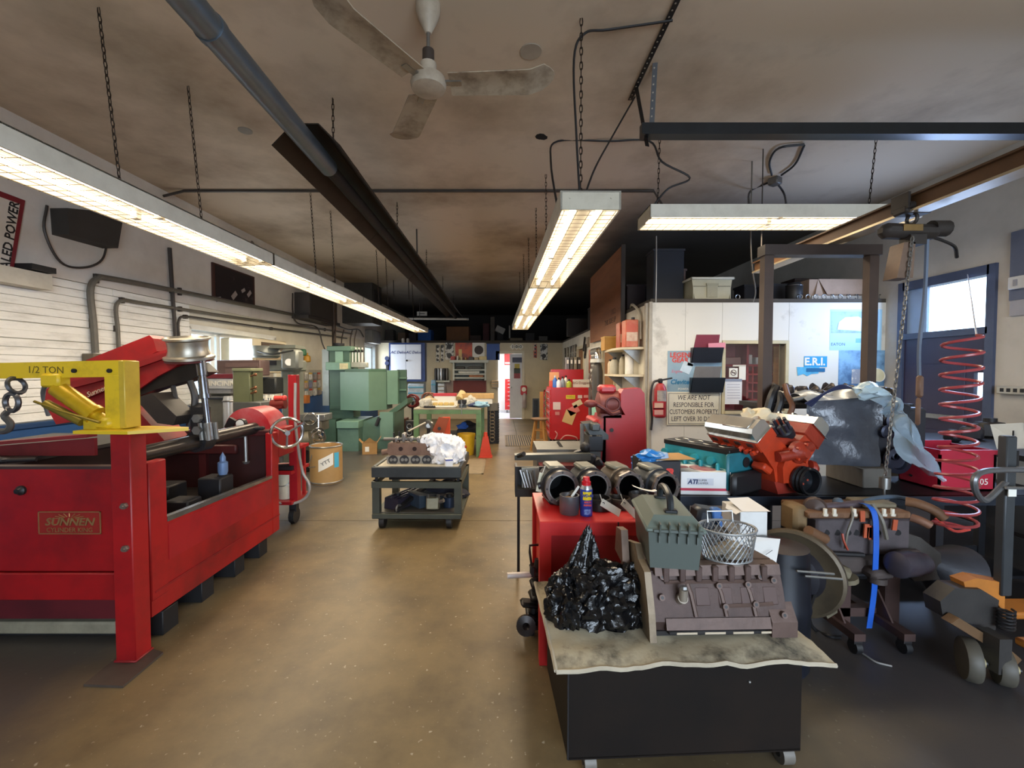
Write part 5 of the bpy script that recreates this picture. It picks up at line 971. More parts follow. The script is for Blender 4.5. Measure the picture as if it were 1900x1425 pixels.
for i, (a, b, y0, y1, l) in enumerate(((809, 816, 640, 672, 'narrow head gasket hung first on the back wall'), (818, 824, 640, 671, 'second narrow head gasket on the back wall'), (826, 842, 635, 668, 'wide black and silver head gasket on the back wall'), (990, 996, 638, 664, 'red head gasket strip beside the back door'), (1002, 1016, 638, 668, 'silver head gasket beside the back door'))):
    o = ht('head_gasket', l, 'gasket', (a + b) / 2, y0); va, vb = bw(a, y1), bw(b, y0); W = vb.x - va.x; H_ = vb.z - va.z; m = B(); m.bb(va.x, vb.x, YB - .03, YB - .012, va.z, vb.z, .006)
    P('sheet', m, GK if i != 3 else M('#a8442f', .5, 0, '#d9cdbd', .7, 9, hard=(.5, .56)), o, w=1)
    nh = max(2, int(H_ / (W * .9)))
    for k in range(min(nh, 4)): P('bore', B().cyl((va.x + W / 2, YB - .034, va.z + H_ * (k + .5) / min(nh, 4)), (va.x + W / 2, YB - .03, va.z + H_ * (k + .5) / min(nh, 4)), W * .3, n=12), BLACK, o, w=1)
o = ht('red_poster', 'red and orange poster on the back wall above the shelf', 'poster', 860, 655); P('sheet', bx(845, 876, 636, 668, .0, .015), M('#c2502e', .5, 0, '#4d2f3a', .8, 2.2, hard=(.45, .6)), o, w=1, smooth=False); P('printed_can', bx(851, 857, 648, 668, .015, .02), M('#d8b26a', .5, 0, amt=.3), o, w=1)
o = ht('square_clock', 'white square wall panel with a round dark face on the back wall', 'speaker', 888, 650); P('panel', bx(877, 899, 636, 664, .0, .05), PAPER, o, w=1, smooth=False); v = bw(888.5, 649.5, .05); P('round_face', B().cyl(v, v - Vector((0, .012, 0)), .14, n=24), M('#3c302a', .6, 0, amt=.3), o, w=1)
o = ht('blue_board', 'plain deep blue panel hung beside the back door', 'panel', 915, 652); P('panel', bx(903, 927, 637, 668, .0, .03), M('#1f4a94', .5, 0, amt=.2), o, w=1, smooth=False); P('frame', bx(902, 928, 636, 638, .0, .04), DKM, o, w=1)
# grey shelf unit
SG = M('#a9aca2', .5, .1, '#70736b', .4, 4)
o = ht('steel_shelf', 'grey steel wall shelf unit above the maroon backboard', 'shelf', 868, 690); 
P('top_shelf', bx(834, 906, 668, 673, .0, .45), SG, o, w=1, smooth=False); 
for a, b in ((840, 843), (899, 902)): P('side', bx(a, b, 673, 706, .0, .4), SG, o, w=1, smooth=False)
for y in (685, 693, 700): P('shelf', bx(843, 899, y, y + 2.5, .0, .38), SG, o, w=1, smooth=False)
P('back', bx(840, 902, 673, 706, .0, .02), M('#7d8078', .6, .1, amt=.4), o, w=1)
o = ht('maroon_backboard', 'maroon backboard behind the far bench', 'panel', 872, 713); P('board', bx(824, 902, 706, 728, .01, .06), M('#6f2a26', .6, 0, '#431a18', .4, 3), o, w=1, smooth=False); P('grey_end', bx(824, 841, 706, 728, .06, .08), M('#8f7d75', .6, 0, amt=.3), o, w=1)
for i, (px, w_, h_, hx) in enumerate(((840, 8, 7, '#a8463f'), (849, 3, 8, '#d8cdb5'), (856, 4, 6, '#c9b98f'), (864, 3, 5, '#b98a4a'), (874, 9, 6, '#4a443e'), (884, 8, 5, '#b9a27a'), (896, 14, 7, '#d9c48f'))):
    O('shelf_box', bx(px - w_ / 2, px + w_ / 2, 668 - h_, 668, .08, .3, .01), M(hx, .6, 0, amt=.4), ['red rag box', 'white upright tube', 'cream packet', 'amber bottle', 'black flat box', 'tan open box', 'long yellow carton'][i] + ' on top of the grey wall shelf', ['box', 'tube', 'packet', 'bottle', 'box', 'box', 'carton'][i], bw(px, 668, .2), w=1)
for i, (a, b, y, hx) in enumerate(((846, 862, 685, '#3d3c38'), (868, 894, 685, '#4b4a44'), (850, 890, 693, '#cfcfc6'), (870, 897, 700, '#b9794f'))):
    O('stored_part', bx(a, b, y - 5, y, .05, .3, .02), M(hx, .6, 0, amt=.4), ['dark casting near the gaskets on the upper grey shelf', 'dark casting near the door on the upper grey shelf', 'pale flat carton on the middle grey shelf', 'brown tray on the lowest grey shelf'][i], 'part', bw((a + b) / 2, y, .2), w=1)
# valve cover stack standing against the wall, far bench
for i in range(5):
    a = 806 + i * 5.2; O('valve_cover', bx(a, a + 4, 683, 706, .05, .3, .02), M(['#3d3d40', '#8f9296', '#c9ccd0', '#303033', '#55504a'][i], .35, .4, '#232325', .4, 7), '%s upright cover, number %s in the row on the back wall' % (['charcoal', 'grey', 'silver', 'black', 'brown'][i], ['one', 'two', 'three', 'four', 'five'][i]), 'cover', bw(a + 2, 706, .2), w=1, group='upright covers on the back wall')
O('cover_rail', bx(804, 834, 706, 709, .0, .32), SG, 'grey ledge carrying the upright covers', 'ledge', bw(819, 707, .2), w=1)
for i, (px0, px1, py0, py1, hx, l, c) in enumerate(((757, 786, 712, 745, '#b9c4cc', 'pale blue-grey shelf unit low on the back wall', 'shelf'), (800, 808, 705, 750, '#7d9cb5', 'light blue cloth hanging by the far bench', 'cloth'), (812, 824, 712, 735, '#c9d2dc', 'white carton pile at the back of the far bench', 'carton'), (912, 925, 706, 720, '#c2a070', 'tan board beside the back door', 'board'))):
    o = ht('wall_item', l, c, px0, py1, .4); P('body', bx(px0, px1, py0, py1, .05, .45, .02), M(hx, .6, 0, '#5d6a78', .5, 6), o, w=1)
    for k in range(3): P('shelf_line', bx(px0, px1, py0 + (k + .5) * (py1 - py0) / 3, py0 + (k + .5) * (py1 - py0) / 3 + 2, .45, .47), M('#4fa3c2' if i < 2 else '#8d8779', .5, 0, amt=.3), o, w=1)
# number board over the door, and what shows through the door
o = ht('number_board', 'cream number board reading 100 above the back door', 'sign', 958, 643); P('board', bx(946, 971, 637, 649, .0, .02), M('#cfc4a8', .6, 0, amt=.2), o, w=1, smooth=False)
for i, ch_ in enumerate('100'):
    v = bw(951 + i * 7.5, 643.5, .025); dm = P('diamond', B().box(v, (.13, .012, .13), (0, PI / 4, 0)), PAPER, o, w=1, smooth=False); text('digit', ch_, .14, BLACK, dm, v - o.location + Vector((0, -.008, 0)), FRONT, .001, 1, 0, .002)
# back room
def br(px, py, Y): return at(px, py, Y=Y)
o = T('tool_chest', 'red roller tool chest with silver drawer pulls seen through the back door', 'tool chest', (br(947, 760, 15.6).x, 15.5, 0)); RC = M('#b01c20', .35, 0, '#6d1014', .3, 4); x0, x1 = br(937, 700, 15.5).x, br(958, 700, 15.5).x
P('body', B().bb(x0, x1, 15.5, 15.95, .12, 1.22), RC, o, w=1, smooth=False)
for i, z in enumerate((.2, .42, .56, .7, .86, .98, 1.1)): d = P('drawer', B().bb(x0 + .02, x1 - .02, 15.48, 15.5, z, z + (.2 if i == 0 else .1)), RC, o, w=1, smooth=False); P('pull', B().bb(x0 + .1, x1 - .1, 15.465, 15.48, z + .05, z + .07), CHROME, d, w=1)
for x in (x0 + .06, x1 - .06): P('caster', B().cyl((x, 15.6, .05), (x + .03, 15.6, .05), .05), BLACK, o, w=1)
o = T('white_box', 'white carton on the red tool chest in the back room', 'box', (br(951, 700, 15.6).x, 15.6, 1.225)); P('carton', B().bb(-.1, .12, 0, .3, 0, .28), PAPER, o); P('lid', B().bb(-.11, .13, -.01, .31, .22, .29), WHITE, o)
o = T('red_wall_poster', 'red poster on the white back room wall', 'poster', br(944, 665, 16.4)); P('sheet', B().bb(br(936, 690, 16.4).x, br(950, 690, 16.4).x, 16.42, 16.45, br(936, 677, 16.4).z, br(936, 652, 16.4).z), M('#c2303a', .5, 0, '#5d1a20', .5, 3), o, w=1, smooth=False); P('white_strip', B().bb(br(937, 690, 16.4).x, br(949, 690, 16.4).x, 16.41, 16.42, br(936, 675, 16.4).z, br(936, 672, 16.4).z), PAPER, o, w=1)
dx = T('door_stickers', 'band of coloured stickers on the half-open back door', 'stickers', (.5, YB + .01, 1.7)); 
for z, hx, w_ in ((1.86, '#353a55', .3), (1.66, '#b9a83a', .16), (1.52, '#26301f', .2), (1.36, '#8f2f3a', .2)): P('sticker', B().bb(-.15 + (.3 - w_) / 2, -.15 + (.3 + w_) / 2, -.004, .004, z - 1.78, z - 1.62), M(hx, .5, 0, '#191a20', .5, 15), dx)
o = T('wall_extinguisher', 'red fire extinguisher hung on the back door edge', 'fire extinguisher', at(973, 745, Y=YB - .15)); P('cylinder', B().lathe([(.06, -.2), (.07, -.15), (.07, .25), (.03, .33), (0, .35)]), M('#a39a98', .4, .2, '#7d2a2a', .4, 4), o); P('red_head', B().box((-.02, 0, .35), (.2, .12, .3), None, .03), M('#b92c3a', .4, 0, amt=.2), o); P('round_label', B().cyl((-.02, -.065, .38), (-.02, -.061, .38), .07, n=16), PAPER, o)
o = T('framed_board', 'dark blue-grey framed panel leaning on the wall beside the back door', 'panel', (at(994, 775, Y=13.4).x, 13.4, 0)); P('frame', B().box((0, 0, .33), (.2, .04, .66), (.0, 0, 0), .005), M('#5d6672', .4, .2, '#2c3038', .5, 6), o); P('inner', B().box((0, -.022, .33), (.14, .01, .56)), M('#3a4350', .4, .2, amt=.4), o)
# loft over the back room: boxes in the dark
LB = [(775, 800, 612, '#1d4a8a', 'blue crate on the back loft'), (828, 870, 606, '#6a4526', 'large brown carton on the back loft'), (896, 908, 600, '#4a2526', 'dark red box standing on the back loft'), (910, 918, 588, '#3f3a36', 'tall dark box on the back loft'), (738, 752, 617, '#6d5846', 'tan carton on the back loft by the last window-side light'), (944, 947, 604, '#9b948a', 'pale upright board on the back loft'), (758, 772, 618, '#2c2a33', 'black bag on the back loft'), (946, 970, 628, '#7a6b55', 'low tan carton above the back door'), (870, 892, 622, '#3c2a20', 'low brown carton beside the large one'), (1000, 1016, 624, '#56524e', 'grey carton at the office end of the back loft'), (715, 730, 612, '#4a443d', 'dim brown carton at the window end of the back loft'), (975, 992, 618, '#3b3837', 'black machine part on the back loft')]
for i, (a, b, t_, hx, l) in enumerate(LB):
    Y = 13.8 + .3 * (i % 3); v = at((a + b) / 2, 634, Y=Y); w_ = at(b, 634, Y=Y).x - at(a, 634, Y=Y).x; h_ = max(.12, at(a, t_, Y=Y).z - 2.47)
    o = T('loft_box', l, 'box', (v.x, Y, 2.472), R.uniform(-.15, .15)); P('box', B().bb(-w_ / 2, w_ / 2, 0, .4, 0, h_, .008), M(hx, .8, 0, '#1a1715', .4, 4), o); P('lid_tape', B().bb(-w_ / 2, w_ / 2, .17, .23, h_, h_ + .004), M('#5d5346', .6, 0, amt=.2), o)
o = T('leaning_book_box', 'pale carton tipped on its corner on the back loft', 'box', at(928, 612, Y=14.3)); P('carton', B().box((0, .1, 0), (.3, .3, .2), (0, .45, 0), .006), M('#a8a49a', .7, 0, amt=.3), o); P('support', B().bb(-.1, .1, 0, .2, 2.472 - at(928, 612, Y=14.3).z, -.1), M('#2a2725', .8, 0, amt=.3), o)
o = T('loft_tube_light', 'unlit pale tube fitting hung across in front of the back loft', 'light fixture', at(815, 591, Y=13.2)); a, b = at(757, 591, Y=13.2), at(866, 592, Y=13.2); P('tube', B().cyl(a, b, .035, n=10), M('#c9c4ba', .4, .2, amt=.2), o, w=1); P('end_cap', B().cyl(b, b + Vector((.06, 0, 0)), .045, n=10), STEEL, o, w=1)
for k in (.2, .8): P('hanging_rod', B().cyl(a.lerp(b, k), Vector((a.lerp(b, k).x, 13.2, CEIL)), .01, n=5), CONDUIT, o, w=1)
o = T('loft_sign', 'small pale sign plate hung above the tube fitting', 'sign', at(783, 582, Y=13.6)); P('plate', B().box((0, 0, 0), (.32, .02, .13)), M('#b9b6ae', .5, 0, amt=.3), o); P('arrow', B().box((0, -.012, 0), (.18, .004, .02)), BLACK, o); P('hanger', B().cyl((0, 0, .06), (0, 0, CEIL - o.location.z), .008, n=5), CONDUIT, o)
# ---------------- office side wall
def sw(py_, px, x=0.0): return at(px, py_, X=XO - x)
def sbx(px0, px1, py0, py1, d0, d1, bev=0.0):
    """board on the office side wall; px0 is the far edge"""
    a = at(px0, py1, X=XO); b = at(px1, py0, X=XO); c_ = at(px0, py0, X=XO); e_ = at(px1, py1, X=XO)
    return B().prism([(a.y, a.z), (e_.y, e_.z), (b.y, b.z), (c_.y, c_.z)], XO - d1, XO - d0, 'x')
o = T('plywood_sheet', 'brown stencilled plywood sheet standing up against the loft edge', 'board', (1.88, 7.9, 2.1)); ya, yb2 = 9.05, 6.68
P('board', B().bb(1.86, 1.885, yb2, ya, 2.1, 3.45), M('#8a5a3a', .6, 0, '#4a2f20', .6, 1.8, stretch=(1, .4, 3)), o, w=1, smooth=False)
for s_, z, y in (('THIS SIDE UP', 2.36, 7.4), ('1 X 2', 2.5, 7.2)): text('stencil', s_, .13, M('#3a2a22', .7, 0, amt=0), o.children[0], (1.858 - 1.88, y - 7.9, z - 2.1), (PI/2, 0, -PI/2), .0005)
P('edge_post', B().bb(1.84, 1.9, yb2 - .03, yb2, 2.1, 3.45), M('#3d332c', .6, 0, amt=.3), o, w=1)
# corner shelves by the office corner
SH = M('#cfc6ae', .6, 0, '#8b8068', .5, 5)
for i, (z, l) in enumerate(((1.81, 'upper pale corner shelf carrying the red tins'), (1.44, 'lower pale corner shelf with cups and bottles'))):
    o = T('corner_shelf', l, 'shelf', (XO - .01, 6.3, z)); P('board', B().prism([(XO - .01, 5.75), (XO - .3, 5.9), (XO - .34, 6.2), (XO - .28, 6.9), (XO - .01, 7.1)], z, z + .03, 'z'), SH, o, w=1)
    for y in (5.95, 6.8): P('shelf_bracket', B().prism([(XO - .25, z), (XO - .02, z), (XO - .02, z - .2)], y, y + .02, 'y'), STEEL, o, w=1)
for i, (y, w_, h_, hx, l) in enumerate(((5.95, .17, .37, '#c2553a', 'nearer orange-red tin on the upper corner shelf'), (6.25, .17, .37, '#a8452f', 'farther orange-red tin on the upper corner shelf'))):
    o = T('solvent_tin', l, 'tin', (XO - .16, y, 1.842)); P('body', B().bb(-w_ / 2, w_ / 2, -.1, .1, 0, h_, .008), M(hx, .4, .1, '#d8b48a', .5, 5), o); P('label', B().bb(-w_ / 2 + .01, w_ / 2 - .01, -.104, -.1, .08, .2), M('#d9c0a8', .5, 0, '#b03a2a', .6, 14), o); P('cap', B().cyl((.04, 0, h_), (.04, 0, h_ + .04), .025, n=12), BLACK, o)
o = T('wood_box', 'yellow wooden box at the far end of the upper corner shelf', 'box', (XO - .2, 6.85, 1.842)); P('box', B().bb(-.12, .12, -.12, .12, 0, .2), M('#b98a3f', .6, 0, '#8a6228', .4, 4), o); P('lid', B().bb(-.125, .125, -.125, .125, .2, .215), M('#cfa85a', .6, 0, amt=.3), o)
for i, (x, y, z, r, h_, hx, l) in enumerate(((.1, 6.5, 1.842, .035, .16, '#d8d2c4', 'white bottle on the upper corner shelf'), (.2, 6.85, 1.472, .04, .2, '#d8c4a8', 'cream bottle on the lower corner shelf'), (.14, 6.35, 1.472, .05, .26, '#a39a86', 'grey canister on the lower corner shelf'), (.12, 6.1, 1.472, .06, .36, '#dcd8d0', 'tall white paper roll on the lower corner shelf'), (.2, 6.6, 1.472, .07, .22, '#b0aa98', 'grey filter tin on the lower corner shelf'))):
    o = T('bottle', l, 'bottle', (XO - x, y, z)); P('body', B().lathe([(r, 0), (r, h_ * .8), (r * .5, h_), (r * .4, h_), (0, h_)], n=14), M(hx, .5, 0, amt=.4), o); P('cap', B().cyl((0, 0, h_), (0, 0, h_ + .03), r * .45, n=10), BLACK if i else REDP, o)
# gas cylinder, hanging belts, posters
v = at(1107, 735, Y=7.35); o = T('gas_cylinder', 'tall dark gas cylinder with a teal foot chained by the office wall', 'gas cylinder', (v.x, 7.3, 0)); P('body', B().lathe([(.085, .0), (.09, .02), (.09, 1.5), (.07, 1.62), (.035, 1.68), (0, 1.68)], n=20), M('#4a4642', .45, .2, '#2e2b28', .4, 5), o); P('teal_band', B().lathe([(.091, .1), (.092, .12), (.092, .92), (.091, .94)], n=20, cap=False), M('#8fc2b0', .5, 0, '#5d8a7d', .4, 5), o)
P('collar', B().cyl((0, 0, 1.66), (0, 0, 1.72), .12, n=16), M('#d8d6cc', .4, .2, amt=.3), o); P('valve', B().lathe([(.04, 1.72), (.05, 1.8), (.03, 1.84), (.045, 1.88), (0, 1.9)], n=12), CHROME, o)
o = T('hung_timing_chains', 'bunch of silver chains and gears hung on the office side wall', 'chains', (XO - .04, 8.35, 2.0))
for i in range(7): P('chain_loop', B().ring((XO - .05, 7.5 + i * .11 + .75, 1.62 - .05 * (i % 3)), (1, 0, 0), .09, .018, 18, 5, 1.0).chain((XO - .06, 8.25 + i * .11, 1.95), (XO - .06, 8.25 + i * .11, 1.15 + .1 * (i % 3)), .09, .014, .03), STEEL, o, w=1)
P('hook_rail', B().bb(XO - .05, XO, 8.2, 9.1, 1.95, 2.0), WHITE, o, w=1)
for i, (y, z, h_, w_, hx, l) in enumerate(((9.2, 1.72, .5, .4, '#c9826a', 'faded pink notice on the office side wall'), (9.55, 2.15, .22, .22, '#8f8474', 'grey plaque high on the office side wall'), (11.4, 1.95, .4, .7, '#a39a8a', 'pale gasket board far along the office side wall'))):
    o = T('wall_notice', l, 'notice', (XO - .012, y, z)); P('sheet', B().bb(-.012, .01, -w_ / 2, w_ / 2, -h_ / 2, h_ / 2), M(hx, .7, 0, '#5d4a42', .6, 6, hard=(.5, .6)), o, smooth=False); P('pin', B().cyl((-.012, 0, h_ * .45), (-.02, 0, h_ * .45), .012, n=6), STEEL, o)
for i, (y, z) in enumerate(((9.9, 2.15), (9.75, 1.98))): o = T('hung_bracket', ['upper dark bracket hung on the office side wall', 'lower dark bracket hung on the office side wall'][i], 'bracket', (XO - .03, y, z)); P('arm', B().box((0, 0, 0), (.03, .05, .3), (.5, 0, 0)), BLACK, o); P('eye', B().ring((0, .08, -.13), (1, 0, 0), .04, .015), BLACK, o)
for i, (y, hx) in enumerate(((11.1, '#4a443c'), (11.5, '#6d655a'), (11.9, '#38332e'), (12.4, '#8a8070'), (12.9, '#55504a'))):
    o = T('hung_gasket', 'long gasket set hung on the office side wall, %s from the near end' % ['first', 'second', 'third', 'fourth', 'fifth'][i], 'gasket', (XO - .02, y, 2.2)); o['group'] = 'gaskets along the office side wall'; P('sheet', B().bb(-.012, .0, -.1, .1, -.55, .0, .004), M(hx, .5, .2, '#cfc9ba', .7, 8, hard=(.52, .56)), o); P('nail', B().cyl((-.03, 0, -.02), (.02, 0, -.02), .008, n=6), STEEL, o)
# red tool cabinet with clutter, facing across
x0, y0 = at(1024, 822, Z=.1).x, 8.6
o = T('tool_cabinet', 'tall red tool cabinet with magnets and papers on its side by the office wall', 'tool cabinet', (1.4, 8.8, 0)); RB = M('#b8181e', .35, 0, '#6d1014', .4, 3); xa, xb = at(1022, 760, Y=8.6).x, at(1092, 760, Y=8.6).x
P('body', B().bb(xa, xb, 8.6, 9.4, .14, 1.18, .006), RB, o, w=1, smooth=False)
for i in range(7): d = P('drawer', B().bb(xa - .015, xa, 8.64, 9.36, .18 + i * .14, .3 + i * .14), RB, o, w=1, smooth=False); P('pull', B().bb(xa - .03, xa - .015, 8.7, 9.3, .24 + i * .14, .26 + i * .14), CHROME, d, w=1)
for x in (xa + .08, xb - .1):
    for y in (8.7, 9.3): P('caster', B().cyl((x - .02, y, .07), (x + .02, y, .07), .07, n=14), BLACK, o, w=1)
P('top_chest', B().bb(xa + .1, xb, 9.15, 9.55, 1.18, 1.55, .006), RB, o, w=1, smooth=False)
def mag(name, px0, px1, py0, py1, hx, rot=0, txt=None):
    a, b = at(px0, py1, Y=8.598), at(px1, py0, Y=8.598); c_ = (a + b) / 2; w_, h_ = b.x - a.x, b.z - a.z
    k = P(name, B().box(c_ + Vector((0, -.006, 0)), (w_, .01, h_), (0, rot, 0)), M(hx, .6, 0, amt=.2), o, w=1, smooth=False)
    if txt: text('lettering', txt, h_ * .7, BLACK, k, c_ + Vector((0, -.012, 0)) - o.location, (PI/2, 0, 0), .0005, .9)
mag('yellow_sticker', 1050, 1067, 733, 740, '#d9c52a', 0, 'TOOLS'); mag('white_sticker', 1026, 1040, 746, 760, '#d8c4c0'); mag('sticker', 1072, 1080, 733, 739, '#cfc0bc'); mag('sticker', 1083, 1091, 733, 738, '#c98a86'); mag('manila_folder', 1046, 1066, 762, 786, '#cfae7a', .35); mag('pink_slip', 1054, 1074, 754, 768, '#d87a74', -.5); mag('notepad', 1062, 1080, 744, 754, '#d9cba8', -.5); mag('sticker', 1030, 1038, 764, 770, '#c9827c')
P('handle_bar', B().tube(bez([at(1030, 815, Y=8.55), at(1034, 806, Y=8.5), at(1030, 800, Y=8.5)], 5), .012, 6).tube(bez([at(1040, 816, Y=8.55), at(1050, 808, Y=8.5), at(1068, 811, Y=8.5), at(1072, 818, Y=8.55)], 5), .012, 6), M('#d8a8a4', .4, .2, amt=.2), o, w=1)
top = [(1030, 8.8, '#2f66b8', .05, .2, 'blue spray bottle on the red tool cabinet', 'bottle'), (1037, 8.75, '#d8dde6', .05, .16, 'white bottle on the red tool cabinet', 'bottle'), (1044, 8.9, '#8f9aa8', .05, .18, 'grey spray can on the red tool cabinet', 'can'), (1056, 8.8, '#a8b83a', .055, .13, 'yellow-green canister on the red tool cabinet', 'canister'), (1050, 9.0, '#e4e0d4', .05, .2, 'cream jug behind the bottles on the red tool cabinet', 'jug')]
for px, Y, hx, r, h_, l, c_ in top: o2 = T('bottle', l, c_, (at(px, 700, Y=Y).x, Y, 1.182)); P('body', B().lathe([(r, 0), (r, h_ * .7), (r * .35, h_), (0, h_)], n=14), M(hx, .35, 0, amt=.3), o2); P('cap', B().cyl((0, 0, h_), (0, 0, h_ + .04), r * .4, n=8), M('#d8d8d8' if hx[1] == '2' else '#20242c', .4, 0, amt=0), o2)
o2 = T('license_plate', 'white plate with brown lettering standing on the red tool cabinet', 'plate', (at(1078, 720, Y=8.85).x, 8.85, 1.182)); P('plate', B().box((0, 0, .08), (.34, .012, .16), (-.1, 0, 0)), M('#d8d4c8', .5, 0, amt=.2), o2, smooth=False); text('lettering', 'BIG Doggies', .07, M('#6d3a2a', .5, 0, amt=0), o2.children[0], (0, -.012, .09), (PI/2 - .1, 0, 0), .0005)
o2 = T('orange_folder', 'orange paper stood at the stool end of the red tool cabinet', 'paper', (at(1026, 700, Y=9.1).x, 9.05, 1.182)); P('sheet', B().box((0.02, 0, .16), (.2, .01, .3), (-.1, 0, 0)), M('#e0a070', .6, 0, amt=.1), o2); P('red_sheet', B().box((.0, -.02, .07), (.18, .01, .12), (-.1, 0, 0)), M('#cf5a44', .6, 0, amt=.1), o2)
for i, px in enumerate((1052, 1059, 1066, 1073)): o2 = T('grey_file', 'grey binder on the chest top, %s from the stool' % ['first', 'second', 'third', 'fourth'][i], 'binder', (at(px, 700, Y=9.3).x, 9.3, 1.552)); o2['group'] = 'binders on the red chest'; P('cover', B().bb(-.03, .03, -.1, .1, 0, .26), M(['#77777b', '#5d5a52', '#8a836f', '#45423d'][i], .6, 0, amt=.3), o2); P('label', B().bb(-.02, .02, -.104, -.1, .12, .2), PAPER, o2)
# rack with hoops and the stool
o = T('belt_rack', 'red rack of hanging belts at the end of the tool cabinet', 'rack', at(1014, 800, Y=9.5)); 
P('side_frame', B().bb(at(1009, 700, Y=9.5).x, at(1011, 700, Y=9.5).x, 9.5, 9.54, 0, 1.1).bb(at(1009, 700, Y=9.5).x, at(1021, 700, Y=9.5).x, 9.5, 9.54, 1.06, 1.1), REDP, o, w=1)
for i in range(6): P('belt', B().ring(at(1016, 738 + i * 10, Y=9.48), (.3, 1, .2), .07, .012, 14, 5), M('#6d6660', .5, .2, amt=.4), o, w=1)
P('wood_post', B().bb(at(1002, 700, Y=9.6).x, at(1008, 700, Y=9.6).x, 9.6, 9.66, 0, 1.05), WOODL, o, w=1)
v = at(1001, 834, Z=0); o = T('shop_stool', 'round-seated wooden shop stool in the aisle by the red tool cabinet', 'stool', v); h_ = .61
P('seat', B().lathe([(.155, h_ - .035), (.17, h_ - .02), (.17, h_ - .005), (.155, h_), (0, h_)], n=24), M('#7a5e46', .5, 0, '#4d392a', .4, 5), o)
for a in range(4):
    c_, s_ = math.cos(a * PI / 2 + .5), math.sin(a * PI / 2 + .5); P('leg', B().tube([(.1 * c_, .1 * s_, h_ - .03), (.15 * c_, .15 * s_, .3), (.2 * c_, .2 * s_, 0)], .02, 8), M('#a8793f', .5, 0, '#6d4c28', .4, 4), o)
    e_ = (math.cos((a + 1) * PI / 2 + .5), math.sin((a + 1) * PI / 2 + .5)); 
    for z, q in ((.16, .172), (.38, .135)): P('rung', B().cyl((q * c_, q * s_, z), (q * e_[0], q * e_[1], z), .011, n=7), M('#a8793f', .5, 0, '#6d4c28', .4, 4), o)
# ---------------- red pedestal hone with motor
HR = M('#a3242a', .4, 0, '#6d1c20', .45, 1.6); Y = 4.3
def hp(px, py): v = at(px, py, Y=Y); return (v.x, v.z)
o = T('pedestal_hone', 'big red pedestal honing machine with a belt guard hump and red motor', 'machine', (at(1150, 800, Y=Y).x, Y, 0)); zf = 0
gx = [hp(1120, 792), hp(1120, 772), hp(1160, 770), hp(1152, 755), hp(1152, 730), hp(1157, 722), hp(1188, 720), hp(1196, 730), hp(1199, 800), hp(1200, 860)]
P('belt_guard', B().prism(gx + [(hp(1200, 860)[0], .0), (hp(1112, 860)[0], .0)], Y, Y + .16, 'y'), HR, o, w=1, smooth=False)
P('guard_edge', B().prism([hp(1112, 800), hp(1120, 772), hp(1124, 772), hp(1124, 860), (hp(1124, 860)[0], 0), (hp(1100, 860)[0], 0)], Y + .0, Y + .4, 'y'), M('#9c1f26', .45, 0, '#4d1216', .4, 2), o, w=1, smooth=False)
P('pedestal', B().bb(hp(1108, 800)[0], hp(1195, 800)[0], Y + .14, Y + .6, 0, hp(1100, 778)[1] - .02, .02), HR, o, w=1, smooth=False)
m1, m2 = at(1106, 748, Y=Y + .15), at(1152, 748, Y=Y + .15); P('motor', B().lathe([(.06, 0), (.12, .02), (.13, .05), (.13, .22), (.12, .25), (0, .25)], m1, m2, n=22), M('#7a3a33', .5, .1, '#4a2520', .5, 6), o, w=1)
P('capacitor_box', B().bb(at(1111, 700, Y=Y + .1).x, at(1142, 700, Y=Y + .1).x, Y + .05, Y + .2, at(1111, 730, Y=Y + .1).z, at(1111, 714, Y=Y + .1).z, .025), HR, o, w=1)
P('motor_base', B().tube(bez([at(1100, 746, Y=Y), at(1120, 758, Y=Y - .02), at(1135, 768, Y=Y), at(1150, 764, Y=Y)], 5), .02, 7).box(at(1130, 770, Y=Y + .1), (.2, .2, .04)).ring(at(1137, 750, Y=Y + .02), (0, 1, 0), .07, .012, 20, 6), M('#5d2623', .5, .2, '#381a18', .5, 6), o, w=1)
P('hand_crank', B().ball(at(1096, 749, Y=Y - .05), (.07, .03, .04)).cyl(at(1100, 750, Y=Y), at(1112, 752, Y=Y), .02, n=8), M('#6d2a26', .5, .1, amt=.4), o, w=1)
P('guard_knob', B().cyl(at(1135, 798, Y=Y - .02), at(1135, 798, Y=Y), .02, n=8), BLACK, o, w=1)
HG = M('#4b4d4c', .4, .4, '#2a2b2b', .5, 6)
P('spindle_head', pb(B(), 1092, 1120, 808, 838, Y - .25, .3, .01), M('#2e2f33', .4, .3, '#1d1d1f', .5, 7), o, w=1); P('head_top', B().prism([hp(1076, 782), hp(1096, 780), hp(1120, 802), hp(1120, 810), hp(1092, 810)], Y - .2, Y, 'y'), HG, o, w=1, smooth=False); P('head_block', pb(B(), 1098, 1114, 786, 800, Y - .3, .12, .01), HG, o, w=1)
P('drip_arm', B().tube([at(1080, 786, Y=Y - .2), at(1080, 836, Y=Y - .22)], .02, 8), STEEL, o, w=1); P('belt', B().tube(bez([at(1035, 820, Y=Y), at(1050, 838, Y=Y - .1), at(1075, 845, Y=Y - .15), at(1095, 838, Y=Y - .2)], 5), .015, 6), BLACK, o, w=1)
r0, r1 = at(955, 850, Y=Y - .5), at(1090, 842, Y=Y - .35); P('stroke_rail', B().prism([(r0.x, r0.z - .02), (r0.x, r0.z + .025), (r1.x, r1.z + .03), (r1.x, r1.z - .03)], Y - .5, Y - .4, 'y'), M('#62645f', .35, .5, '#3a3c38', .4, 6), o, w=1, smooth=False)
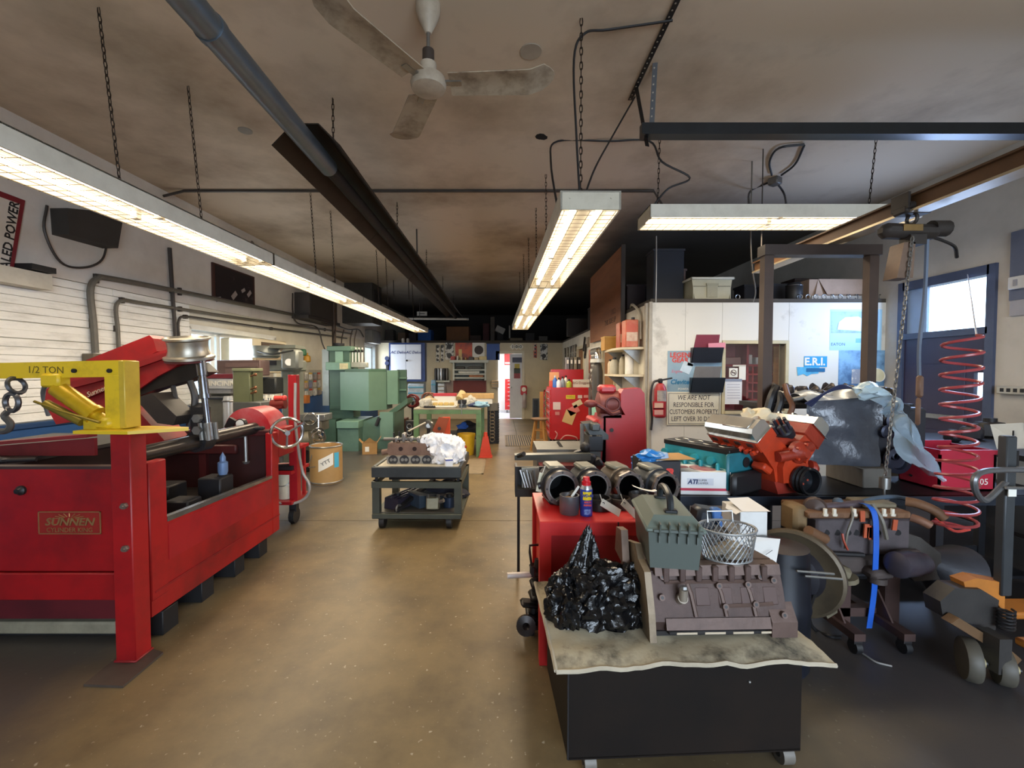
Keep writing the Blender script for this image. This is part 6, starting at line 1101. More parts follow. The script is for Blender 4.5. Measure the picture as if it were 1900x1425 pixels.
P('drip_tray', pb(B(), 996, 1115, 834, 900, Y - .2, .5), M('#6b6a66', .5, .3, '#3d3c3a', .5, 4), o, w=1); P('lower_tray', B().bb(at(996, 700, Y=Y).x, at(1112, 700, Y=Y).x, Y - .35, Y + .2, at(996, 872, Y=Y - .3).z, at(996, 862, Y=Y - .3).z), M('#5d1a1c', .5, 0, amt=.4), o, w=1)
P('work_fixture', B().ball(at(1086, 830, Y=Y - .4), .05, 8, 5).cyl(at(1072, 836, Y=Y - .4), at(1078, 855, Y=Y - .4), .04, n=10).box(at(1092, 850, Y=Y - .35), (.12, .1, .1), (0, .3, 0), .02).box(at(1104, 862, Y=Y - .3), (.14, .1, .12), (0, -.5, 0), .02), DKM, o, w=1)
P('pointer_rod', B().cyl(at(962, 846, Y=Y - .5), at(972, 842, Y=Y - .6), .02, n=8), DKM, o, w=1)
# cabinet of mandrels left of the transmissions
o = T('mandrel_rack', 'dark open rack of mandrels and grey plate at the end of the red bench', 'rack', at(990, 912, Y=3.3)); q = 3.2
P('back', pb(B(), 956, 1018, 866, 922, q, .02), BLACK, o, w=1); P('base_shelf', pb(B(), 956, 1012, 908, 922, q - .12, .15), M('#3a3937', .5, .3, amt=.4), o, w=1); P('side', pb(B(), 956, 960, 866, 912, q - .12, .14), BLACK, o, w=1); P('grey_plate', B().box(at(984, 888, Y=q - .05), (.13, .02, .16), (-.1, 0, .1)), M('#9a9b94', .4, .4, amt=.3), o, w=1)
for i in range(5): P('mandrel', B().cyl(at(965 + i * 6, 872 + (i % 2) * 4, Y=q - .1), at(975 + i * 5, 905, Y=q - .12), .009, n=6), STEEL, o, w=1)
P('leg', B().bb(at(960, 700, Y=q).x, at(965, 700, Y=q).x, q, q + .03, 0, at(960, 920, Y=q).z).bb(at(1010, 700, Y=q).x, at(1015, 700, Y=q).x, q, q + .03, 0, at(960, 920, Y=q).z), DKM, o, w=1)
# hooks with gloves, extinguisher on the office corner
v = at(1225, 740, Y=YO - .09); o = T('corner_extinguisher', 'red fire extinguisher with black hose on the office front corner', 'fire extinguisher', v); P('cylinder', B().lathe([(.06, -.24), (.075, -.22), (.075, .12), (.045, .19), (.025, .2), (0, .2)], n=22), M('#a3232a', .35, 0, '#6d1a20', .4, 4), o)
P('label', B().grid(lambda u, w: (.0765 * math.sin((u - .5) * 1.7), -.0765 * math.cos((u - .5) * 1.7), -.03 + .14 * w), 6, 1), M('#9a9490', .5, 0, '#3d3a3a', .6, 18), o); P('head', B().box((0, 0, .23), (.05, .05, .06), None, .01).box((.06, -.02, .25), (.16, .03, .02), (0, -.2, 0)), DKM, o); P('hose', B().tube(bez([(0, 0, .24), (-.1, -.02, .2), (-.13, -.02, .0), (-.11, -.02, -.25), (-.12, -.02, -.4)], 6), .015, 7), BLACK, o)
o = T('extinguisher_notices', 'two red and cream notice plates under the fire extinguisher', 'notice', at(1222, 760, Y=YO - .01)); a = o.location
for py, hx in ((752, '#c9a590'), (765, '#c4938a')): v = at(1222, py, Y=YO - .17) - a; P('red_plate', B().box(v, (.14, .01, .1)), M('#a8242c', .5, 0, amt=.2), o); P('panel', B().box(v + Vector((0, -.007, 0)), (.11, .006, .06)), M(hx, .6, 0, amt=.2), o)
# ================================================================ office front wall
def ow(px, py, d=0.0): return at(px, py, Y=YO - d)
def obx(px0, px1, py0, py1, d0, d1, bev=0.0):
    a, b = ow(px0, py1, d1), ow(px1, py0, d1); return B().bb(a.x, b.x, YO - d1, YO - d0, a.z, b.z, bev)
o = T('notice_sign', 'cream enamel sign disclaiming customers property left over 30 days', 'sign', ow(1287, 759, .02))
P('plate', obx(1237, 1338, 727, 789, .01, .02, .004), M('#dcd7c3', .45, 0, '#a39b82', .3, 5), o, w=1, smooth=False)
bd = B(); a, b = ow(1240, 786.5, .022), ow(1335, 729.5, .022)
for q in ((a.x, b.x, a.z, a.z + .005), (a.x, b.x, b.z - .005, b.z), (a.x, a.x + .005, a.z, b.z), (b.x - .005, b.x, a.z, b.z)): bd.bb(q[0], q[1], YO - .0222, YO - .02, q[2], q[3])
pt = P('border', bd, BLACK, o, w=1, smooth=False); INK = M('#2c2b38', .5, 0, amt=0)
for s_, py, sx_, sh in (('WE ARE NOT', 738, .92, .2), ('RESPONSIBLE FOR', 751.5, .86, 0), ('CUSTOMERS PROPERTY', 764.5, .78, 0), ('LEFT OVER 30 DAYS', 777.5, .86, 0)): text('lettering', s_, .088, INK, o.children[0], ow(1287, py, .0205) - o.location, FRONT, .0012, sx_ * .86, sh)
o = T('cylinder_poster', 'blue-grey advertising poster with red headline on the office wall', 'poster', ow(1289, 690, .01)); sh = P('sheet', obx(1238, 1343, 651, 730, .0, .008), M('#8fa9b8', .5, 0, '#5d7d90', .6, 2.5), o, w=1, smooth=False)
RI = M('#cf4a3f', .5, 0, amt=0); text('headline', 'LEGEND', .085, RI, sh, ow(1266, 659, .009) - o.location, FRONT, .0008, 1, 0, .003); text('headline', 'GEAR', .085, RI, sh, ow(1262, 668.5, .009) - o.location, FRONT, .0008, 1, 0, .003)
text('lettering', 'Clevite', .085, M('#1f6f96', .5, 0, amt=0), sh, ow(1261, 709, .009) - o.location, FRONT, .0008, 1, .2, .003); text('lettering', 'POWER', .04, PAPER, sh, ow(1268, 722, .009) - o.location, FRONT, .0008); text('lettering', 'Engine', .055, M('#c86a7a', .5, 0, amt=0), sh, ow(1256, 689, .009) - o.location, FRONT, .0008, 1, .2)
P('printed_piston', B().box(ow(1274, 682, .01), (.13, .004, .14), (0, .4, 0)).box(ow(1282, 672, .01), (.08, .004, .1), (0, .2, 0)), M('#c9d9e2', .4, .1, '#7d99a8', .5, 9), o, w=1)
def pocket(px0, px1, py0, py1, hx, hx2, l, back):
    o = T('file_pocket', l, 'file pocket', ow((px0 + px1) / 2, py1, .01)); a, b = ow(px0, py1, .1), ow(px1, py0, .1)
    P('pocket', B().prism([(-.012, 0), (-.05, 0), (-.11, b.z - a.z), (-.1, b.z - a.z), (-.04, .01), (-.012, .01)], a.x - o.location.x + .02, b.x - o.location.x, 'x'), M(hx, .35, 0, amt=.3), o, smooth=False)
    P('back_plate', B().prism([(a.x + .03, a.z), (b.x - .04, a.z), (b.x, back), (a.x + .1, back)], YO - .012, YO - .004, 'y'), M(hx2, .4, 0, amt=.3), o, w=1, smooth=False)
    P('end_wall', B().prism([(-.012, 0), (-.05, 0), (-.11, b.z - a.z), (-.012, b.z - a.z)], a.x - o.location.x + .02, a.x - o.location.x + .026, 'x').prism([(-.012, 0), (-.05, 0), (-.11, b.z - a.z), (-.012, b.z - a.z)], b.x - o.location.x - .006, b.x - o.location.x, 'x'), M(hx, .35, 0, amt=.3), o, smooth=False)
    return o
pocket(1283, 1342, 645, 673, '#262a33', '#7a2236', 'upper black wall file pocket with burgundy back', ow(1300, 621).z)
o = pocket(1281, 1345, 700, 728, '#272d35', '#6d6a68', 'lower black wall file pocket with grey back', ow(1300, 680).z)
O('papers', B().box(ow(1330, 642, .04), (.22, .004, .08), (0, -.05, 0)), M('#d98a9a', .6, 0, amt=.1), 'pink paper sticking out of the upper file pocket', 'paper', ow(1330, 648, .04), w=1)
o = T('no_smoking_sign', 'small white no smoking sign on the office window', 'sign', ow(1361, 691, .01)); P('plate', obx(1353, 1369, 683, 700, .0, .01), PAPER, o, w=1, smooth=False); v = ow(1361, 691.5, .012); P('ring_symbol', B().ring(v, (0, 1, 0), .035, .005, 20, 5).box(v, (.07, .004, .009), (0, .7, 0)).box(v, (.045, .004, .012)), M('#6d5a58', .5, 0, amt=0), o, w=1)
o = T('price_sheet', 'white notice sheet in a sleeve below the no smoking sign', 'notice', ow(1361, 728, .01)); P('sheet', obx(1345, 1377, 707, 750, .0, .008), M('#e8e8ea', .4, 0, amt=.1), o, w=1, smooth=False); P('grey_header', obx(1345, 1377, 703, 708, .0, .012), M('#8d95a6', .5, 0, amt=.2), o, w=1)
for i in range(6): P('printed_line', obx(1349, 1373, 713 + i * 5, 714 + i * 5, .008, .009), M('#a9a9b4', .5, 0, amt=0), o, w=1)
o = T('taped_note', 'white note taped on the office window beside the no smoking sign', 'note', ow(1378, 690, .01)); P('sheet', obx(1371, 1384, 679, 705, .0, .006), PAPER, o, w=1, smooth=False); P('tape', obx(1360, 1384, 677, 680, .0, .008), M('#c9c4b4', .5, 0, amt=.1), o, w=1)
o = T('eri_sign', 'bright blue sign with white initials on the office wall', 'sign', ow(1513, 679, .01)); BLU = M('#2f9ad2', .4, 0, '#2379a8', .3, 5); k = P('panel', obx(1492, 1535, 661, 681, .0, .01), BLU, o, w=1, smooth=False); text('lettering', 'E.R.I.', .135, PAPER, k, ow(1512, 671.5, .011) - o.location, FRONT, .001, 1, 0, .004)
P('lower_panel', B().prism([(ow(1494, 1).x, ow(1, 697).z), (ow(1505, 1).x, ow(1, 694).z), (ow(1512, 1).x, ow(1, 698).z), (ow(1520, 1).x, ow(1, 694).z), (ow(1533, 1).x, ow(1, 693).z), (ow(1535, 1).x, ow(1, 681).z), (ow(1492, 1).x, ow(1, 681).z)], YO - .01, YO, 'y'), M('#5db4dc', .4, 0, '#2a7fae', .7, 9), o, w=1, smooth=False); P('dark_band', obx(1496, 1531, 683, 690, .01, .012), M('#1f6a9c', .4, 0, amt=.3), o, w=1)
o = T('truck_poster', 'pale blue poster of a wrapped vehicle high on the office wall', 'poster', ow(1587, 612, .01)); P('sheet', obx(1539, 1637, 574, 650, .0, .006), M('#a4cbdd', .5, 0, '#84b4c6', .3, 2), o, w=1, smooth=False); P('photo', obx(1542, 1630, 578, 618, .006, .008), M('#8fb4d6', .5, 0, '#5f74aa', .7, 3, hard=(.45, .6)), o, w=1, smooth=False); m = B(); v = ow(1585, 603, .009)
m.prism([(v.x + x, v.z + z) for x, z in ((-.22, -.06), (-.2, .04), (-.12, .1), (.05, .11), (.14, .05), (.24, .02), (.25, -.05), (.1, -.08))], YO - .012, YO - .008, 'y'); P('printed_car', m, M('#c4d8e0', .5, 0, '#8ab0bd', .4, 5), o, w=1, smooth=False); text('lettering', 'EATON', .055, M('#41618a', .5, 0, amt=0), o.children[0], ow(1555, 639, .0065) - o.location, FRONT, .0008); P('badge', obx(1588, 1606, 628, 636, .006, .008), M('#6fb0c8', .4, 0, amt=.3), o, w=1)
o = T('photo_poster', 'blue photo poster under the vehicle poster, partly hidden by the gantry', 'poster', ow(1600, 682, .01)); P('sheet', obx(1555, 1645, 650, 716, .0, .006), M('#86b3d6', .5, 0, '#284a78', .8, 3, hard=(.42, .62)), o, w=1, smooth=False); P('printed_cups', obx(1580, 1600, 685, 712, .006, .008), M('#e0dccf', .4, 0, '#5d6f90', .7, 8, hard=(.45, .55)), o, w=1)
o = T('round_lid', 'cream plastic lid hung by the door under the blue poster', 'lid', ow(1627, 696, .05)); P('disc', B().lathe([(.0, 0), (.08, .0), (.085, .02), (.0, .03)], (0, 0, 0), (0, -1, .2)), M('#d8cfa8', .5, 0, amt=.2), o); P('rim', B().ring((0, -.02, 0), (0, -1, .2), .084, .006), WHITE, o)
# pigeonhole rack inside the office, seen through its window
PR = M('#b3323c', .5, 0, '#7a2028', .4, 3); o = T('pigeonhole_rack', 'red pigeonhole rack seen through the office window', 'rack', (3.35, 6.0, 1.0)); Yp = 6.05; a, b = at(1340, 765, Y=Yp), at(1452, 630, Y=Yp)
P('back', B().bb(a.x, b.x, Yp + .3, Yp + .32, .3, b.z), M('#8d2630', .5, 0, amt=.3), o, w=1, smooth=False); xm = at(1385, 700, Y=Yp).x; zm = at(1385, 680, Y=Yp).z
for z in (b.z - .03, zm): P('shelf', B().bb(a.x, b.x, Yp, Yp + .3, z, z + .03), PR, o, w=1, smooth=False)
for x in (a.x, xm, b.x - .03): P('side', B().bb(x, x + .03, Yp, Yp + .3, 0, b.z), PR, o, w=1, smooth=False)
for i in range(1, 6): P('divider', B().bb(xm + (b.x - xm) * i / 6, xm + (b.x - xm) * i / 6 + .015, Yp, Yp + .3, .6, zm), PR, o, w=1, smooth=False)
for i in range(1, 6): P('shelf', B().bb(xm, b.x, Yp, Yp + .3, zm - i * .12, zm - i * .12 + .02), PR, o, w=1, smooth=False)
for i, (px, hx, w_, h_) in enumerate(((1358, '#a8756a', .22, .1), (1390, '#d8c8c0', .05, .14), (1405, '#e0d8d0', .08, .1))): v = at(px, 675, Y=Yp + .1); O('office_box', B().bb(-w_ / 2, w_ / 2, -.06, .06, 0, h_, .01), M(hx, .6, 0, amt=.3), ['brown open tool roll', 'white tube', 'white carton'][i] + ' on the red rack behind the office window', ['tool', 'tube', 'carton'][i], (v.x, Yp + .12, zm + .031))
o = T('yellow_plank', 'varnished board standing at the far edge of the office window', 'board', (at(1444, 700, Y=5.85).x, 5.85, 0)); P('board', B().bb(-.06, .08, 0, .02, 0, 1.85), WOODL, o); P('edge', B().bb(.08, .1, 0, .03, 0, 1.85), M('#d8b06a', .6, 0, amt=.2), o)
# stuff on the office deck
DZ = OT + .052
def dk(px, Y): return (at(px, 600, Y=Y).x, Y, DZ)
o = T('storage_tote', 'grey-beige plastic storage tote without lid on the office deck', 'tote', dk(1320, 5.75)); hw = .27; TM = M('#b9b296', .5, 0, '#857e66', .35, 4)
m = B(); 
for y in (-.001, .36): m.prism([(-hw, .3), (-hw + .045, 0), (hw - .045, 0), (hw, .3)], y, y + .012, 'y')
m.prism([(0, 0), (.37, 0), (.37, .3), (0, .3)], -hw + .02, -hw + .03, 'x').prism([(0, 0), (.37, 0), (.37, .3), (0, .3)], hw - .03, hw - .02, 'x').bb(-hw + .045, hw - .045, 0, .37, 0, .01)
P('body', m, TM, o, smooth=False); P('rim', B().bb(-hw - .02, hw + .02, -.03, .0, .275, .305, .006).bb(-hw - .02, -hw, -.03, .4, .275, .305, .006).bb(hw, hw + .02, -.03, .4, .275, .305, .006), M('#d8d3c0', .5, 0, amt=.2), o); P('latch_recess', B().bb(-.07, .07, -.012, 0, .04, .22).bb(-.08, .08, -.02, 0, .2, .225), M('#a49d82', .5, 0, amt=.2), o)
for z in (.18,): P('molded_rib', B().bb(-hw + .03, -.08, -.01, 0, z, z + .012).bb(.08, hw - .03, -.01, 0, z, z + .012), M('#8f8870', .5, 0, amt=.2), o)
o = T('tan_carton', 'tan cardboard carton with a folded white flap on the office deck', 'carton', dk(1552, 5.85)); P('box', B().bb(-.38, .42, 0, .4, .03, .3), M('#a88d78', .8, 0, '#7d6656', .3, 3), o, smooth=False); P('white_base', B().bb(-.36, .45, -.03, .4, 0, .075), M('#d3cfc8', .7, 0, amt=.2), o, smooth=False); P('flap', B().add([(-.32, -.03, .07), (-.2, -.03, .07), (-.26, .0, .31)], [(0, 1, 2)]).add([(-.26, -.005, .305), (.42, -.005, .3), (.42, -.06, .09), (-.17, -.05, .09)], [(0, 1, 2, 3)]), M('#b79c88', .8, 0, amt=.25), o)
for i, (px, Y, w_, h_, hx, l) in enumerate(((1240, 6.0, .42, .74, '#23252c', 'tall black cabinet at the office deck corner'), (1265, 6.15, .1, .5, '#5d463c', 'brown strip board beside the tall black cabinet'), (1180, 7.0, .3, .45, '#3d2c26', 'dim brown carton behind the plywood sheet'), (1445, 6.2, .3, .3, '#2a2a30', 'black coil box behind the gantry post'), (1405, 6.5, .4, .35, '#26242a', 'dark carton in the shadow of the office deck'), (1505, 6.4, .5, .42, '#3a2f2c', 'dark brown carton behind the tan one'), (1120, 9.8, .6, .5, '#2b2624', 'black bundle far along the office deck'), (1075, 11.5, .6, .45, '#332d29', 'brown bundle at the far end of the office deck'), (1640, 5.95, .18, .3, '#4a3f3b', 'brown carton at the door end of the office deck'))):
    o = T('deck_box', l, 'box', dk(px, Y)); P('box', B().bb(-w_ / 2, w_ / 2, 0, .3, 0, h_, .01), M(hx, .7, 0, '#17161a', .4, 3), o, smooth=False); P('lid', B().bb(-w_ / 2 - .01, w_ / 2 + .01, -.01, .31, h_ - .02, h_ + .01), M(hx, .6, 0, '#101014', .3, 5), o)
o = T('black_kettle', 'black pot with shiny rim on the office deck left of the tan carton', 'pot', dk(1472, 5.8)); P('pot', B().lathe([(.09, 0), (.1, .02), (.1, .2), (.07, .24), (0, .25)], n=18), BLACK, o); P('rim', B().ring((0, 0, .2), (0, 0, 1), .1, .007), CHROME, o)
for i in range(12):
    px = 1468 + i * 15 if i else 1368; v = dk(px, 5.68); o = T('pipe_clamp', '', 'clamp', v); o['label'] = 'silver ring clamp on the office deck, %s' % ('alone beside the tote' if not i else '%s before the tan carton' % ['', 'first', 'second', 'third', 'fourth', 'fifth', 'sixth', 'seventh', 'eighth', 'ninth', 'tenth', 'last'][i]); o['group'] = 'ring clamps on the office deck'
    P('ring', B().ring((0, 0, .035), (R.uniform(-.4, .4), 1, 0), .03, .006, 12, 5), STEEL, o); P('screw', B().cyl((-.02, 0, .064), (.02, 0, .064), .006, n=6), DKM, o)
wire('hanging_wire', 'thin pale wire hanging from the light to the office deck', 'wire', [at(1218, 438, Y=5.5), at(1218, 500, Y=5.5), at(1217, 561, Y=5.55)], .007, M('#a9a49c', .5, .3, amt=.2))
wire('hanging_wire', 'thin dark wire dropping past the end of the crane rail', 'wire', [Vector((at(1393, 440, Y=4.6).x, 4.6, CEIL)), at(1393, 440, Y=4.6), at(1396, 500, Y=4.7), at(1402, 540, Y=5.0), at(1398, 560, Y=5.5)], .007, M('#6d675f', .5, .3, amt=.2))
wire('corner_pipe', 'painted conduit curving over the office side wall top', 'conduit', [(XO - .03, 5.9, 1.95), (XO - .03, 5.95, 2.3), (XO - .02, 6.3, 2.48), (XO + .1, 6.8, 2.5)], .02, M('#bdb5a2', .5, 0, amt=.4))
# ================================================================ engine bench and what stands on it
BZ = .70
o = T('engine_bench', 'long black steel bench carrying the engines', 'workbench', (2.6, 2.8, 0)); BM = M('#25262b', .45, .4, '#14141a', .5, 4); xa, xb = 1.17, 3.75
P('top', B().bb(xa, xb, 2.8, 3.34, BZ - .012, BZ, .003), BM, o, w=1, smooth=False); P('front_rail', B().bb(xa, xb, 2.79, 2.82, BZ - .06, BZ), M('#2d3440', .35, .5, '#1a1d24', .4, 5), o, w=1, smooth=False)
for x in (xa + .05, 1.75, 2.2, 2.9, xb - .05):
    for y in (2.84, 3.3): P('leg', B().bb(x - .025, x + .025, y - .02, y + .02, 0, BZ - .012), BM, o, w=1, smooth=False)
P('lower_rail', B().bb(xa + .05, xb - .05, 3.29, 3.31, .12, .17), BM, o, w=1, smooth=False); P('under_shelf', B().bb(xa + .1, xb - .1, 2.9, 3.3, .1, .12), BM, o, w=1)
# damper box
v = at(1306, 926, Y=2.83); o = T('damper_box', 'white and red printed carton at the front of the engine bench', 'carton', (at(1308, 900, Y=2.84).x, 2.83, BZ + .001), -.06); w_ = .16
P('carton', B().bb(-w_, w_, 0, .24, 0, .15), M('#e3e1df', .5, 0, '#b9b4ae', .2, 5), o, smooth=False)
P('red_band', B().bb(-w_ - .001, w_ + .001, -.001, .241, .025, .042), M('#c02c48', .5, 0, amt=.1), o, smooth=False); P('lid_print', B().cyl((.03, .12, .15), (.03, .12, .1512), .09, n=24).cyl((-.1, .15, .15), (-.1, .15, .1512), .04, n=16), M('#9a4a52', .5, 0, '#d8d0cc', .7, 12), o); k = P('logo_plate', B().bb(-.12, .05, -.0015, 0, .062, .108), M('#c8c9d0', .5, 0, amt=.1), o); text('lettering', 'ATI', .04, M('#23305a', .5, 0, amt=0), k, (-.085, -.002, .084), FRONT, .0008, 1, .2, .002); text('lettering', 'SUPER', .02, BLACK, k, (-.02, -.002, .094), FRONT, .0006); text('lettering', 'DAMPER', .018, BLACK, k, (-.018, -.002, .075), FRONT, .0006)
k2 = P('side_print', B().bb(-w_ - .002, -w_, .06, .2, .06, .12), M('#5d6070', .5, 0, amt=.3), o)
# ---- teal straight-six block
TEAL = M('#2f8f98', .4, 0, '#1a4a52', .5, 4, .2); o = T('teal_engine_block', 'teal inline six engine block with dark deck lying back on the engine bench', 'engine block', (1.60, 2.9, BZ + .001), .5)
L_ = .52
P('crankcase', B().prism([(-.13, 0), (.13, 0), (.14, .12), (.1, .16), (.1, .26), (-.1, .26), (-.1, .16), (-.14, .12)], 0, L_, 'y'), TEAL, o, smooth=False)
P('deck', B().bb(-.105, .105, -.01, L_ + .01, .26, .295, .004), M('#2b2b2c', .4, .5, '#151516', .5, 7), o)
for i in range(4): P('bore', B().cyl((0, .08 + i * .122, .29), (0, .08 + i * .122, .2965), .047, n=18), M('#0e0e10', .5, .3, amt=.1), o); P('bore_lip', B().ring((0, .08 + i * .122, .2965), (0, 0, 1), .049, .003, 18, 4), STEEL, o)
for i in range(4): P('core_plug', B().cyl((-.125, .12 + i * .13, .2), (-.1, .12 + i * .13, .2), .028, n=12), TEAL, o); P('cast_rib', B().box((-.125, .06 + i * .13, .12), (.03, .02, .15), None, .006), TEAL, o)
P('front_face', B().bb(-.14, .14, -.025, 0, .02, .27, .015), M('#246f7c', .45, 0, '#123840', .6, 6), o); P('water_port', B().cyl((.05, -.032, .2), (.05, -.02, .2), .035, n=14), BLACK, o); P('front_plate', B().bb(-.15, .16, -.08, -.03, .0, .15, .02), BLACK, o)
P('main_bore', B().ring((0, -.03, .07), (0, 1, 0), .05, .012), DKM, o)
# ---- orange V8
ORG = M('#b83a1a', .4, 0, '#5d2012', .6, 5, .25); OD = M('#96301c', .42, 0, '#4d1a12', .55, 7, .25)
o = T('orange_engine', 'orange V8 engine with polished valve covers and a grooved front pulley', 'engine', (1.93, 2.83, BZ + .001), .3); o.scale = (.86, .86, .86)
e = B(); LB_ = .5
P('oil_pan', B().prism([(-.1, 0), (.1, 0), (.14, .1), (-.14, .1)], .04, LB_, 'y'), M('#a3392c', .45, 0, '#5d1c16', .4, 5), o, smooth=False)
P('block', B().prism([(-.14, .1), (.14, .1), (.16, .2), (.29, .36), (.16, .46), (0, .34), (-.16, .46), (-.29, .36), (-.16, .2)], .03, LB_, 'y'), ORG, o, smooth=False)
for s_ in (-1, 1):
    mm = Matrix.Translation((s_ * .225, 0, .41)) @ Matrix.Rotation(s_ * .72, 4, 'Y')
    h = P('head', MB(mm).bb(-.1, .1, .02, LB_, -.02, .085, .008), ORG if s_ < 0 else OD, o, smooth=False)
    for i in range(4): P('exhaust_port', MB(mm).box((s_ * .1, .09 + i * .115, .05), (.012, .055, .04), None, .008), M('#3d1c14', .7, 0, amt=.3), h); 
    for i in range(8): P('head_bolt', MB(mm).cyl((s_ * .1, .05 + i * .06, .0), (s_ * .118, .05 + i * .06, .0), .011, n=6), ORG, h)
    vc = MB(mm); vc.prism([(-.085, .085), (-.08, .165), (-.05, .19), (.05, .19), (.08, .165), (.085, .085)], .02, LB_ - .01, 'y'); P('valve_cover', vc, M('#c9c6be', .22, .85, '#8a867c', .3, 6), o, smooth=False)
    P('cover_flange', MB(mm).bb(-.098, .098, .005, LB_ + .005, .083, .092, .003), CHROME, o)
    if s_ > 0:
        for i in range(3): P('cover_rib', MB(mm).tube([(-.07, .12 + i * .13, .18), (-.04, .12 + i * .13, .197), (.05, .12 + i * .13, .197), (.08, .12 + i * .13, .17)], .01, 6), CHROME, o)
    else: P('cover_step', MB(mm).bb(-.06, .05, .06, .3, .185, .2, .006), M('#d9d7d0', .2, .9, amt=.2), o)
for i in range(7): P('bolt_boss', B().cyl((-.3 + .02 * (i % 2), .07 + i * .06, .33 + .015 * (i % 3)), (-.335, .07 + i * .06, .32), .018, n=8), ORG, o)
P('timing_cover', B().prism([(-.12, .1), (.12, .1), (.13, .22), (.07, .36), (-.07, .36), (-.13, .22)], -.02, .03, 'y'), ORG, o, smooth=False)
P('water_pump', B().lathe([(.05, 0), (.085, .02), (.085, .06), (.05, .09), (.03, .12), (0, .12)], (.02, .02, .33), (.02, -1, .33), n=20).cyl((-.16, -.0, .3), (.0, -.03, .32), .04, n=12).cyl((.03, -.02, .34), (.17, .01, .36), .045, n=12), OD, o)
for a in range(5): P('pump_bolt', B().cyl((.02 + .07 * math.cos(a * 1.256), -.055, .33 + .07 * math.sin(a * 1.256)), (.02 + .07 * math.cos(a * 1.256), -.075, .33 + .07 * math.sin(a * 1.256)), .011, n=6), ORG, o)
P('intake_valley', B().bb(-.1, .1, .04, LB_ - .04, .36, .43, .02), OD, o)
P('fuel_pump', B().lathe([(.03, 0), (.06, .02), (.06, .05), (.03, .08), (0, .09)], (.16, .02, .2), (.3, -.05, .16), n=14), OD, o)
pc = (.03, -.02, .125)
P('front_pulley', B().lathe([(.02, .0), (.07, .0), (.075, -.02), (.1, -.02), (.105, .0), (.095, .012), (.105, .03), (.095, .042), (.105, .06), (.1, .075), (.085, .07), (.078, .02), (.02, .015)], (pc[0], -.05, pc[2]), (pc[0], -1.05, pc[2]), n=30), M('#33363b', .25, .7, '#1a1c20', .4, 6), o); P('damper_ring', B().cyl((pc[0], -.05, pc[2]), (pc[0], .0, pc[2]), .09, n=24), ORG, o)
for a in range(3): P('pulley_bolt', B().cyl((pc[0] + .03 * math.cos(a * 2.1), -.07, pc[2] + .03 * math.sin(a * 2.1)), (pc[0] + .03 * math.cos(a * 2.1), -.055, pc[2] + .03 * math.sin(a * 2.1)), .009, n=6), M('#b04a34', .4, .2, amt=.3), o)
P('side_mount', B().box((-.2, .1, .2), (.1, .12, .06), (0, .6, 0), .012), ORG, o); P('side_mount', B().box((.17, .1, .19), (.1, .12, .06), (0, -.6, 0), .012), ORG, o)
P('oil_filter', B().lathe([(.05, 0), (.055, .01), (.055, .1), (.03, .12), (0, .12)], (.26, .2, .09), (.26, .1, .085), n=16), M('#3a3d45', .4, .2, amt=.3), o)
# rag, ignition parts and valley cover on the orange engine
o2 = T('cream_rag', 'crumpled cream rag sitting on the orange engine', 'rag', o.location + Vector((-.03, .32, .42))); P('cloth', crumple(B(), (0, 0, 0), .1, .09, .07, 3.3, 3, .35), M('#d9cfb4', .85, 0, '#9a8c6d', .4, 6), o2); P('fold', crumple(B(), (-.06, .02, .04), .06, .05, .05, 5.5, 3, .4, flat=False), M('#cfc3a4', .85, 0, amt=.3), o2)
o2 = T('distributor', 'black distributor with a green band and spark plug towers on the orange engine', 'distributor', o.location + Vector((.0, .1, .4))); dm = (Matrix.Rotation(-.7, 4, 'Y') @ Matrix.Rotation(.35, 4, 'X'))
P('body', MB(dm).lathe([(.03, -.12), (.035, -.05), (.06, -.03), (.06, .02), (.05, .03), (0, .03)], n=18), M('#23262c', .4, .2, amt=.3), o2); P('green_band', MB(dm).cyl((0, 0, -.13), (0, 0, -.095), .042, n=16), M('#1f9c6d', .4, 0, amt=.1), o2)
for a in range(8): P('cap_tower', MB(dm).cyl((.042 * math.cos(a * PI / 4), .042 * math.sin(a * PI / 4), .02), (.046 * math.cos(a * PI / 4), .046 * math.sin(a * PI / 4), .1), .011, n=8), M('#2b303c', .35, 0, amt=.2), o2)
# ---- grey sheet-wrapped engine on wood blocks
o = T('wrapped_engine', 'engine on wood blocks behind a grey plastic sheet, pulleys showing beside the hoist chain', 'engine', (2.75, 3.15, BZ + .001)); q = 3.08
for x in (2.62, 3.22): P('wood_block', B().bb(x - .1, x + .1, 2.98, 3.33, BZ + .001, BZ + .14, .006), M('#6b6760', .75, 0, '#45423d', .5, 5, stretch=(1, 6, 1)), o, w=1)
P('block', B().bb(2.5, 3.1, 3.12, 3.34, BZ + .14, BZ + .55, .02), M('#2b2c33', .5, .3, '#17181d', .5, 5), o, w=1)
def cover(u, v_):
    a0, a1, b0, b1 = at(1500, 860, Y=q), at(1632, 868, Y=q - .03), at(1500, 745, Y=q + .05), at(1640, 735, Y=q)
    p = a0.lerp(a1, u).lerp(b0.lerp(b1, u), v_); return (p.x, p.y - .012 * math.sin(u * 9 + v_ * 5) - .01 * math.sin(v_ * 13), p.z)
SHM = M('#4d515a', .2, .1, '#2c2f37', .5, 4, .5)
P('plastic_sheet', B().grid(cover, 14, 10, .0), SHM, o, w=1)
def cover2(u, v_):
    p = Vector(cover(u, 1.0)); return (p.x + .0, p.y + .3 * v_, p.z + .06 * math.sin(PI * v_) * (1 + .4 * math.sin(u * 11)) - .02 * v_)
P('sheet_top', B().grid(cover2, 14, 6, .0), M('#9aa0a6', .25, .1, '#5d6068', .5, 4, .2), o, w=1)
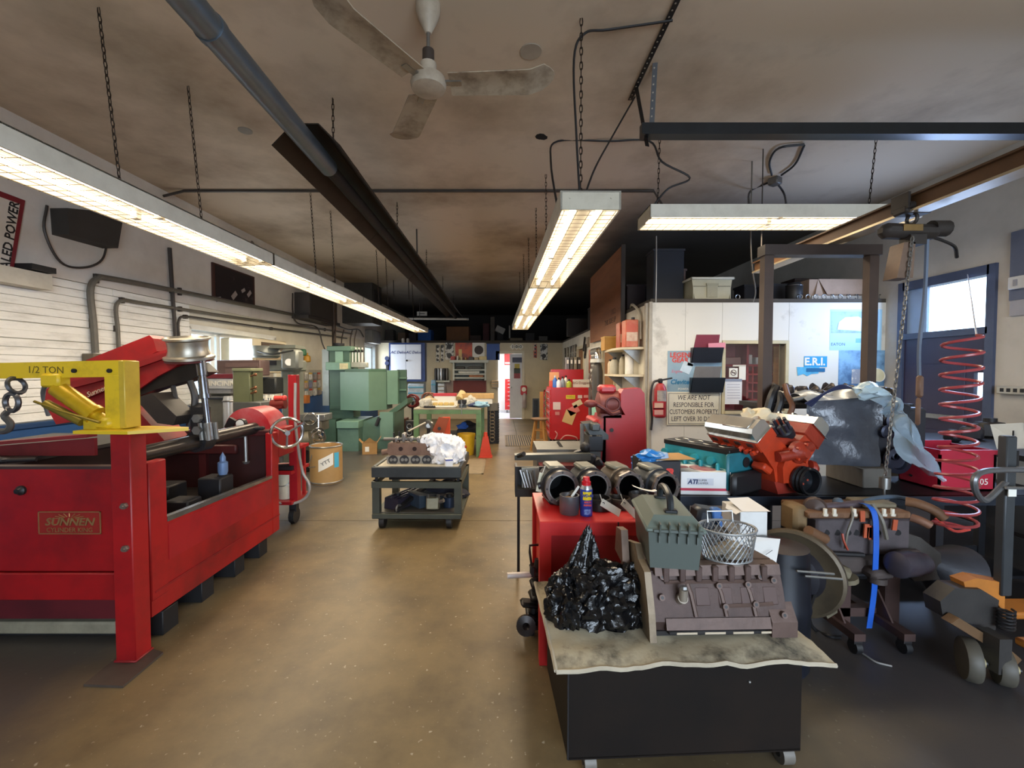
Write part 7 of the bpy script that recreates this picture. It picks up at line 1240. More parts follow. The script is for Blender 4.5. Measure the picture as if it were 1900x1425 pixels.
for px, py, r in ((1660, 853, .095), (1655, 845, .03), (1652, 780, .06), (1640, 800, .05), (1664, 805, .045)): v = at(px, py, Y=3.08); P('pulley', B().lathe([(r * .3, 0), (r * .9, 0), (r, .01), (r * .92, .02), (r, .035), (r * .7, .04), (r * .6, .02), (0, .02)], v, v - Vector((0, 1, 0)), n=22), M('#2d3040', .35, .5, '#181a22', .4, 6), o, w=1)
P('accessory', B().box(at(1650, 770, Y=3.2), (.14, .2, .2), (0, .2, 0), .02).box(at(1652, 810, Y=3.22), (.16, .2, .2), (0, -.1, 0), .02), M('#23252c', .5, .3, amt=.4), o, w=1)
BAG = M('#bcd8ee', .12, 0, amt=.02, scale=5, bump=.4).copy(); _p = BAG.node_tree.nodes['Principled BSDF']; _p.inputs['Alpha'].default_value = .5
o = T('clear_plastic_bag', 'clear bluish plastic bag draped over the pulleys of the wrapped engine', 'bag', at(1690, 880, Y=2.85))
def bagf(u, v_):
    t_ = [at(1600, 735, Y=3.1), at(1650, 726, Y=3.04), at(1672, 752, Y=2.92), at(1700, 810, Y=2.8), at(1745, 888, Y=2.74)]; w_ = [at(1640, 775, Y=3.0), at(1655, 770, Y=2.96), at(1650, 790, Y=2.86), at(1672, 845, Y=2.78), at(1725, 886, Y=2.74)]
    k = min(3, int(u * 4)); f_ = u * 4 - k; a = t_[k].lerp(t_[k + 1], f_); b = w_[k].lerp(w_[k + 1], f_); p = a.lerp(b, v_); return (p.x + .012 * math.sin(v_ * 17 + u * 9), p.y - .06 * math.sin(PI * v_) + .02 * math.sin(v_ * 11 + u * 23), p.z + .015 * math.sin(u * 21 + v_ * 7))
P('film', B().grid(bagf, 22, 12, .0), BAG, o, w=1); P('knot', crumple(B(), at(1612, 733, Y=2.98), .09, .07, .05, 4.4, 3, .3, flat=False), M('#bfd6e0', .3, 0, amt=.2), o, w=1)
# crankshafts heaped behind
o = T('crank_shelf', 'black shelf behind the engine bench under the office window', 'shelf', (2.7, 3.9, 0)); P('board', B().bb(2.32, 3.6, 3.75, 4.2, 1.19, 1.23), BLACK, o, w=1)
for x in (2.37, 3.55): P('leg', B().bb(x - .03, x + .03, 3.78, 4.16, 0, 1.19), BLACK, o, w=1)
for k in range(3):
    yk = 3.84 + k * .14; o = T('crankshaft', ['nearest', 'middle', 'farthest'][k] + ' dark crankshaft lying on the shelf behind the engines', 'crankshaft', (2.9 + .08 * k, yk, 1.31)); o['group'] = 'crankshafts behind the engines'
    P('main_shaft', B().cyl((-.55, 0, 0), (.55, 0, 0), .03, n=10), STEEL, o); 
    for i in range(8): a = i * 1.57 + k; P('counterweight', B().box((-.48 + i * .135, .0, .02 * math.sin(a)), (.045, .13, .15), (a, 0, 0), .03), M(['#23242c', '#3a332f', '#1d1e26'][k], .4, .4, '#4a3a30', .5, 8), o)
    P('flange', B().cyl((.55, 0, 0), (.57, 0, 0), .06, n=14), DKM, o)
o = T('wire_tangle', 'tangle of thin dark wires on top of the wrapped engine', 'wires', at(1570, 722, Y=3.1))
for i in range(9): s_ = R.uniform(-8, 8); P('wire', B().tube(bez([at(1500 + s_, 752 + s_ * .5, Y=3.05), at(1530 + s_, 730 - s_ * .4, Y=3.0), at(1570 + s_ * 1.5, 718 + s_ * .5, Y=3.0), at(1598 + s_, 728 + s_ * .6, Y=3.1)], 6), .006, 5), M('#2c3352', .4, 0, amt=.2), o, w=1)
o = T('exhaust_manifold', 'rusty strap and dark manifold lying beside the wire tangle', 'manifold', at(1450, 760, Y=3.3)); P('strap', B().tube(bez([at(1456, 715, Y=3.35), at(1462, 735, Y=3.25), at(1470, 752, Y=3.2), at(1465, 770, Y=3.2)], 5), .02, 7), M('#6d4630', .6, .2, amt=.5), o, w=1); P('runner', B().tube(bez([at(1425, 760, Y=3.3), at(1432, 735, Y=3.3), at(1440, 718, Y=3.35)], 5), .03, 8).tube(bez([at(1440, 770, Y=3.25), at(1448, 745, Y=3.25), at(1445, 730, Y=3.3)], 5), .025, 8), BLACK, o, w=1); P('tube', B().tube(bez([at(1470, 742, Y=3.2), at(1510, 735, Y=3.2), at(1560, 738, Y=3.2)], 5), .018, 7), STEEL, o, w=1)
# red crate, coil hose, far right clutter
v = at(1790, 918, Y=3.0); o = T('red_crate', 'red plastic crate with white digits behind the coiled hose', 'crate', (at(1794, 900, Y=2.92).x, 2.92, BZ + .001)); w_ = .19; RP = M('#b02038', .4, 0, '#6d1424', .4, 4)
P('front', B().bb(-w_, w_, 0, .012, 0, .28), RP, o, smooth=False); P('side', B().bb(-w_, -w_ + .012, 0, .3, 0, .28), RP, o, smooth=False); P('side', B().bb(w_ - .012, w_, 0, .3, 0, .28), RP, o, smooth=False); P('back', B().bb(-w_, w_, .29, .3, 0, .3), RP, o, smooth=False); P('bottom', B().bb(-w_, w_, 0, .3, 0, .012), RP, o, smooth=False); P('rim', B().bb(-w_ - .01, w_ + .01, -.012, 0, .25, .28), RP, o, smooth=False); text('lettering', '305', .06, PAPER, o.children[0], (.1, -.001, .06), FRONT, .0008)
P('scrap_inside', crumple(B(), (0, .15, .02), .2, .12, .12, 7.7, 3, .3), BLACK, o)
o = T('coil_hose', 'red coiled air hose hanging in front of the outside door', 'hose', at(1775, 984, Y=2.45)); Yh = 2.45; m = B(); pts = []; z0, z1 = at(1770, 982, Y=Yh).z, at(1785, 622, Y=Yh).z; NT = 14
for i in range(NT * 18 + 1):
    f_ = i / (NT * 18); g = f_ ** 1.1; px = 1771 + 15 * g; r = (29 + 2 * math.sin(f_ * 9) - 4 * f_) / F * Yh; a = 2 * PI * NT * f_
    c_ = at(px, 982 - (982 - 622) * g, Y=Yh); pts.append((c_.x + r * math.cos(a), Yh + r * math.sin(a), z0 + (z1 - z0) * g))
P('coil', B().tube(pts, .0085, 6), M('#a8474a', .3, 0, '#7a3236', .3, 3), o, w=1); e_ = Vector(pts[-1]); P('lead', B().tube([e_, (XR - .03, 4.6, 2.54)], .0045, 6), M('#d0d0da', .3, 0, amt=.1), o, w=1); e_ = Vector(pts[0]); P('tail', B().tube(bez([e_, e_ + Vector((-.06, .03, -.02)), e_ + Vector((-.1, .1, .03))], 5), .0085, 6), M('#cf5148', .3, 0, amt=.2), o, w=1)
o = T('side_machine_bench', 'dark bench of blackened parts under the outside door', 'workbench', (4.2, 3.2, 0)); P('top', B().bb(3.8, 4.9, 2.6, 4.3, .86, .9), BM, o, w=1, smooth=False); P('lower_shelf', B().bb(3.8, 4.9, 2.6, 4.3, .3, .33), BM, o, w=1, smooth=False)
for x, y in ((3.84, 2.64), (4.86, 2.64), (3.84, 4.26), (4.86, 4.26)): P('leg', B().bb(x - .03, x + .03, y - .03, y + .03, 0, .86), BM, o, w=1)
cw = ['first', 'second', 'third', 'fourth', 'fifth', 'sixth']
for i in range(6):
    x, y, s_ = 3.95 + .3 * (i % 3), 2.85 + .55 * (i // 3) + .12 * i, .07 + .025 * (i % 3); o = T('black_casting', '', 'casting', (x, y, .901), R.uniform(0, 3)); o['label'] = '%s blackened engine casting on the bench by the outside door' % cw[i]; o['group'] = 'castings on the right bench'
    P('body', B().box((0, 0, s_ * .6), (s_ * 1.6, s_ * 1.2, s_ * 1.2), None, .02), M(['#1e2026', '#2b2a30', '#26221f'][i % 3], .5, .3, '#48434a', .5, 8), o); P('boss', B().cyl((0, 0, s_ * 1.2), (0, 0, s_ * 1.5), s_ * .4, n=10), DKM, o)
v = at(1875, 835, Y=3.0); o = T('white_clipboard', 'pale tilted board sticking out above the pallet jack', 'board', (3.78, 2.95, 1.0)); P('board', B().add([at(1843, 788, Y=3.0), at(1905, 785, Y=2.8), at(1910, 832, Y=2.7), at(1856, 834, Y=2.85)], [(0, 1, 2, 3)]).add([at(1843, 788, Y=3.0) + Vector((0, .02, 0)), at(1905, 785, Y=2.8) + Vector((0, .02, 0)), at(1910, 832, Y=2.7) + Vector((0, .02, 0)), at(1856, 834, Y=2.85) + Vector((0, .02, 0))], [(0, 1, 2, 3)]), M('#c4d0da', .5, 0, amt=.2), o, w=1, smooth=False); P('pencil_mark', B().box(at(1880, 806, Y=2.83), (.006, .006, .05)), BLACK, o, w=1)
P('support_post', B().cyl(at(1885, 835, Y=2.8), Vector((at(1885, 835, Y=2.8).x, 2.8, .9)), .015, n=6), DKM, o, w=1)
o = T('wall_panel', 'blue-grey panel high on the wall beside the outside door', 'panel', (XR - .02, 3.9, 2.3)); P('panel', B().bb(XR - .03, XR, 3.7, 4.22, 2.2, 2.86), M('#5d6478', .5, 0, '#3a3f4d', .4, 3), o, w=1, smooth=False); P('lower_panel', B().bb(XR - .02, XR, 3.8, 4.22, 2.05, 2.2), M('#9a99a0', .6, 0, amt=.3), o, w=1)
o = T('light_switch', 'white light switch box beside the outside door', 'switch', (XR - .045, 4.12, 2.38)); P('box', B().bb(XR - .07, XR - .03, 4.06, 4.2, 2.3, 2.42, .005), M('#c4c4c4', .4, 0, amt=.2), o, w=1); P('toggle', B().bb(XR - .08, XR - .07, 4.12, 4.15, 2.33, 2.39), M('#8d8d92', .4, 0, amt=.1), o, w=1)
o = T('power_strip', 'grey power strip on the wall beside the door', 'power strip', (XR - .03, 4.1, 1.33)); P('bar', B().bb(XR - .06, XR, 3.95, 4.28, 1.29, 1.37, .01), M('#b5b2a8', .4, .2, amt=.3), o, w=1)
for i in range(5): P('socket', B().bb(XR - .064, XR - .06, 3.99 + i * .055, 4.02 + i * .055, 1.315, 1.35), BLACK, o, w=1)
# ================================================================ red bench with bored housings
RZ = .75
f0 = at(1005, 968, Z=RZ); k0 = at(988, 914, Z=RZ)
RBN = M('#cc2222', .4, 0, '#5d1418', .5, 3.5, hard=(.5, .75))
o = T('red_bench', 'low red steel bench holding four open cylinder housings', 'workbench', (.55, 2.2, 0)); xa, xb, ya, yb = f0.x - .01, .92, f0.y, k0.y
P('top', B().bb(xa, xb, ya, yb, RZ - .015, RZ, .003), RBN, o, w=1); P('front_apron', B().bb(xa, xb, ya - .004, ya + .01, RZ - .07, RZ - .004), RBN, o, w=1, smooth=False)
P('front_panel', B().bb(xa + .03, xb, ya + .03, ya + .045, .2, RZ - .07), M('#a81c22', .4, 0, '#4d1014', .5, 2), o, w=1, smooth=False); P('side_panel', B().bb(xa + .02, xa + .035, ya + .1, yb - .05, .3, RZ - .02), RBN, o, w=1, smooth=False)
for x in (xa + .03, xb - .03):
    for y in (ya + .03, yb - .03): P('leg', B().bb(x - .03, x + .03, y - .03, y + .03, 0, RZ - .015), RBN, o, w=1, smooth=False)
P('shelf', B().bb(xa + .03, xb - .03, ya + .05, yb - .05, .17, .2), M('#7d1a1e', .5, 0, amt=.4), o, w=1)
P('apron_slot', B().bb(at(1147, 960, Y=ya).x - .003, at(1147, 960, Y=ya).x + .003, ya - .006, ya, RZ - .04, RZ - .002), BLACK, o, w=1)
# housings
def housing(px, Y, r, L_, hexa, label, rz, tag_=True):
    v = at(px, 900, Y=Y); o = T('bored_housing', label, 'housing', (v.x, Y, RZ + .001), rz); hm = M(hexa, .4, .4, '#1f1f20', .6, 6); zc_ = r * 1.12
    P('barrel', B().lathe([(r * .8, .0), (r * .98, .0), (r * 1.0, .05), (r * 1.12, .06), (r * 1.12, .085), (r * 1.0, .1), (r * .98, L_ * .8), (r * .8, L_), (r * .5, L_)], (0, 0, zc_), (0, 1, zc_), n=28, cap=False), hm, o)
    P('bore', B().lathe([(r * .8, 0), (r * .78, L_ * .95), (0, L_ * .95)], (0, 0, zc_), (0, 1, zc_), n=28, cap=False), M('#101012', .5, .4, amt=.2), o); P('mouth_ring', B().ring((0, -.001, zc_), (0, 1, 0), r * .83, .006, 28, 6), STEEL, o)
    P('flange', B().lathe([(r * .85, -.008), (r * 1.06, -.008), (r * 1.06, .01), (r * .85, .01), (r * .85, -.008)], (0, 0, zc_), (0, 1, zc_), n=8 if not tag_ else 28, cap=False), M('#6d625c', .35, .6, '#3a3634', .5, 8), o)
    for a in range(8): P('bolt_hole', B().cyl((r * .96 * math.cos(a * .785), -.0095, zc_ + r * .96 * math.sin(a * .785)), (r * .96 * math.cos(a * .785), -.006, zc_ + r * .96 * math.sin(a * .785)), .006, n=8), BLACK, o)
    P('top_pad', B().bb(-r * .6, r * .5, .08, L_ * .9, zc_ + r * .8, zc_ + r * 1.16, .012), M('#85857c', .4, .4, '#55544e', .5, 7), o); P('foot_pad', B().bb(-r * .7, r * .7, .04, L_ * .8, 0, r * .3, .01), hm, o)
    for s_ in (-1, 1): P('side_boss', B().cyl((s_ * r * .9, .1, zc_), (s_ * r * 1.25, .1, zc_ - .01), .022, n=10), hm, o)
    return o
housing(1043, 2.42, .094, .26, '#39393c', 'black cylinder housing with a metal sheet in its mouth on the red bench', .16)
housing(1104, 2.45, .09, .26, '#2f3033', 'black cylinder housing behind the spray can on the red bench', .16)
housing(1168, 2.49, .086, .27, '#55483c', 'brownish cylinder housing third along the red bench', .2, False)
housing(1236, 2.47, .086, .27, '#3a3f46', 'blue-grey cylinder housing at the ammunition box end of the red bench', .24, False)
v = at(1045, 925, Y=2.41); o = T('metal_sheet', 'bright bent metal sheet lying in the mouth of a black housing', 'sheet', v); P('sheet', B().grid(lambda u, w: ((u - .5) * .1, -.1 * w + .03, .05 * u - .02 + .03 * math.sin(w * 2)), 6, 4, .003), M('#a9a9a6', .25, .8, amt=.2), o); P('edge_fold', B().bb(.048, .053, -.08, .03, .02, .05), STEEL, o)
o = T('hang_tag', 'cream card tag hung beside the housing holding the metal sheet', 'tag', at(1003, 895, Y=2.5)); P('card', B().box((0, 0, 0), (.035, .004, .11), (-.15, .22, 0)), M('#ddd8bd', .7, 0, amt=.1), o); P('string', B().cyl((.01, 0, .05), (.03, .03, .09), .002, n=4), PAPER, o)
v = at(1059, 958, Z=RZ); o = T('steel_cup', 'grey steel sleeve with rust inside beside the spray can', 'sleeve', (v.x, v.y + .05, RZ + .001)); r = .052
P('sleeve', B().lathe([(r * .95, 0), (r, .004), (r, .022), (r * 1.03, .024), (r * 1.03, .1), (r * .9, .1), (r * .88, .03), (0, .03)], n=26), M('#77767a', .35, .6, '#49484a', .5, 6), o); P('rusty_core', B().lathe([(r * .88, .07), (r * .5, .085), (0, .08)], n=20), M('#8a6a44', .8, 0, '#5d452c', .5, 10), o); P('white_stick', B().box((.03, -.01, .12), (.012, .004, .07), (0, .6, 0)), PAPER, o)
v = at(1090, 960, Z=RZ); o = T('spray_can', 'blue and yellow spray can with a red cap on the red bench', 'spray can', (v.x, v.y + .035, RZ + .001)); r = .033; CB = M('#2b3f9c', .35, .1, '#1f2f7d', .2, 6)
P('can', B().lathe([(r * .93, 0), (r, .004), (r, .138), (r * .97, .142)], n=26), CB, o); P('shoulder', B().lathe([(r * .97, .142), (r * .8, .158), (r * .75, .162)], n=26), M('#c9c9cc', .25, .8, amt=0), o); P('cap', B().lathe([(r * .72, .16), (r * .72, .18), (r * .55, .185), (r * .5, .205), (0, .207)], n=22), M('#d01f2a', .35, 0, amt=.1), o); P('nozzle', B().box((-.006, -.012, .197), (.014, .02, .012)), M('#d01f2a', .35, 0, amt=0), o)
def wrap(z0, z1, a0, a1, rr): return B().grid(lambda u, w: (rr * math.sin(a0 + (a1 - a0) * u), -rr * math.cos(a0 + (a1 - a0) * u), z0 + (z1 - z0) * w), 8, 1)
y_ = P('yellow_shield', wrap(.088, .132, -.75, .75, r + .0006), M('#e8cc1f', .4, 0, amt=0), o); text('lettering', 'WD-40', .02, M('#1f2f7d', .4, 0, amt=0), y_, (0, -r - .002, .112), FRONT, .0006, .95, 0, .0012)
r_ = P('red_words', wrap(.05, .084, -.6, .6, r + .0006), CB, o); text('lettering', 'MULTI', .012, M('#e0503f', .4, 0, amt=0), r_, (0, -r - .0018, .078), FRONT, .0005, 1, 0, .0008); text('lettering', 'PURPOSE', .012, M('#e0503f', .4, 0, amt=0), r_, (0, -r - .0018, .062), FRONT, .0005, .8, 0, .0008); P('pale_patch', wrap(.012, .04, -.55, .55, r + .0006), M('#7d9ad0', .4, 0, '#2b3f9c', .7, 60, hard=(.45, .55)), o)
for i, (px, py, r, h_, hx, l) in enumerate(((1117, 950, .075, .06, '#3a3632', 'flat dark bearing ring behind the spray can'), (1155, 948, .07, .055, '#453c36', 'dark brown bearing ring with a tag, middle of the ring row'), (1192, 944, .06, .07, '#5d5a5a', 'grey cup ring with a white strip, last of the ring row'))):
    v = at(px, py, Z=RZ); o = T('bearing_ring', l, 'bearing ring', (v.x, v.y + .07, RZ + .001)); P('ring', B().lathe([(r * .7, 0), (r, 0), (r, h_ * .7), (r * .9, h_), (r * .75, h_), (r * .7, h_ * .6), (r * .7, 0)], n=26, cap=False), M(hx, .4, .5, '#1f1c1a', .6, 7), o); P('inner_hub', B().lathe([(r * .3, 0), (r * .55, 0), (r * .5, h_ * .6), (r * .3, h_ * .6)], n=20), DKM, o)
for i, (px, py, a, l) in enumerate(((1133, 942, .55, 'white card tag lying over the front bearing rings behind the spray can'), (1169, 945, .8, 'white card tag hanging toward the bench edge beside the ammunition box'))):
    v = at(px, py, Y=2.24); o = T('white_tag', l, 'tag', v); P('card', B().box((0, 0, 0), (.115, .004, .042), (-.6, a, .0)), M('#e8e4da', .7, 0, amt=.1), o); P('eyelet', B().ring((-.045 * math.cos(a), -.002, .045 * math.sin(a)), (0, 1, 0), .005, .0018, 10, 4), DKM, o); P('string', B().cyl((-.05 * math.cos(a), 0, .05 * math.sin(a)), (-.05 * math.cos(a) - .01, .02, .05 * math.sin(a) + .04), .0022, n=5), PAPER, o)
v = at(1192, 912, Y=2.36); o = T('paper_strip', 'curled white paper strip over the grey cup ring', 'strip', v); P('strip', B().grid(lambda u, w: (-.05 + .11 * u, .03 * w, .03 - .05 * u + .02 * u * u), 8, 1, .002), PAPER, o); P('curl', B().grid(lambda u, w: (.06 + .02 * u, .03 * w, .0 + .005 * u), 2, 1, .002), PAPER, o)
# things behind, between the housings and the hone
v = at(1200, 868, Y=3.4); o = T('blue_canister', 'bright blue canister behind the blue-grey housing', 'canister', (v.x, 3.4, 0)); zb = at(1200, 886, Y=3.4).z
P('can', B().lathe([(.11, 0), (.115, .02), (.115, zb + .1), (.12, zb + .11), (.0, zb + .11)], n=22), M('#2b76c0', .4, 0, '#1c4f86', .4, 4), o); P('tools_inside', B().cyl((-.08, 0, zb + .1), (-.1, 0, zb + .17), .03, n=8).cyl((.02, .02, zb + .1), (.02, .02, zb + .2), .012, n=6).box((-.03, -.03, zb + .12), (.1, .04, .05)), M('#2a5f98', .4, 0, amt=.4), o)
v = at(1228, 905, Y=2.84); o = T('cvr_box', 'black carton with a red logo, blue wrapper on top', 'carton', (v.x, 2.84, 0), .1); z0, z1 = at(1236, 906, Y=2.84).z, at(1236, 856, Y=2.84).z; P('stand', B().bb(-.13, .13, .02, .25, 0, z0 - .001), M('#3a3632', .6, .1, amt=.4), o)
P('carton', B().bb(-.1, .13, 0, .25, z0, z1, .003), M('#1d1a20', .5, 0, amt=.2), o, smooth=False); text('lettering', 'CVR', .075, M('#d8342a', .4, 0, amt=0), o.children[1], (.01, -.002, (z0 + z1) / 2 + .01), FRONT, .001, 1, .1, .004); P('logo_line', B().bb(-.06, .08, -.002, 0, z0 + .05, z0 + .056), M('#e0b02a', .4, 0, amt=0), o)
P('blue_wrapper', crumple(B(), (-.05, .05, z1), .1, .07, .04, 2.9, 3, .3), M('#2f7fc4', .3, 0, '#d8e6f0', .6, 9, hard=(.55, .6)), o); P('open_flap', B().bb(-.05, .22, -.02, .2, z1 + .01, z1 + .016), CARD, o)
# crank handle, tag and crankshaft by the left leg of the red bench
o = T('bent_rod', 'thin bent rod handle on the side of the red bench', 'handle', at(982, 1050, Y=2.35)); P('rod', B().tube([at(1000, 1011, Y=2.4), at(983, 1012, Y=2.38), at(983, 1025, Y=2.38), at(988, 1062, Y=2.36)], .007, 7), DKM, o, w=1); P('pivot', B().box(at(988, 1060, Y=2.36), (.03, .03, .06), None, .006), DKM, o, w=1); P('pale_grip', B().cyl(at(941, 1068, Y=2.34), at(985, 1066, Y=2.36), .016, n=10), M('#d8cdc4', .4, .1, '#8f8880', .4, 6), o, w=1)
v = at(985, 1182, Z=0); o = T('floor_crankshaft', 'black crankshaft standing on end on the floor beside the red bench', 'crankshaft', (v.x, v.y + .03, 0), .0)
P('shaft', B().cyl((.0, 0, .0), (.05, .04, .42), .024, n=12), DKM, o)
for i in range(6): P('journal_web', B().box((.01 + i * .008 + .02 * math.cos(i * 1.6), .01 + .02 * math.sin(i * 1.6), .05 + i * .062), (.13, .09, .03), (.1, -.12, i * 1.6), .02), M('#19191b', .35, .5, '#3a302a', .5, 8), o)
P('end_flange', B().lathe([(.02, 0), (.055, 0), (.055, .025), (.02, .03), (0, .01)], (-.03, -.06, .09), (-.05, -1, .3), n=18), M('#2b2624', .3, .6, '#55443a', .5, 9), o)
# ================================================================ black wheeled bin with the rusty block
BA = .045; bo = Vector((.245, 1.545, 0)); BT = .47
o = T('parts_washer_bin', 'black sheet steel bin on casters under the absorbent mat', 'bin', bo, BA); BK = M('#191513', .55, .0, '#2a2019', .5, 2.6); BK.node_tree.nodes['Principled BSDF'].inputs['Specular IOR Level'].default_value = .12; wB, dB = .885, .5
P('front_panel', B().bb(0, wB, 0, .008, .09, BT - .02), BK, o, smooth=False); P('back_panel', B().bb(0, wB, dB - .008, dB, .09, BT - .02), BK, o, smooth=False)
for x in (0, wB - .008): P('side_panel', B().bb(x, x + .008, 0.008, dB - .008, .09, BT - .02), BK, o, smooth=False)
P('bottom', B().bb(0, wB, 0, dB, .085, .095), BK, o, smooth=False); P('top_tray', B().bb(-.03, wB + .03, -.03, dB + .03, BT - .02, BT - .008, .004), M('#6d6a64', .35, .6, '#33312e', .5, 5), o)
P('corner_seam', B().cyl((0, 0, .09), (0, 0, BT - .02), .004, n=6), DKM, o); P('rivet', B().ball((wB * .77, -.002, .36), .006, 8, 5), STEEL, o)
for x in (.09, wB - .03):
    for y in (.05, dB - .06): c = P('caster', B().cyl((x - .022, y, .04), (x + .022, y, .04), .04, n=18), M('#6d675f', .5, .1, '#3a3734', .4, 9), o); P('caster_hub', B().cyl((x - .024, y, .04), (x + .024, y, .04), .016, n=10), BLACK, c); P('caster_fork', B().bb(x - .03, x + .03, y - .025, y + .025, .078, .086), DKM, c)
MT = M('#b0a58c', .85, 0, '#2a2723', .92, 4.0, .3, hard=(.48, .62))
from mathutils import noise as _n
def matf(u, w):
    x = -.055 + (wB + .13) * u; y = -.06 + (dB + .1) * w; e_ = max(0, .1 - w) / .1
    return (x, y - .005 * math.sin(u * 14) * e_, BT + .012 + .009 * _n.noise(Vector((x * 7, y * 7, 0))) + .006 * (1 - 2 * abs(_n.noise(Vector((x * 9 + 4, y * 15, 2))))) - .010 * e_ * (.9 + .25 * math.sin(u * 9 + 1) + .25 * math.sin(u * 29)) - .015 * max(0, u - .93) / .07)
ob = T('absorbent_mat', 'grubby cream absorbent mat with oil stains covering the bin top', 'mat', bo, BA); P('pad', B().grid(matf, 46, 22, .008), MT, ob); HEM = M('#b8ad98', .85, 0, '#6d6454', .5, 6)
hem = [Vector(matf(u / 40, 0)) + Vector((0, -.002, -.004)) for u in range(41)]; P('front_hem', B().tube(hem, .008, 6), HEM, ob); P('left_hem', B().tube([Vector(matf(0, w / 20)) + Vector((0, 0, -.003)) for w in range(21)], .008, 6), HEM, ob)
def bl(x, y, z): return Matrix.Translation(bo) @ Matrix.Rotation(BA, 4, 'Z') @ Vector((x, y, z))
MZ = BT + .02
# engine block
EB = M('#503d37', .6, .25, '#281f1d', .6, 5, .35); EB2 = M('#624e46', .55, .3, '#3a2d29', .6, 8, .2)
o = T('rusty_engine_block', 'bare rusty brown V8 engine block lying on the absorbent mat', 'engine block', bl(.345, .16, MZ + .0), BA - .02); L_ = .53
P('casting', B().prism([(-.06, 0), (.2, 0), (.24, .1), (.2, .24), (.03, .255), (-.03, .235), (-.055, .17), (-.085, .06)], 0, L_, 'x'), EB, o, smooth=False)
# outer face of the bank: plane from (y=-.085,z=.06) up to (-.03,.235)
fa = Vector((0, -.085, .06)); fb = Vector((0, -.032, .23)); 
def fp(x, t_, d=0.0): p = fa.lerp(fb, t_); n_ = Vector((0, -(fb - fa).z, (fb - fa).y)).normalized(); p = p + n_ * d; return Vector((x, p.y, p.z))
P('deck_gasket', B().bb(.02, L_ - .02, -.075, .2, .0, .018).bb(.06, L_ - .1, -.095, -.06, .012, .028, .004), DKM, o)
for i in range(4): P('deck_slot', B().bb(.09 + i * .11, .17 + i * .11, -.097, -.094, .016, .024), M('#c9b9a0', .5, .2, amt=.3), o)
P('lower_lip', B().prism([(-.1, .035), (-.08, .025), (-.07, .06), (-.088, .075)], .05, L_, 'x'), EB2, o, smooth=False); P('pan_rail', B().prism([(-.055, .225), (-.045, .262), (.0, .262), (-.01, .225)], .02, L_ - .01, 'x'), EB2, o, smooth=False)
P('upper_ledge', B().tube([fp(.06, .8, .004), fp(L_ - .04, .8, .004)], .008, 6), EB2, o)
for x in (.15, .27, .385): P('vertical_rib', B().tube([fp(x, .78, .0), fp(x + .01, .55, .004), fp(x + .02, .1, .004)], .009, 6), EB2, o)
P('cross_rib', B().tube([fp(.27, .3, .002), fp(.42, .32, .002), fp(L_ - .05, .34, .002)], .008, 6), EB2, o)
for x, t_ in ((.27, .72), (.285, .3), (.385, .74), (.405, .34), (.05, .92), (.44, .9), (L_ - .04, .82), (L_ - .02, .12), (.04, .5)):
    b_ = P('bolt_boss', B().cyl(fp(x, t_, -.005), fp(x, t_, .02), .014, .012, n=12), EB2, o); P('bolt_hole', B().cyl(fp(x, t_, .0195), fp(x, t_, .0205), .006, n=10), BLACK, b_)
P('pipe_stub', B().cyl(fp(.115, .45, 0), fp(.115, .45, .03) + Vector((0, 0, .01)), .02, n=14).cyl(fp(.115, .47, .03), fp(.115, .7, .05), .016, n=14), M('#a79d90', .4, .6, '#5d544c', .5, 9), o); P('stub_cap', B().cyl(fp(.115, .7, .05), fp(.115, .76, .052), .013, n=6), STEEL, o)
for i in range(4): P('freeze_recess', B().box(fp(.205 + i * .09, .5, .0), (.06, .01, .07), (-.3, 0, 0), .006), M('#54403b', .6, .2, amt=.4), o)
for i in range(7): P('rail_tab', B().bb(.05 + i * .065, .075 + i * .065, -.06, -.035, .2, .262, .004), EB, o)
P('bell_flange', B().prism([(-.12, .0), (.2, .0), (.26, .12), (.2, .27), (.06, .31), (.02, .26), (-.05, .24), (-.1, .1)], -.022, 0.004, 'x'), M('#84745e', .55, .3, '#3d2f28', .7, 7, .2), o, smooth=False); P('flange_ear', B().prism([(.1, .2), (.22, .22), (.2, .33), (.13, .34)], -.06, -.03, 'x'), M('#7a6454', .55, .3, '#3d2f28', .6, 7), o, smooth=False); P('flange_bore', B().cyl((-.024, .08, .13), (-.021, .08, .13), .07, n=20), BLACK, o)
P('front_corner', B().prism([(-.1, .0), (-.06, .0), (-.06, .12), (-.1, .06)], L_ - .07, L_ + .03, 'x'), EB2, o, smooth=False)
eo = o
# green-grey tool box on the block
o = T('ammo_box', 'grey-green plastic ammunition box with black arched handle on the rusty block', 'tool box', bl(.43, .085, MZ + .262), -.15); TG = M('#4a524d', .45, 0, '#383f3b', .25, 4); TG2 = M('#68746c', .45, 0, '#4d5750', .2, 4)
P('body', B().add([(-.09, .0, .0), (.09, .0, 0), (.09, .33, 0), (-.09, .33, 0), (-.1, -.012, .15), (.1, -.012, .15), (.1, .345, .15), (-.1, .345, .15)], [(0, 1, 5, 4), (1, 2, 6, 5), (2, 3, 7, 6), (3, 0, 4, 7), (3, 2, 1, 0), (4, 5, 6, 7)]), TG, o, smooth=False)
P('lid_rim', B().bb(-.112, .112, -.024, .357, .146, .166, .007), TG2, o); P('lid', B().add([(-.104, -.016, .166), (.104, -.016, .166), (.104, .35, .166), (-.104, .35, .166), (-.072, .03, .2), (.072, .03, .2), (.072, .31, .2), (-.072, .31, .2)], [(0, 1, 5, 4), (1, 2, 6, 5), (2, 3, 7, 6), (3, 0, 4, 7), (4, 5, 6, 7)]), TG2, o, smooth=False)
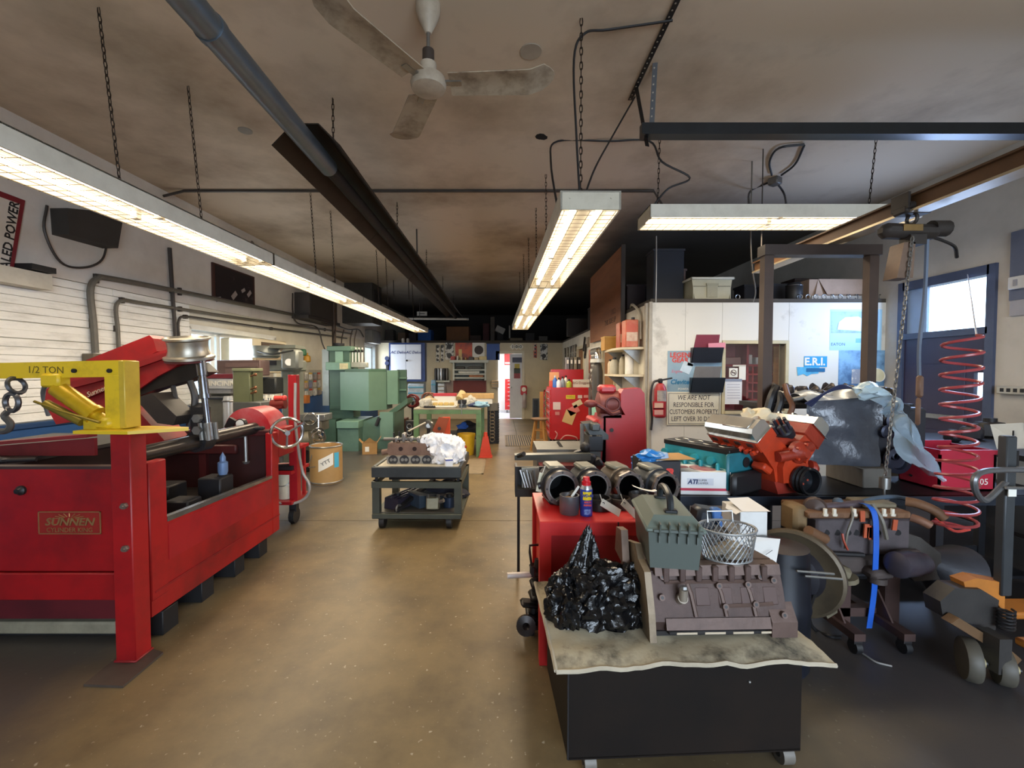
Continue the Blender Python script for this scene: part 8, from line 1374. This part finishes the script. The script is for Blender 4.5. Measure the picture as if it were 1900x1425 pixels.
for i in range(5): P('latch_rib', B().box((-.06 + i * .035, -.024, .163), (.006, .022, .05), (.25, 0, 0)), TG, o); P('body_rib', B().bb(-.063 + i * .035, -.057 + i * .035, -.02, -.006, .105, .15), TG, o)
P('latch', B().bb(-.085, .1, -.03, -.02, .148, .162, .003), TG, o)
P('handle', B().tube(bez([(0, .07, .2), (0, .075, .235), (0, .1, .26), (0, .17, .272), (0, .24, .26), (0, .265, .235), (0, .27, .2)], 5), .014, 8), M('#22262a', .4, 0, amt=.2), o)
for y in (.07, .27): P('handle_mount', B().bb(-.025, .025, y - .015, y + .015, .198, .212, .004), BLACK, o)
# wire basket, papers, cartons behind
o = T('mesh_basket', 'expanded metal basket sitting on the rusty block', 'basket', bl(.70, .19, MZ + .258), BA); MS = M('#b3b6b8', .35, .7, '#6d6f72', .4, 9); m = B(); r0_, r1_, hb = .095, .112, .125; n_ = 30; rows = 7
for i in range(n_):
    for j in range(rows):
        t0_, t1_ = j / rows, (j + 1) / rows; a0 = 2 * PI * (i + .5 * (j % 2)) / n_; 
        for s_ in (-.5, .5):
            a1 = a0 + s_ * 2 * PI / n_; q0, q1 = r0_ + (r1_ - r0_) * t0_, r0_ + (r1_ - r0_) * t1_
            m.cyl((q0 * math.cos(a0), q0 * .8 * math.sin(a0), hb * t0_), (q1 * math.cos(a1), q1 * .8 * math.sin(a1), hb * t1_), .0022, n=3, cap=False)
P('mesh_wall', m, MS, o, kind='stuff', smooth=False); P('rim_wire', B().tube([(r1_ * math.cos(2 * PI * i / 28), r1_ * .8 * math.sin(2 * PI * i / 28), hb) for i in range(28)], .005, 6, True), MS, o); P('base_wire', B().tube([(r0_ * math.cos(2 * PI * i / 28), r0_ * .8 * math.sin(2 * PI * i / 28), .004) for i in range(28)], .005, 6, True), MS, o); P('handle', B().tube([(-.05, .06, hb), (-.05, .07, hb + .045), (.06, .07, hb + .045), (.06, .06, hb)], .004, 6), MS, o)
P('bottom_plate', B().cyl((0, 0, 0), (0, 0, .003), .085, n=20), M('#8d8a84', .5, .5, amt=.4), o)
o2 = T('basket_rag', 'brown rag lying inside the mesh basket', 'rag', bl(.70, .19, MZ + .264)); P('cloth', crumple(B(), (0, 0, 0), .06, .05, .03, 9.1, 3, .3), M('#8f8370', .85, 0, '#5d5240', .5, 9), o2); P('fold', crumple(B(), (.02, 0, .03), .03, .03, .02, 9.7, 2, .3, flat=False), M('#a89a82', .85, 0, amt=.3), o2)
o = T('white_card', 'white card sheet leaning behind the mesh basket over the block', 'card', bl(.73, .33, MZ + .23)); P('sheet', B().add([at(1335, 990, Y=2.0), at(1448, 1000, Y=1.95), at(1440, 1046, Y=1.88), at(1398, 1048, Y=1.86), at(1372, 1010, Y=1.95)], [(0, 1, 2, 3, 4)]).add([at(1335, 990, Y=2.0) - Vector((0, -.004, .003)), at(1448, 1000, Y=1.95) - Vector((0, -.004, .003)), at(1440, 1046, Y=1.88) - Vector((0, -.004, .003)), at(1398, 1048, Y=1.86) - Vector((0, -.004, .003)), at(1372, 1010, Y=1.95) - Vector((0, -.004, .003))], [(0, 1, 2, 3, 4)]), M('#e0dfdc', .6, 0, amt=.1), o, w=1, smooth=False); P('pencil_line', B().cyl(at(1420, 1030, Y=1.9) + Vector((0, -.004, .004)), at(1432, 1022, Y=1.91) + Vector((0, -.004, .004)), .0015, n=4), DKM, o, w=1)
o = T('black_drum', 'black ribbed drum standing on the floor beside the bin', 'drum', (at(1455, 1050, Y=2.16).x, 2.2, 0)); P('body', B().lathe([(.13, 0), (.14, .02), (.14, .3), (.145, .32), (.14, .34), (.13, .62), (0, .63)], n=24), M('#16181f', .35, .1, '#2b2f3d', .5, 5), o); P('bar', B().cyl((-.02, -.16, .56), (.16, -.16, .545), .006, n=6).cyl((.02, -.16, .535), (.2, -.16, .52), .006, n=6), STEEL, o)
o = T('white_carton', 'white carton with an open flap under the front of the engine bench', 'carton', (at(1394, 960, Y=2.35).x, 2.35, 0)); zc1, zc0 = at(1394, 950, Y=2.35).z, at(1394, 990, Y=2.35).z; P('crate', B().bb(-.14, .14, 0, .25, 0, zc0 - .03), BLACK, o); P('carton', B().bb(-.06, .09, 0, .2, zc0 - .03, zc1, .003), M('#dcdad6', .6, 0, '#a8a39a', .3, 9), o, smooth=False); P('flap', B().add([(-.09, -.01, zc1 - .01), (-.06, .0, zc1), (-.06, .15, zc1), (-.09, .1, zc1 - .01)], [(0, 1, 2, 3)]).add([(-.05, .0, zc1 + .002), (.1, -.01, zc1 + .006), (.085, .18, zc1 + .03), (-.05, .16, zc1 + .03)], [(0, 1, 2, 3)]), M('#e4e2e0', .6, 0, amt=.1), o, smooth=False)
o = T('blue_clamp', 'blue-black air filter housing beside the ammunition box', 'housing', (at(1320, 970, Y=2.3).x, 2.3, 0)); z1 = at(1320, 945, Y=2.3).z; P('stand', B().bb(-.05, .06, .03, .2, 0, z1 - .13), BLACK, o); P('housing', B().box((-.01, .08, z1 - .07), (.11, .12, .12), (0, .15, 0), .02), M('#2b3038', .4, .2, amt=.4), o); P('blue_bracket', B().box((.035, .03, z1 - .03), (.05, .05, .06), None, .008).box((.055, .03, z1 - .07), (.02, .05, .06), None, .004), M('#3d6aa8', .4, 0, amt=.3), o)
# black bin bag with parts in it
o = T('black_bin_bag', 'shiny crumpled black bin bag heaped beside the rusty block', 'bag', bl(.18, .25, MZ - .002)); BB = M('#0d0d0f', .2, 0, amt=.02, scale=7, bump=.5)
P('lower_heap', bagmesh(2.3, (0, 0, 0), .21, .16, .17), BB, o); P('peaked_top', bagmesh(5.1, (-.06, .04, .03), .13, .12, .2, 5, .75, .03), BB, o); P('right_heap', bagmesh(8.8, (.15, .0, 0), .12, .13, .17), BB, o); P('left_heap', bagmesh(4.4, (-.13, -.02, 0), .11, .12, .15), BB, o)
# ================================================================ old engine on the low rolling stand
OE = M('#4d423e', .6, .2, '#2a2524', .6, 6, .25); OR_ = M('#77543a', .65, .2, '#33261f', .6, 6, .2); Y = 2.45
o = T('old_engine', 'old rusty engine with flywheel, blue strap and starter, on a low stand', 'engine', (at(1600, 1100, Y=Y).x, Y + .1, 0))
P('block', pb(B(), 1515, 1692, 962, 1032, Y, .24, .015), M('#554c4e', .55, .25, '#2e2a2c', .6, 6, .2), o, w=1); P('head', pb(B(), 1500, 1692, 950, 963, Y - .015, .25, .008), OR_, o, w=1); P('crankcase', pb(B(), 1510, 1680, 1030, 1070, Y + .01, .22, .03), OE, o, w=1); P('thermostat_housing', pb(B(), 1474, 1503, 940, 994, Y + .02, .14, .02), M('#7d6443', .6, .2, '#4a3a28', .6, 7), o, w=1)
P('top_rail', B().cyl(at(1508, 942, Y=Y + .08), at(1600, 934, Y=Y + .08), .022, n=10), M('#5a4d52', .5, .3, amt=.5), o, w=1); P('oil_gallery', B().cyl(at(1518, 1026, Y=Y - .02), at(1602, 1030, Y=Y - .02), .014, n=8), DKM, o, w=1)
v = at(1512, 938, Y=Y + .1); P('breather_cap', B().lathe([(.05, 0), (.055, .03), (.06, .05), (.06, .07), (.05, .085), (.02, .09), (0, .095)], v, n=20), M('#4b3a33', .5, .2, '#2b2422', .5, 7), o, w=1)
for px in (1533, 1553, 1573, 1588, 1628, 1665): P('exhaust_port', B().cyl(at(px, 988, Y=Y - .004), at(px, 988, Y=Y + .001), .017, n=14), M('#151216', .7, 0, amt=.2), o, w=1)
for px in (1531, 1548, 1585, 1640, 1656): P('spark_plug', B().cyl(at(px, 955, Y=Y - .02), at(px, 944, Y=Y - .02), .01, n=8).cyl(at(px, 957, Y=Y - .02), at(px, 953, Y=Y - .02), .015, n=6), M('#d8d0c0', .4, 0, amt=.1), o, w=1)
for px in range(1522, 1690, 20): P('head_nut', B().cyl(at(px, 957, Y=Y - .02), at(px, 957, Y=Y - .012), .011, n=6), OR_, o, w=1)
fc = at(1472, 1062, Y=Y - .06); fx = Vector((-.72, -.7, 0)); P('flywheel', B().lathe([(.15, 0), (.235, 0), (.24, .01), (.24, .04), (.225, .05), (.17, .03), (.03, .03)], fc - fx * .03, fc + fx, n=40), M('#5d5140', .5, .4, '#332b24', .6, 6), o, w=1); P('clutch_cover', B().lathe([(.15, 0), (.13, .05), (.06, .07), (0, .07)], fc, fc + fx, n=28), M('#23222a', .5, .3, amt=.4), o, w=1)
P('mount_bracket', B().prism([(at(1520, 1, Y=Y).x, at(1, 1080, Y=Y).z), (at(1545, 1, Y=Y).x, at(1, 1085, Y=Y).z), (at(1550, 1, Y=Y).x, at(1, 1115, Y=Y).z), (at(1532, 1, Y=Y).x, at(1, 1126, Y=Y).z), (at(1522, 1, Y=Y).x, at(1, 1110, Y=Y).z)], Y - .12, Y - .08, 'y'), M('#6d6450', .55, .3, '#3d372c', .5, 8), o, w=1, smooth=False); P('bracket_bolt', B().cyl(at(1532, 1092, Y=Y - .14), at(1532, 1092, Y=Y - .12), .018, n=8), DKM, o, w=1)
P('engine_foot', B().box(at(1556, 1058, Y=Y - .04), (.1, .1, .07), (0, .3, 0), .02).cyl(at(1572, 1070, Y=Y - .04), at(1574, 1078, Y=Y - .04), .05, n=12), M('#7a705a', .55, .2, '#4a4335', .5, 8), o, w=1); P('engine_foot', B().box(at(1628, 1062, Y=Y - .02), (.13, .1, .06), (0, -.1, 0), .02).cyl(at(1628, 1070, Y=Y - .03), at(1628, 1080, Y=Y - .03), .045, n=12), OE, o, w=1)
P('starter_motor', B().lathe([(.05, 0), (.068, .01), (.068, .13), (.062, .14), (.058, .22), (.03, .23), (0, .23)], at(1662, 1048, Y=Y - .12), at(1722, 1044, Y=Y - .04), n=22), M('#4b4650', .4, .4, '#26242a', .5, 6), o, w=1); P('solenoid', B().cyl(at(1668, 1030, Y=Y - .06), at(1700, 1028, Y=Y - .02), .03, n=12), OE, o, w=1)
bc = at(1760, 1062, Y=Y + .12); P('bell_housing', B().lathe([(.08, 0), (.1, .05), (.17, .16), (.18, .2), (.16, .21), (0, .2)], at(1715, 1040, Y=Y + .1), bc + Vector((.03, -.03, -.01)), n=26), M('#3a3b42', .5, .3, '#1f2026', .5, 6, .2), o, w=1)
P('side_casting', B().prism([(at(1692, 1, Y=Y).x, at(1, 985, Y=Y).z), (at(1745, 1, Y=Y).x, at(1, 1000, Y=Y).z), (at(1785, 1, Y=Y).x, at(1, 1030, Y=Y).z), (at(1790, 1, Y=Y).x, at(1, 1078, Y=Y).z), (at(1735, 1, Y=Y).x, at(1, 1082, Y=Y).z), (at(1700, 1, Y=Y).x, at(1, 1045, Y=Y).z)], Y + .02, Y + .1, 'y'), M('#474340', .5, .3, '#26241f', .6, 6, .2), o, w=1, smooth=False)
P('manifold_pipe', B().tube(bez([at(1680, 930, Y=Y + .08), at(1705, 935, Y=Y + .04), at(1735, 948, Y=Y), at(1752, 962, Y=Y - .02)], 5), .027, 10), OR_, o, w=1); P('cut_pipe', B().tube(bez([at(1690, 960, Y=Y + .02), at(1708, 966, Y=Y - .01), at(1726, 975, Y=Y - .03)], 4), .024, 10), M('#7a5440', .6, .2, '#3a2a22', .5, 8), o, w=1)
P('water_hose', B().tube(bez([at(1580, 940, Y=Y), at(1582, 960, Y=Y - .03), at(1572, 990, Y=Y - .04), at(1568, 1018, Y=Y - .03)], 5), .007, 6).tube(bez([at(1618, 935, Y=Y), at(1636, 965, Y=Y - .04), at(1645, 1000, Y=Y - .04)], 5), .012, 6), M('#6d675c', .5, .1, amt=.4), o, w=1)
for px, py, h_ in ((1600, 948, 20), (1607, 972, 26), (1616, 975, 26), (1612, 978, 20), (1660, 964, 20)): P('orange_tag', B().box(at(px, py + h_ / 2, Y=Y - .03), (.026, .008, h_ / 800 * Y), (0, R.uniform(-.3, .3), 0)), M('#b0502e', .5, 0, '#6d2f1c', .4, 9), o, w=1)
P('red_wire', B().tube(bez([at(1563, 990, Y=Y - .04), at(1566, 1005, Y=Y - .05), at(1573, 1020, Y=Y - .04)], 4), .006, 5), M('#a8452f', .5, 0, amt=.2), o, w=1)
st = bez([at(1590, 932, Y=Y + .1), at(1612, 938, Y=Y + .0), at(1624, 958, Y=Y - .04), at(1626, 1000, Y=Y - .05), at(1625, 1045, Y=Y - .05), at(1622, 1100, Y=Y - .03), at(1613, 1166, Y=Y - .02)], 5); m = B()
for p, q in zip(st, st[1:]): m.add([p - Vector((.016, 0, 0)), p + Vector((.016, .0, 0)), q + Vector((.016, 0, 0)), q - Vector((.016, 0, 0)), p + Vector((-.016, .004, 0)), p + Vector((.016, .004, 0)), q + Vector((.016, .004, 0)), q + Vector((-.016, .004, 0))], [(0, 1, 2, 3), (7, 6, 5, 4), (0, 3, 7, 4), (1, 5, 6, 2)])
P('blue_strap', m, M('#1f5cc0', .5, 0, '#143a7a', .3, 6), o, w=1)
P('lifting_sling', B().tube(bez([at(1575, 945, Y=Y + .1), at(1610, 928, Y=Y + .12), at(1652, 922, Y=Y + .16), at(1690, 928, Y=Y + .14), at(1700, 940, Y=Y + .1)], 5), .014, 7).ball(at(1555, 932, Y=Y + .1), .03, 8, 5), M('#4a5a6a', .6, 0, '#2b333d', .5, 8), o, w=1)
P('breather_pipe', B().cyl(at(1530, 1000, Y=Y - .03), at(1500, 985, Y=Y - .06), .03, n=10), OR_, o, w=1); P('carburettor_flange', B().box(at(1615, 932, Y=Y + .12), (.2, .14, .03), None, .008), M('#8a806a', .5, .3, '#4a4438', .6, 9), o, w=1)
o = T('low_engine_stand', 'low rusty rolling stand carrying the old engine', 'engine stand', (at(1605, 1160, Y=Y).x, Y, 0)); ST = M('#4a3530', .6, .2, '#2a201e', .5, 5)
for a, b in ((1553, 1581), (1642, 1672)): P('upright', pb(B(), a, b, 1072, 1165, Y + .0, .05, .005), ST, o, w=1, smooth=False)
z0, z1 = .1, .15; xa, xb = at(1553, 1, Y=Y).x, at(1672, 1, Y=Y).x; P('cross_bar', B().bb(xa, xb, Y, Y + .05, z0, z1), ST, o, w=1, smooth=False)
for x in (xa + .05, xb - .04):
    P('foot_bar', B().bb(x - .03, x + .03, Y - .2, Y + .35, .08, .12), ST, o, w=1, smooth=False); P('gusset', B().prism([(Y - .1, .12), (Y, .12), (Y, .26)], x - .005, x + .005, 'x'), ST, o, w=1, smooth=False)
    for y in (Y - .17, Y + .3): c = P('caster', B().cyl((x - .016, y, .035), (x + .016, y, .035), .035, n=14), BLACK, o, w=1); P('caster_fork', B().bb(x - .022, x + .022, y - .02, y + .02, .06, .08), DKM, c, w=1)
wire('floor_cable', 'thin pale wire lying on the dark floor in front of the old engine', 'wire', [at(1575, 1195, Z=.006), at(1600, 1212, Z=.006), at(1625, 1228, Z=.006), at(1655, 1236, Z=.006)], .005, M('#8d8a86', .5, 0, amt=.2))
wire('floor_cable', 'black cable looping on the floor by the flywheel of the old engine', 'cable', [at(1512, 1100, Y=2.3), at(1500, 1140, Y=2.2), at(1512, 1168, Z=.012), at(1540, 1180, Z=.012), at(1560, 1182, Z=.012)], .01, BLACK)
# ================================================================ pallet jack at the right edge
o = T('pallet_jack', 'old pallet jack with dark mast, looped handle and orange forks beside the old engine', 'pallet jack', (at(1840, 1200, Y=2.2).x, 2.2, 0)); PJ = M('#3d3a38', .5, .3, '#1f1d1d', .5, 6, .15); POR = M('#b5702a', .5, 0, '#6d4520', .5, 4); Y = 2.15
ma, mbv = at(1866, 1105, Y=Y), at(1863, 808, Y=Y + .02); P('mast', B().box((ma + mbv) / 2, (.055, .045, (mbv - ma).z), (0, 0, 0), .006), M('#44474a', .4, .4, '#2a2c2e', .4, 5), o, w=1); P('mast_label', B().box(at(1878, 912, Y=Y - .028), (.04, .004, .05)), PAPER, o, w=1)
hl = [at(1866, 895, Y=Y), at(1830, 928, Y=Y - .05), at(1812, 915, Y=Y - .1), at(1808, 890, Y=Y - .12), at(1822, 876, Y=Y - .1), at(1860, 872, Y=Y - .06), at(1930, 872, Y=Y - .04)]; P('handle_loop', B().tube(bez(hl, 6), .014, 8), M('#77787a', .35, .6, '#4a4a4c', .4, 8), o, w=1); P('lever', B().tube([at(1866, 905, Y=Y - .04), at(1905, 906, Y=Y - .06)], .008, 6), STEEL, o, w=1)
P('pump_body', B().prism([(at(1772, 1, Y=Y).x, at(1, 1112, Y=Y).z), (at(1800, 1, Y=Y).x, at(1, 1088, Y=Y).z), (at(1850, 1, Y=Y).x, at(1, 1090, Y=Y).z), (at(1885, 1, Y=Y).x, at(1, 1110, Y=Y).z), (at(1880, 1, Y=Y).x, at(1, 1165, Y=Y).z), (at(1820, 1, Y=Y).x, at(1, 1150, Y=Y).z), (at(1778, 1, Y=Y).x, at(1, 1140, Y=Y).z)], Y - .02, Y + .07, 'y'), PJ, o, w=1, smooth=False)
P('steer_arm', B().prism([(at(1770, 1, Y=Y).x, at(1, 1140, Y=Y).z), (at(1785, 1, Y=Y).x, at(1, 1130, Y=Y).z), (at(1880, 1, Y=Y).x, at(1, 1185, Y=Y).z), (at(1905, 1, Y=Y).x, at(1, 1205, Y=Y).z), (at(1895, 1, Y=Y).x, at(1, 1215, Y=Y).z), (at(1840, 1, Y=Y).x, at(1, 1180, Y=Y).z)], Y - .08, Y - .03, 'y'), M('#6d5238', .5, .2, '#33281f', .5, 6), o, w=1, smooth=False)
P('fork_head', B().prism([(at(1824, 1, Y=Y).x, at(1, 1080, Y=Y).z), (at(1850, 1, Y=Y).x, at(1, 1073, Y=Y).z), (at(1905, 1, Y=Y).x, at(1, 1082, Y=Y).z), (at(1905, 1, Y=Y).x, at(1, 1135, Y=Y).z), (at(1870, 1, Y=Y).x, at(1, 1100, Y=Y).z), (at(1828, 1, Y=Y).x, at(1, 1092, Y=Y).z)], Y + .0, Y + .07, 'y'), POR, o, w=1, smooth=False); xf = at(1905, 1, Y=Y).x
P('fork', B().bb(xf, xf + 1.05, Y - .2, Y - .04, .16, .2, .01), POR, o, w=1); P('fork', B().bb(xf, xf + 1.05, Y + .16, Y + .32, .16, .2, .01), POR, o, w=1)
spc = at(1866, 1168, Y=Y - .06); P('return_spring', B().tube([(spc.x + .03 * math.cos(a * .7), spc.y + .03 * math.sin(a * .7), spc.z + .1 * a / 54) for a in range(55)], .006, 5), DKM, o, w=1)
for px, py, rr in ((1800, 1200, .1), (1862, 1218, .085)):
    wc = at(px, py, Y=2.08 if px < 1850 else 2.05); wc.z = rr; ax = Vector((.85, -.5, 0)).normalized(); c = P('steer_wheel', B().lathe([(rr * .5, 0), (rr * .95, 0), (rr, .01), (rr, .045), (rr * .95, .055), (rr * .5, .055)], wc - ax * .03, wc + ax, n=28), M('#4f4a40', .55, 0, '#33302b', .5, 6), o, w=1); P('wheel_hub', B().lathe([(rr * .66, -.004), (rr * .6, .004), (rr * .2, .01), (rr * .2, .03), (0, .03)], wc + ax * .022, wc + ax * 1.0, n=24), M('#a89a72', .5, 0, '#6d6248', .4, 7), c, w=1); P('axle_nut', B().cyl(wc + ax * .04, wc + ax * .06, rr * .12, n=8), DKM, c, w=1)
wcs = at(1862, 1218, Y=2.05); P('wheel_fork', B().bb(wcs.x - .08, wcs.x - .02, 2.0, 2.1, .08, .25), PJ, o, w=1)
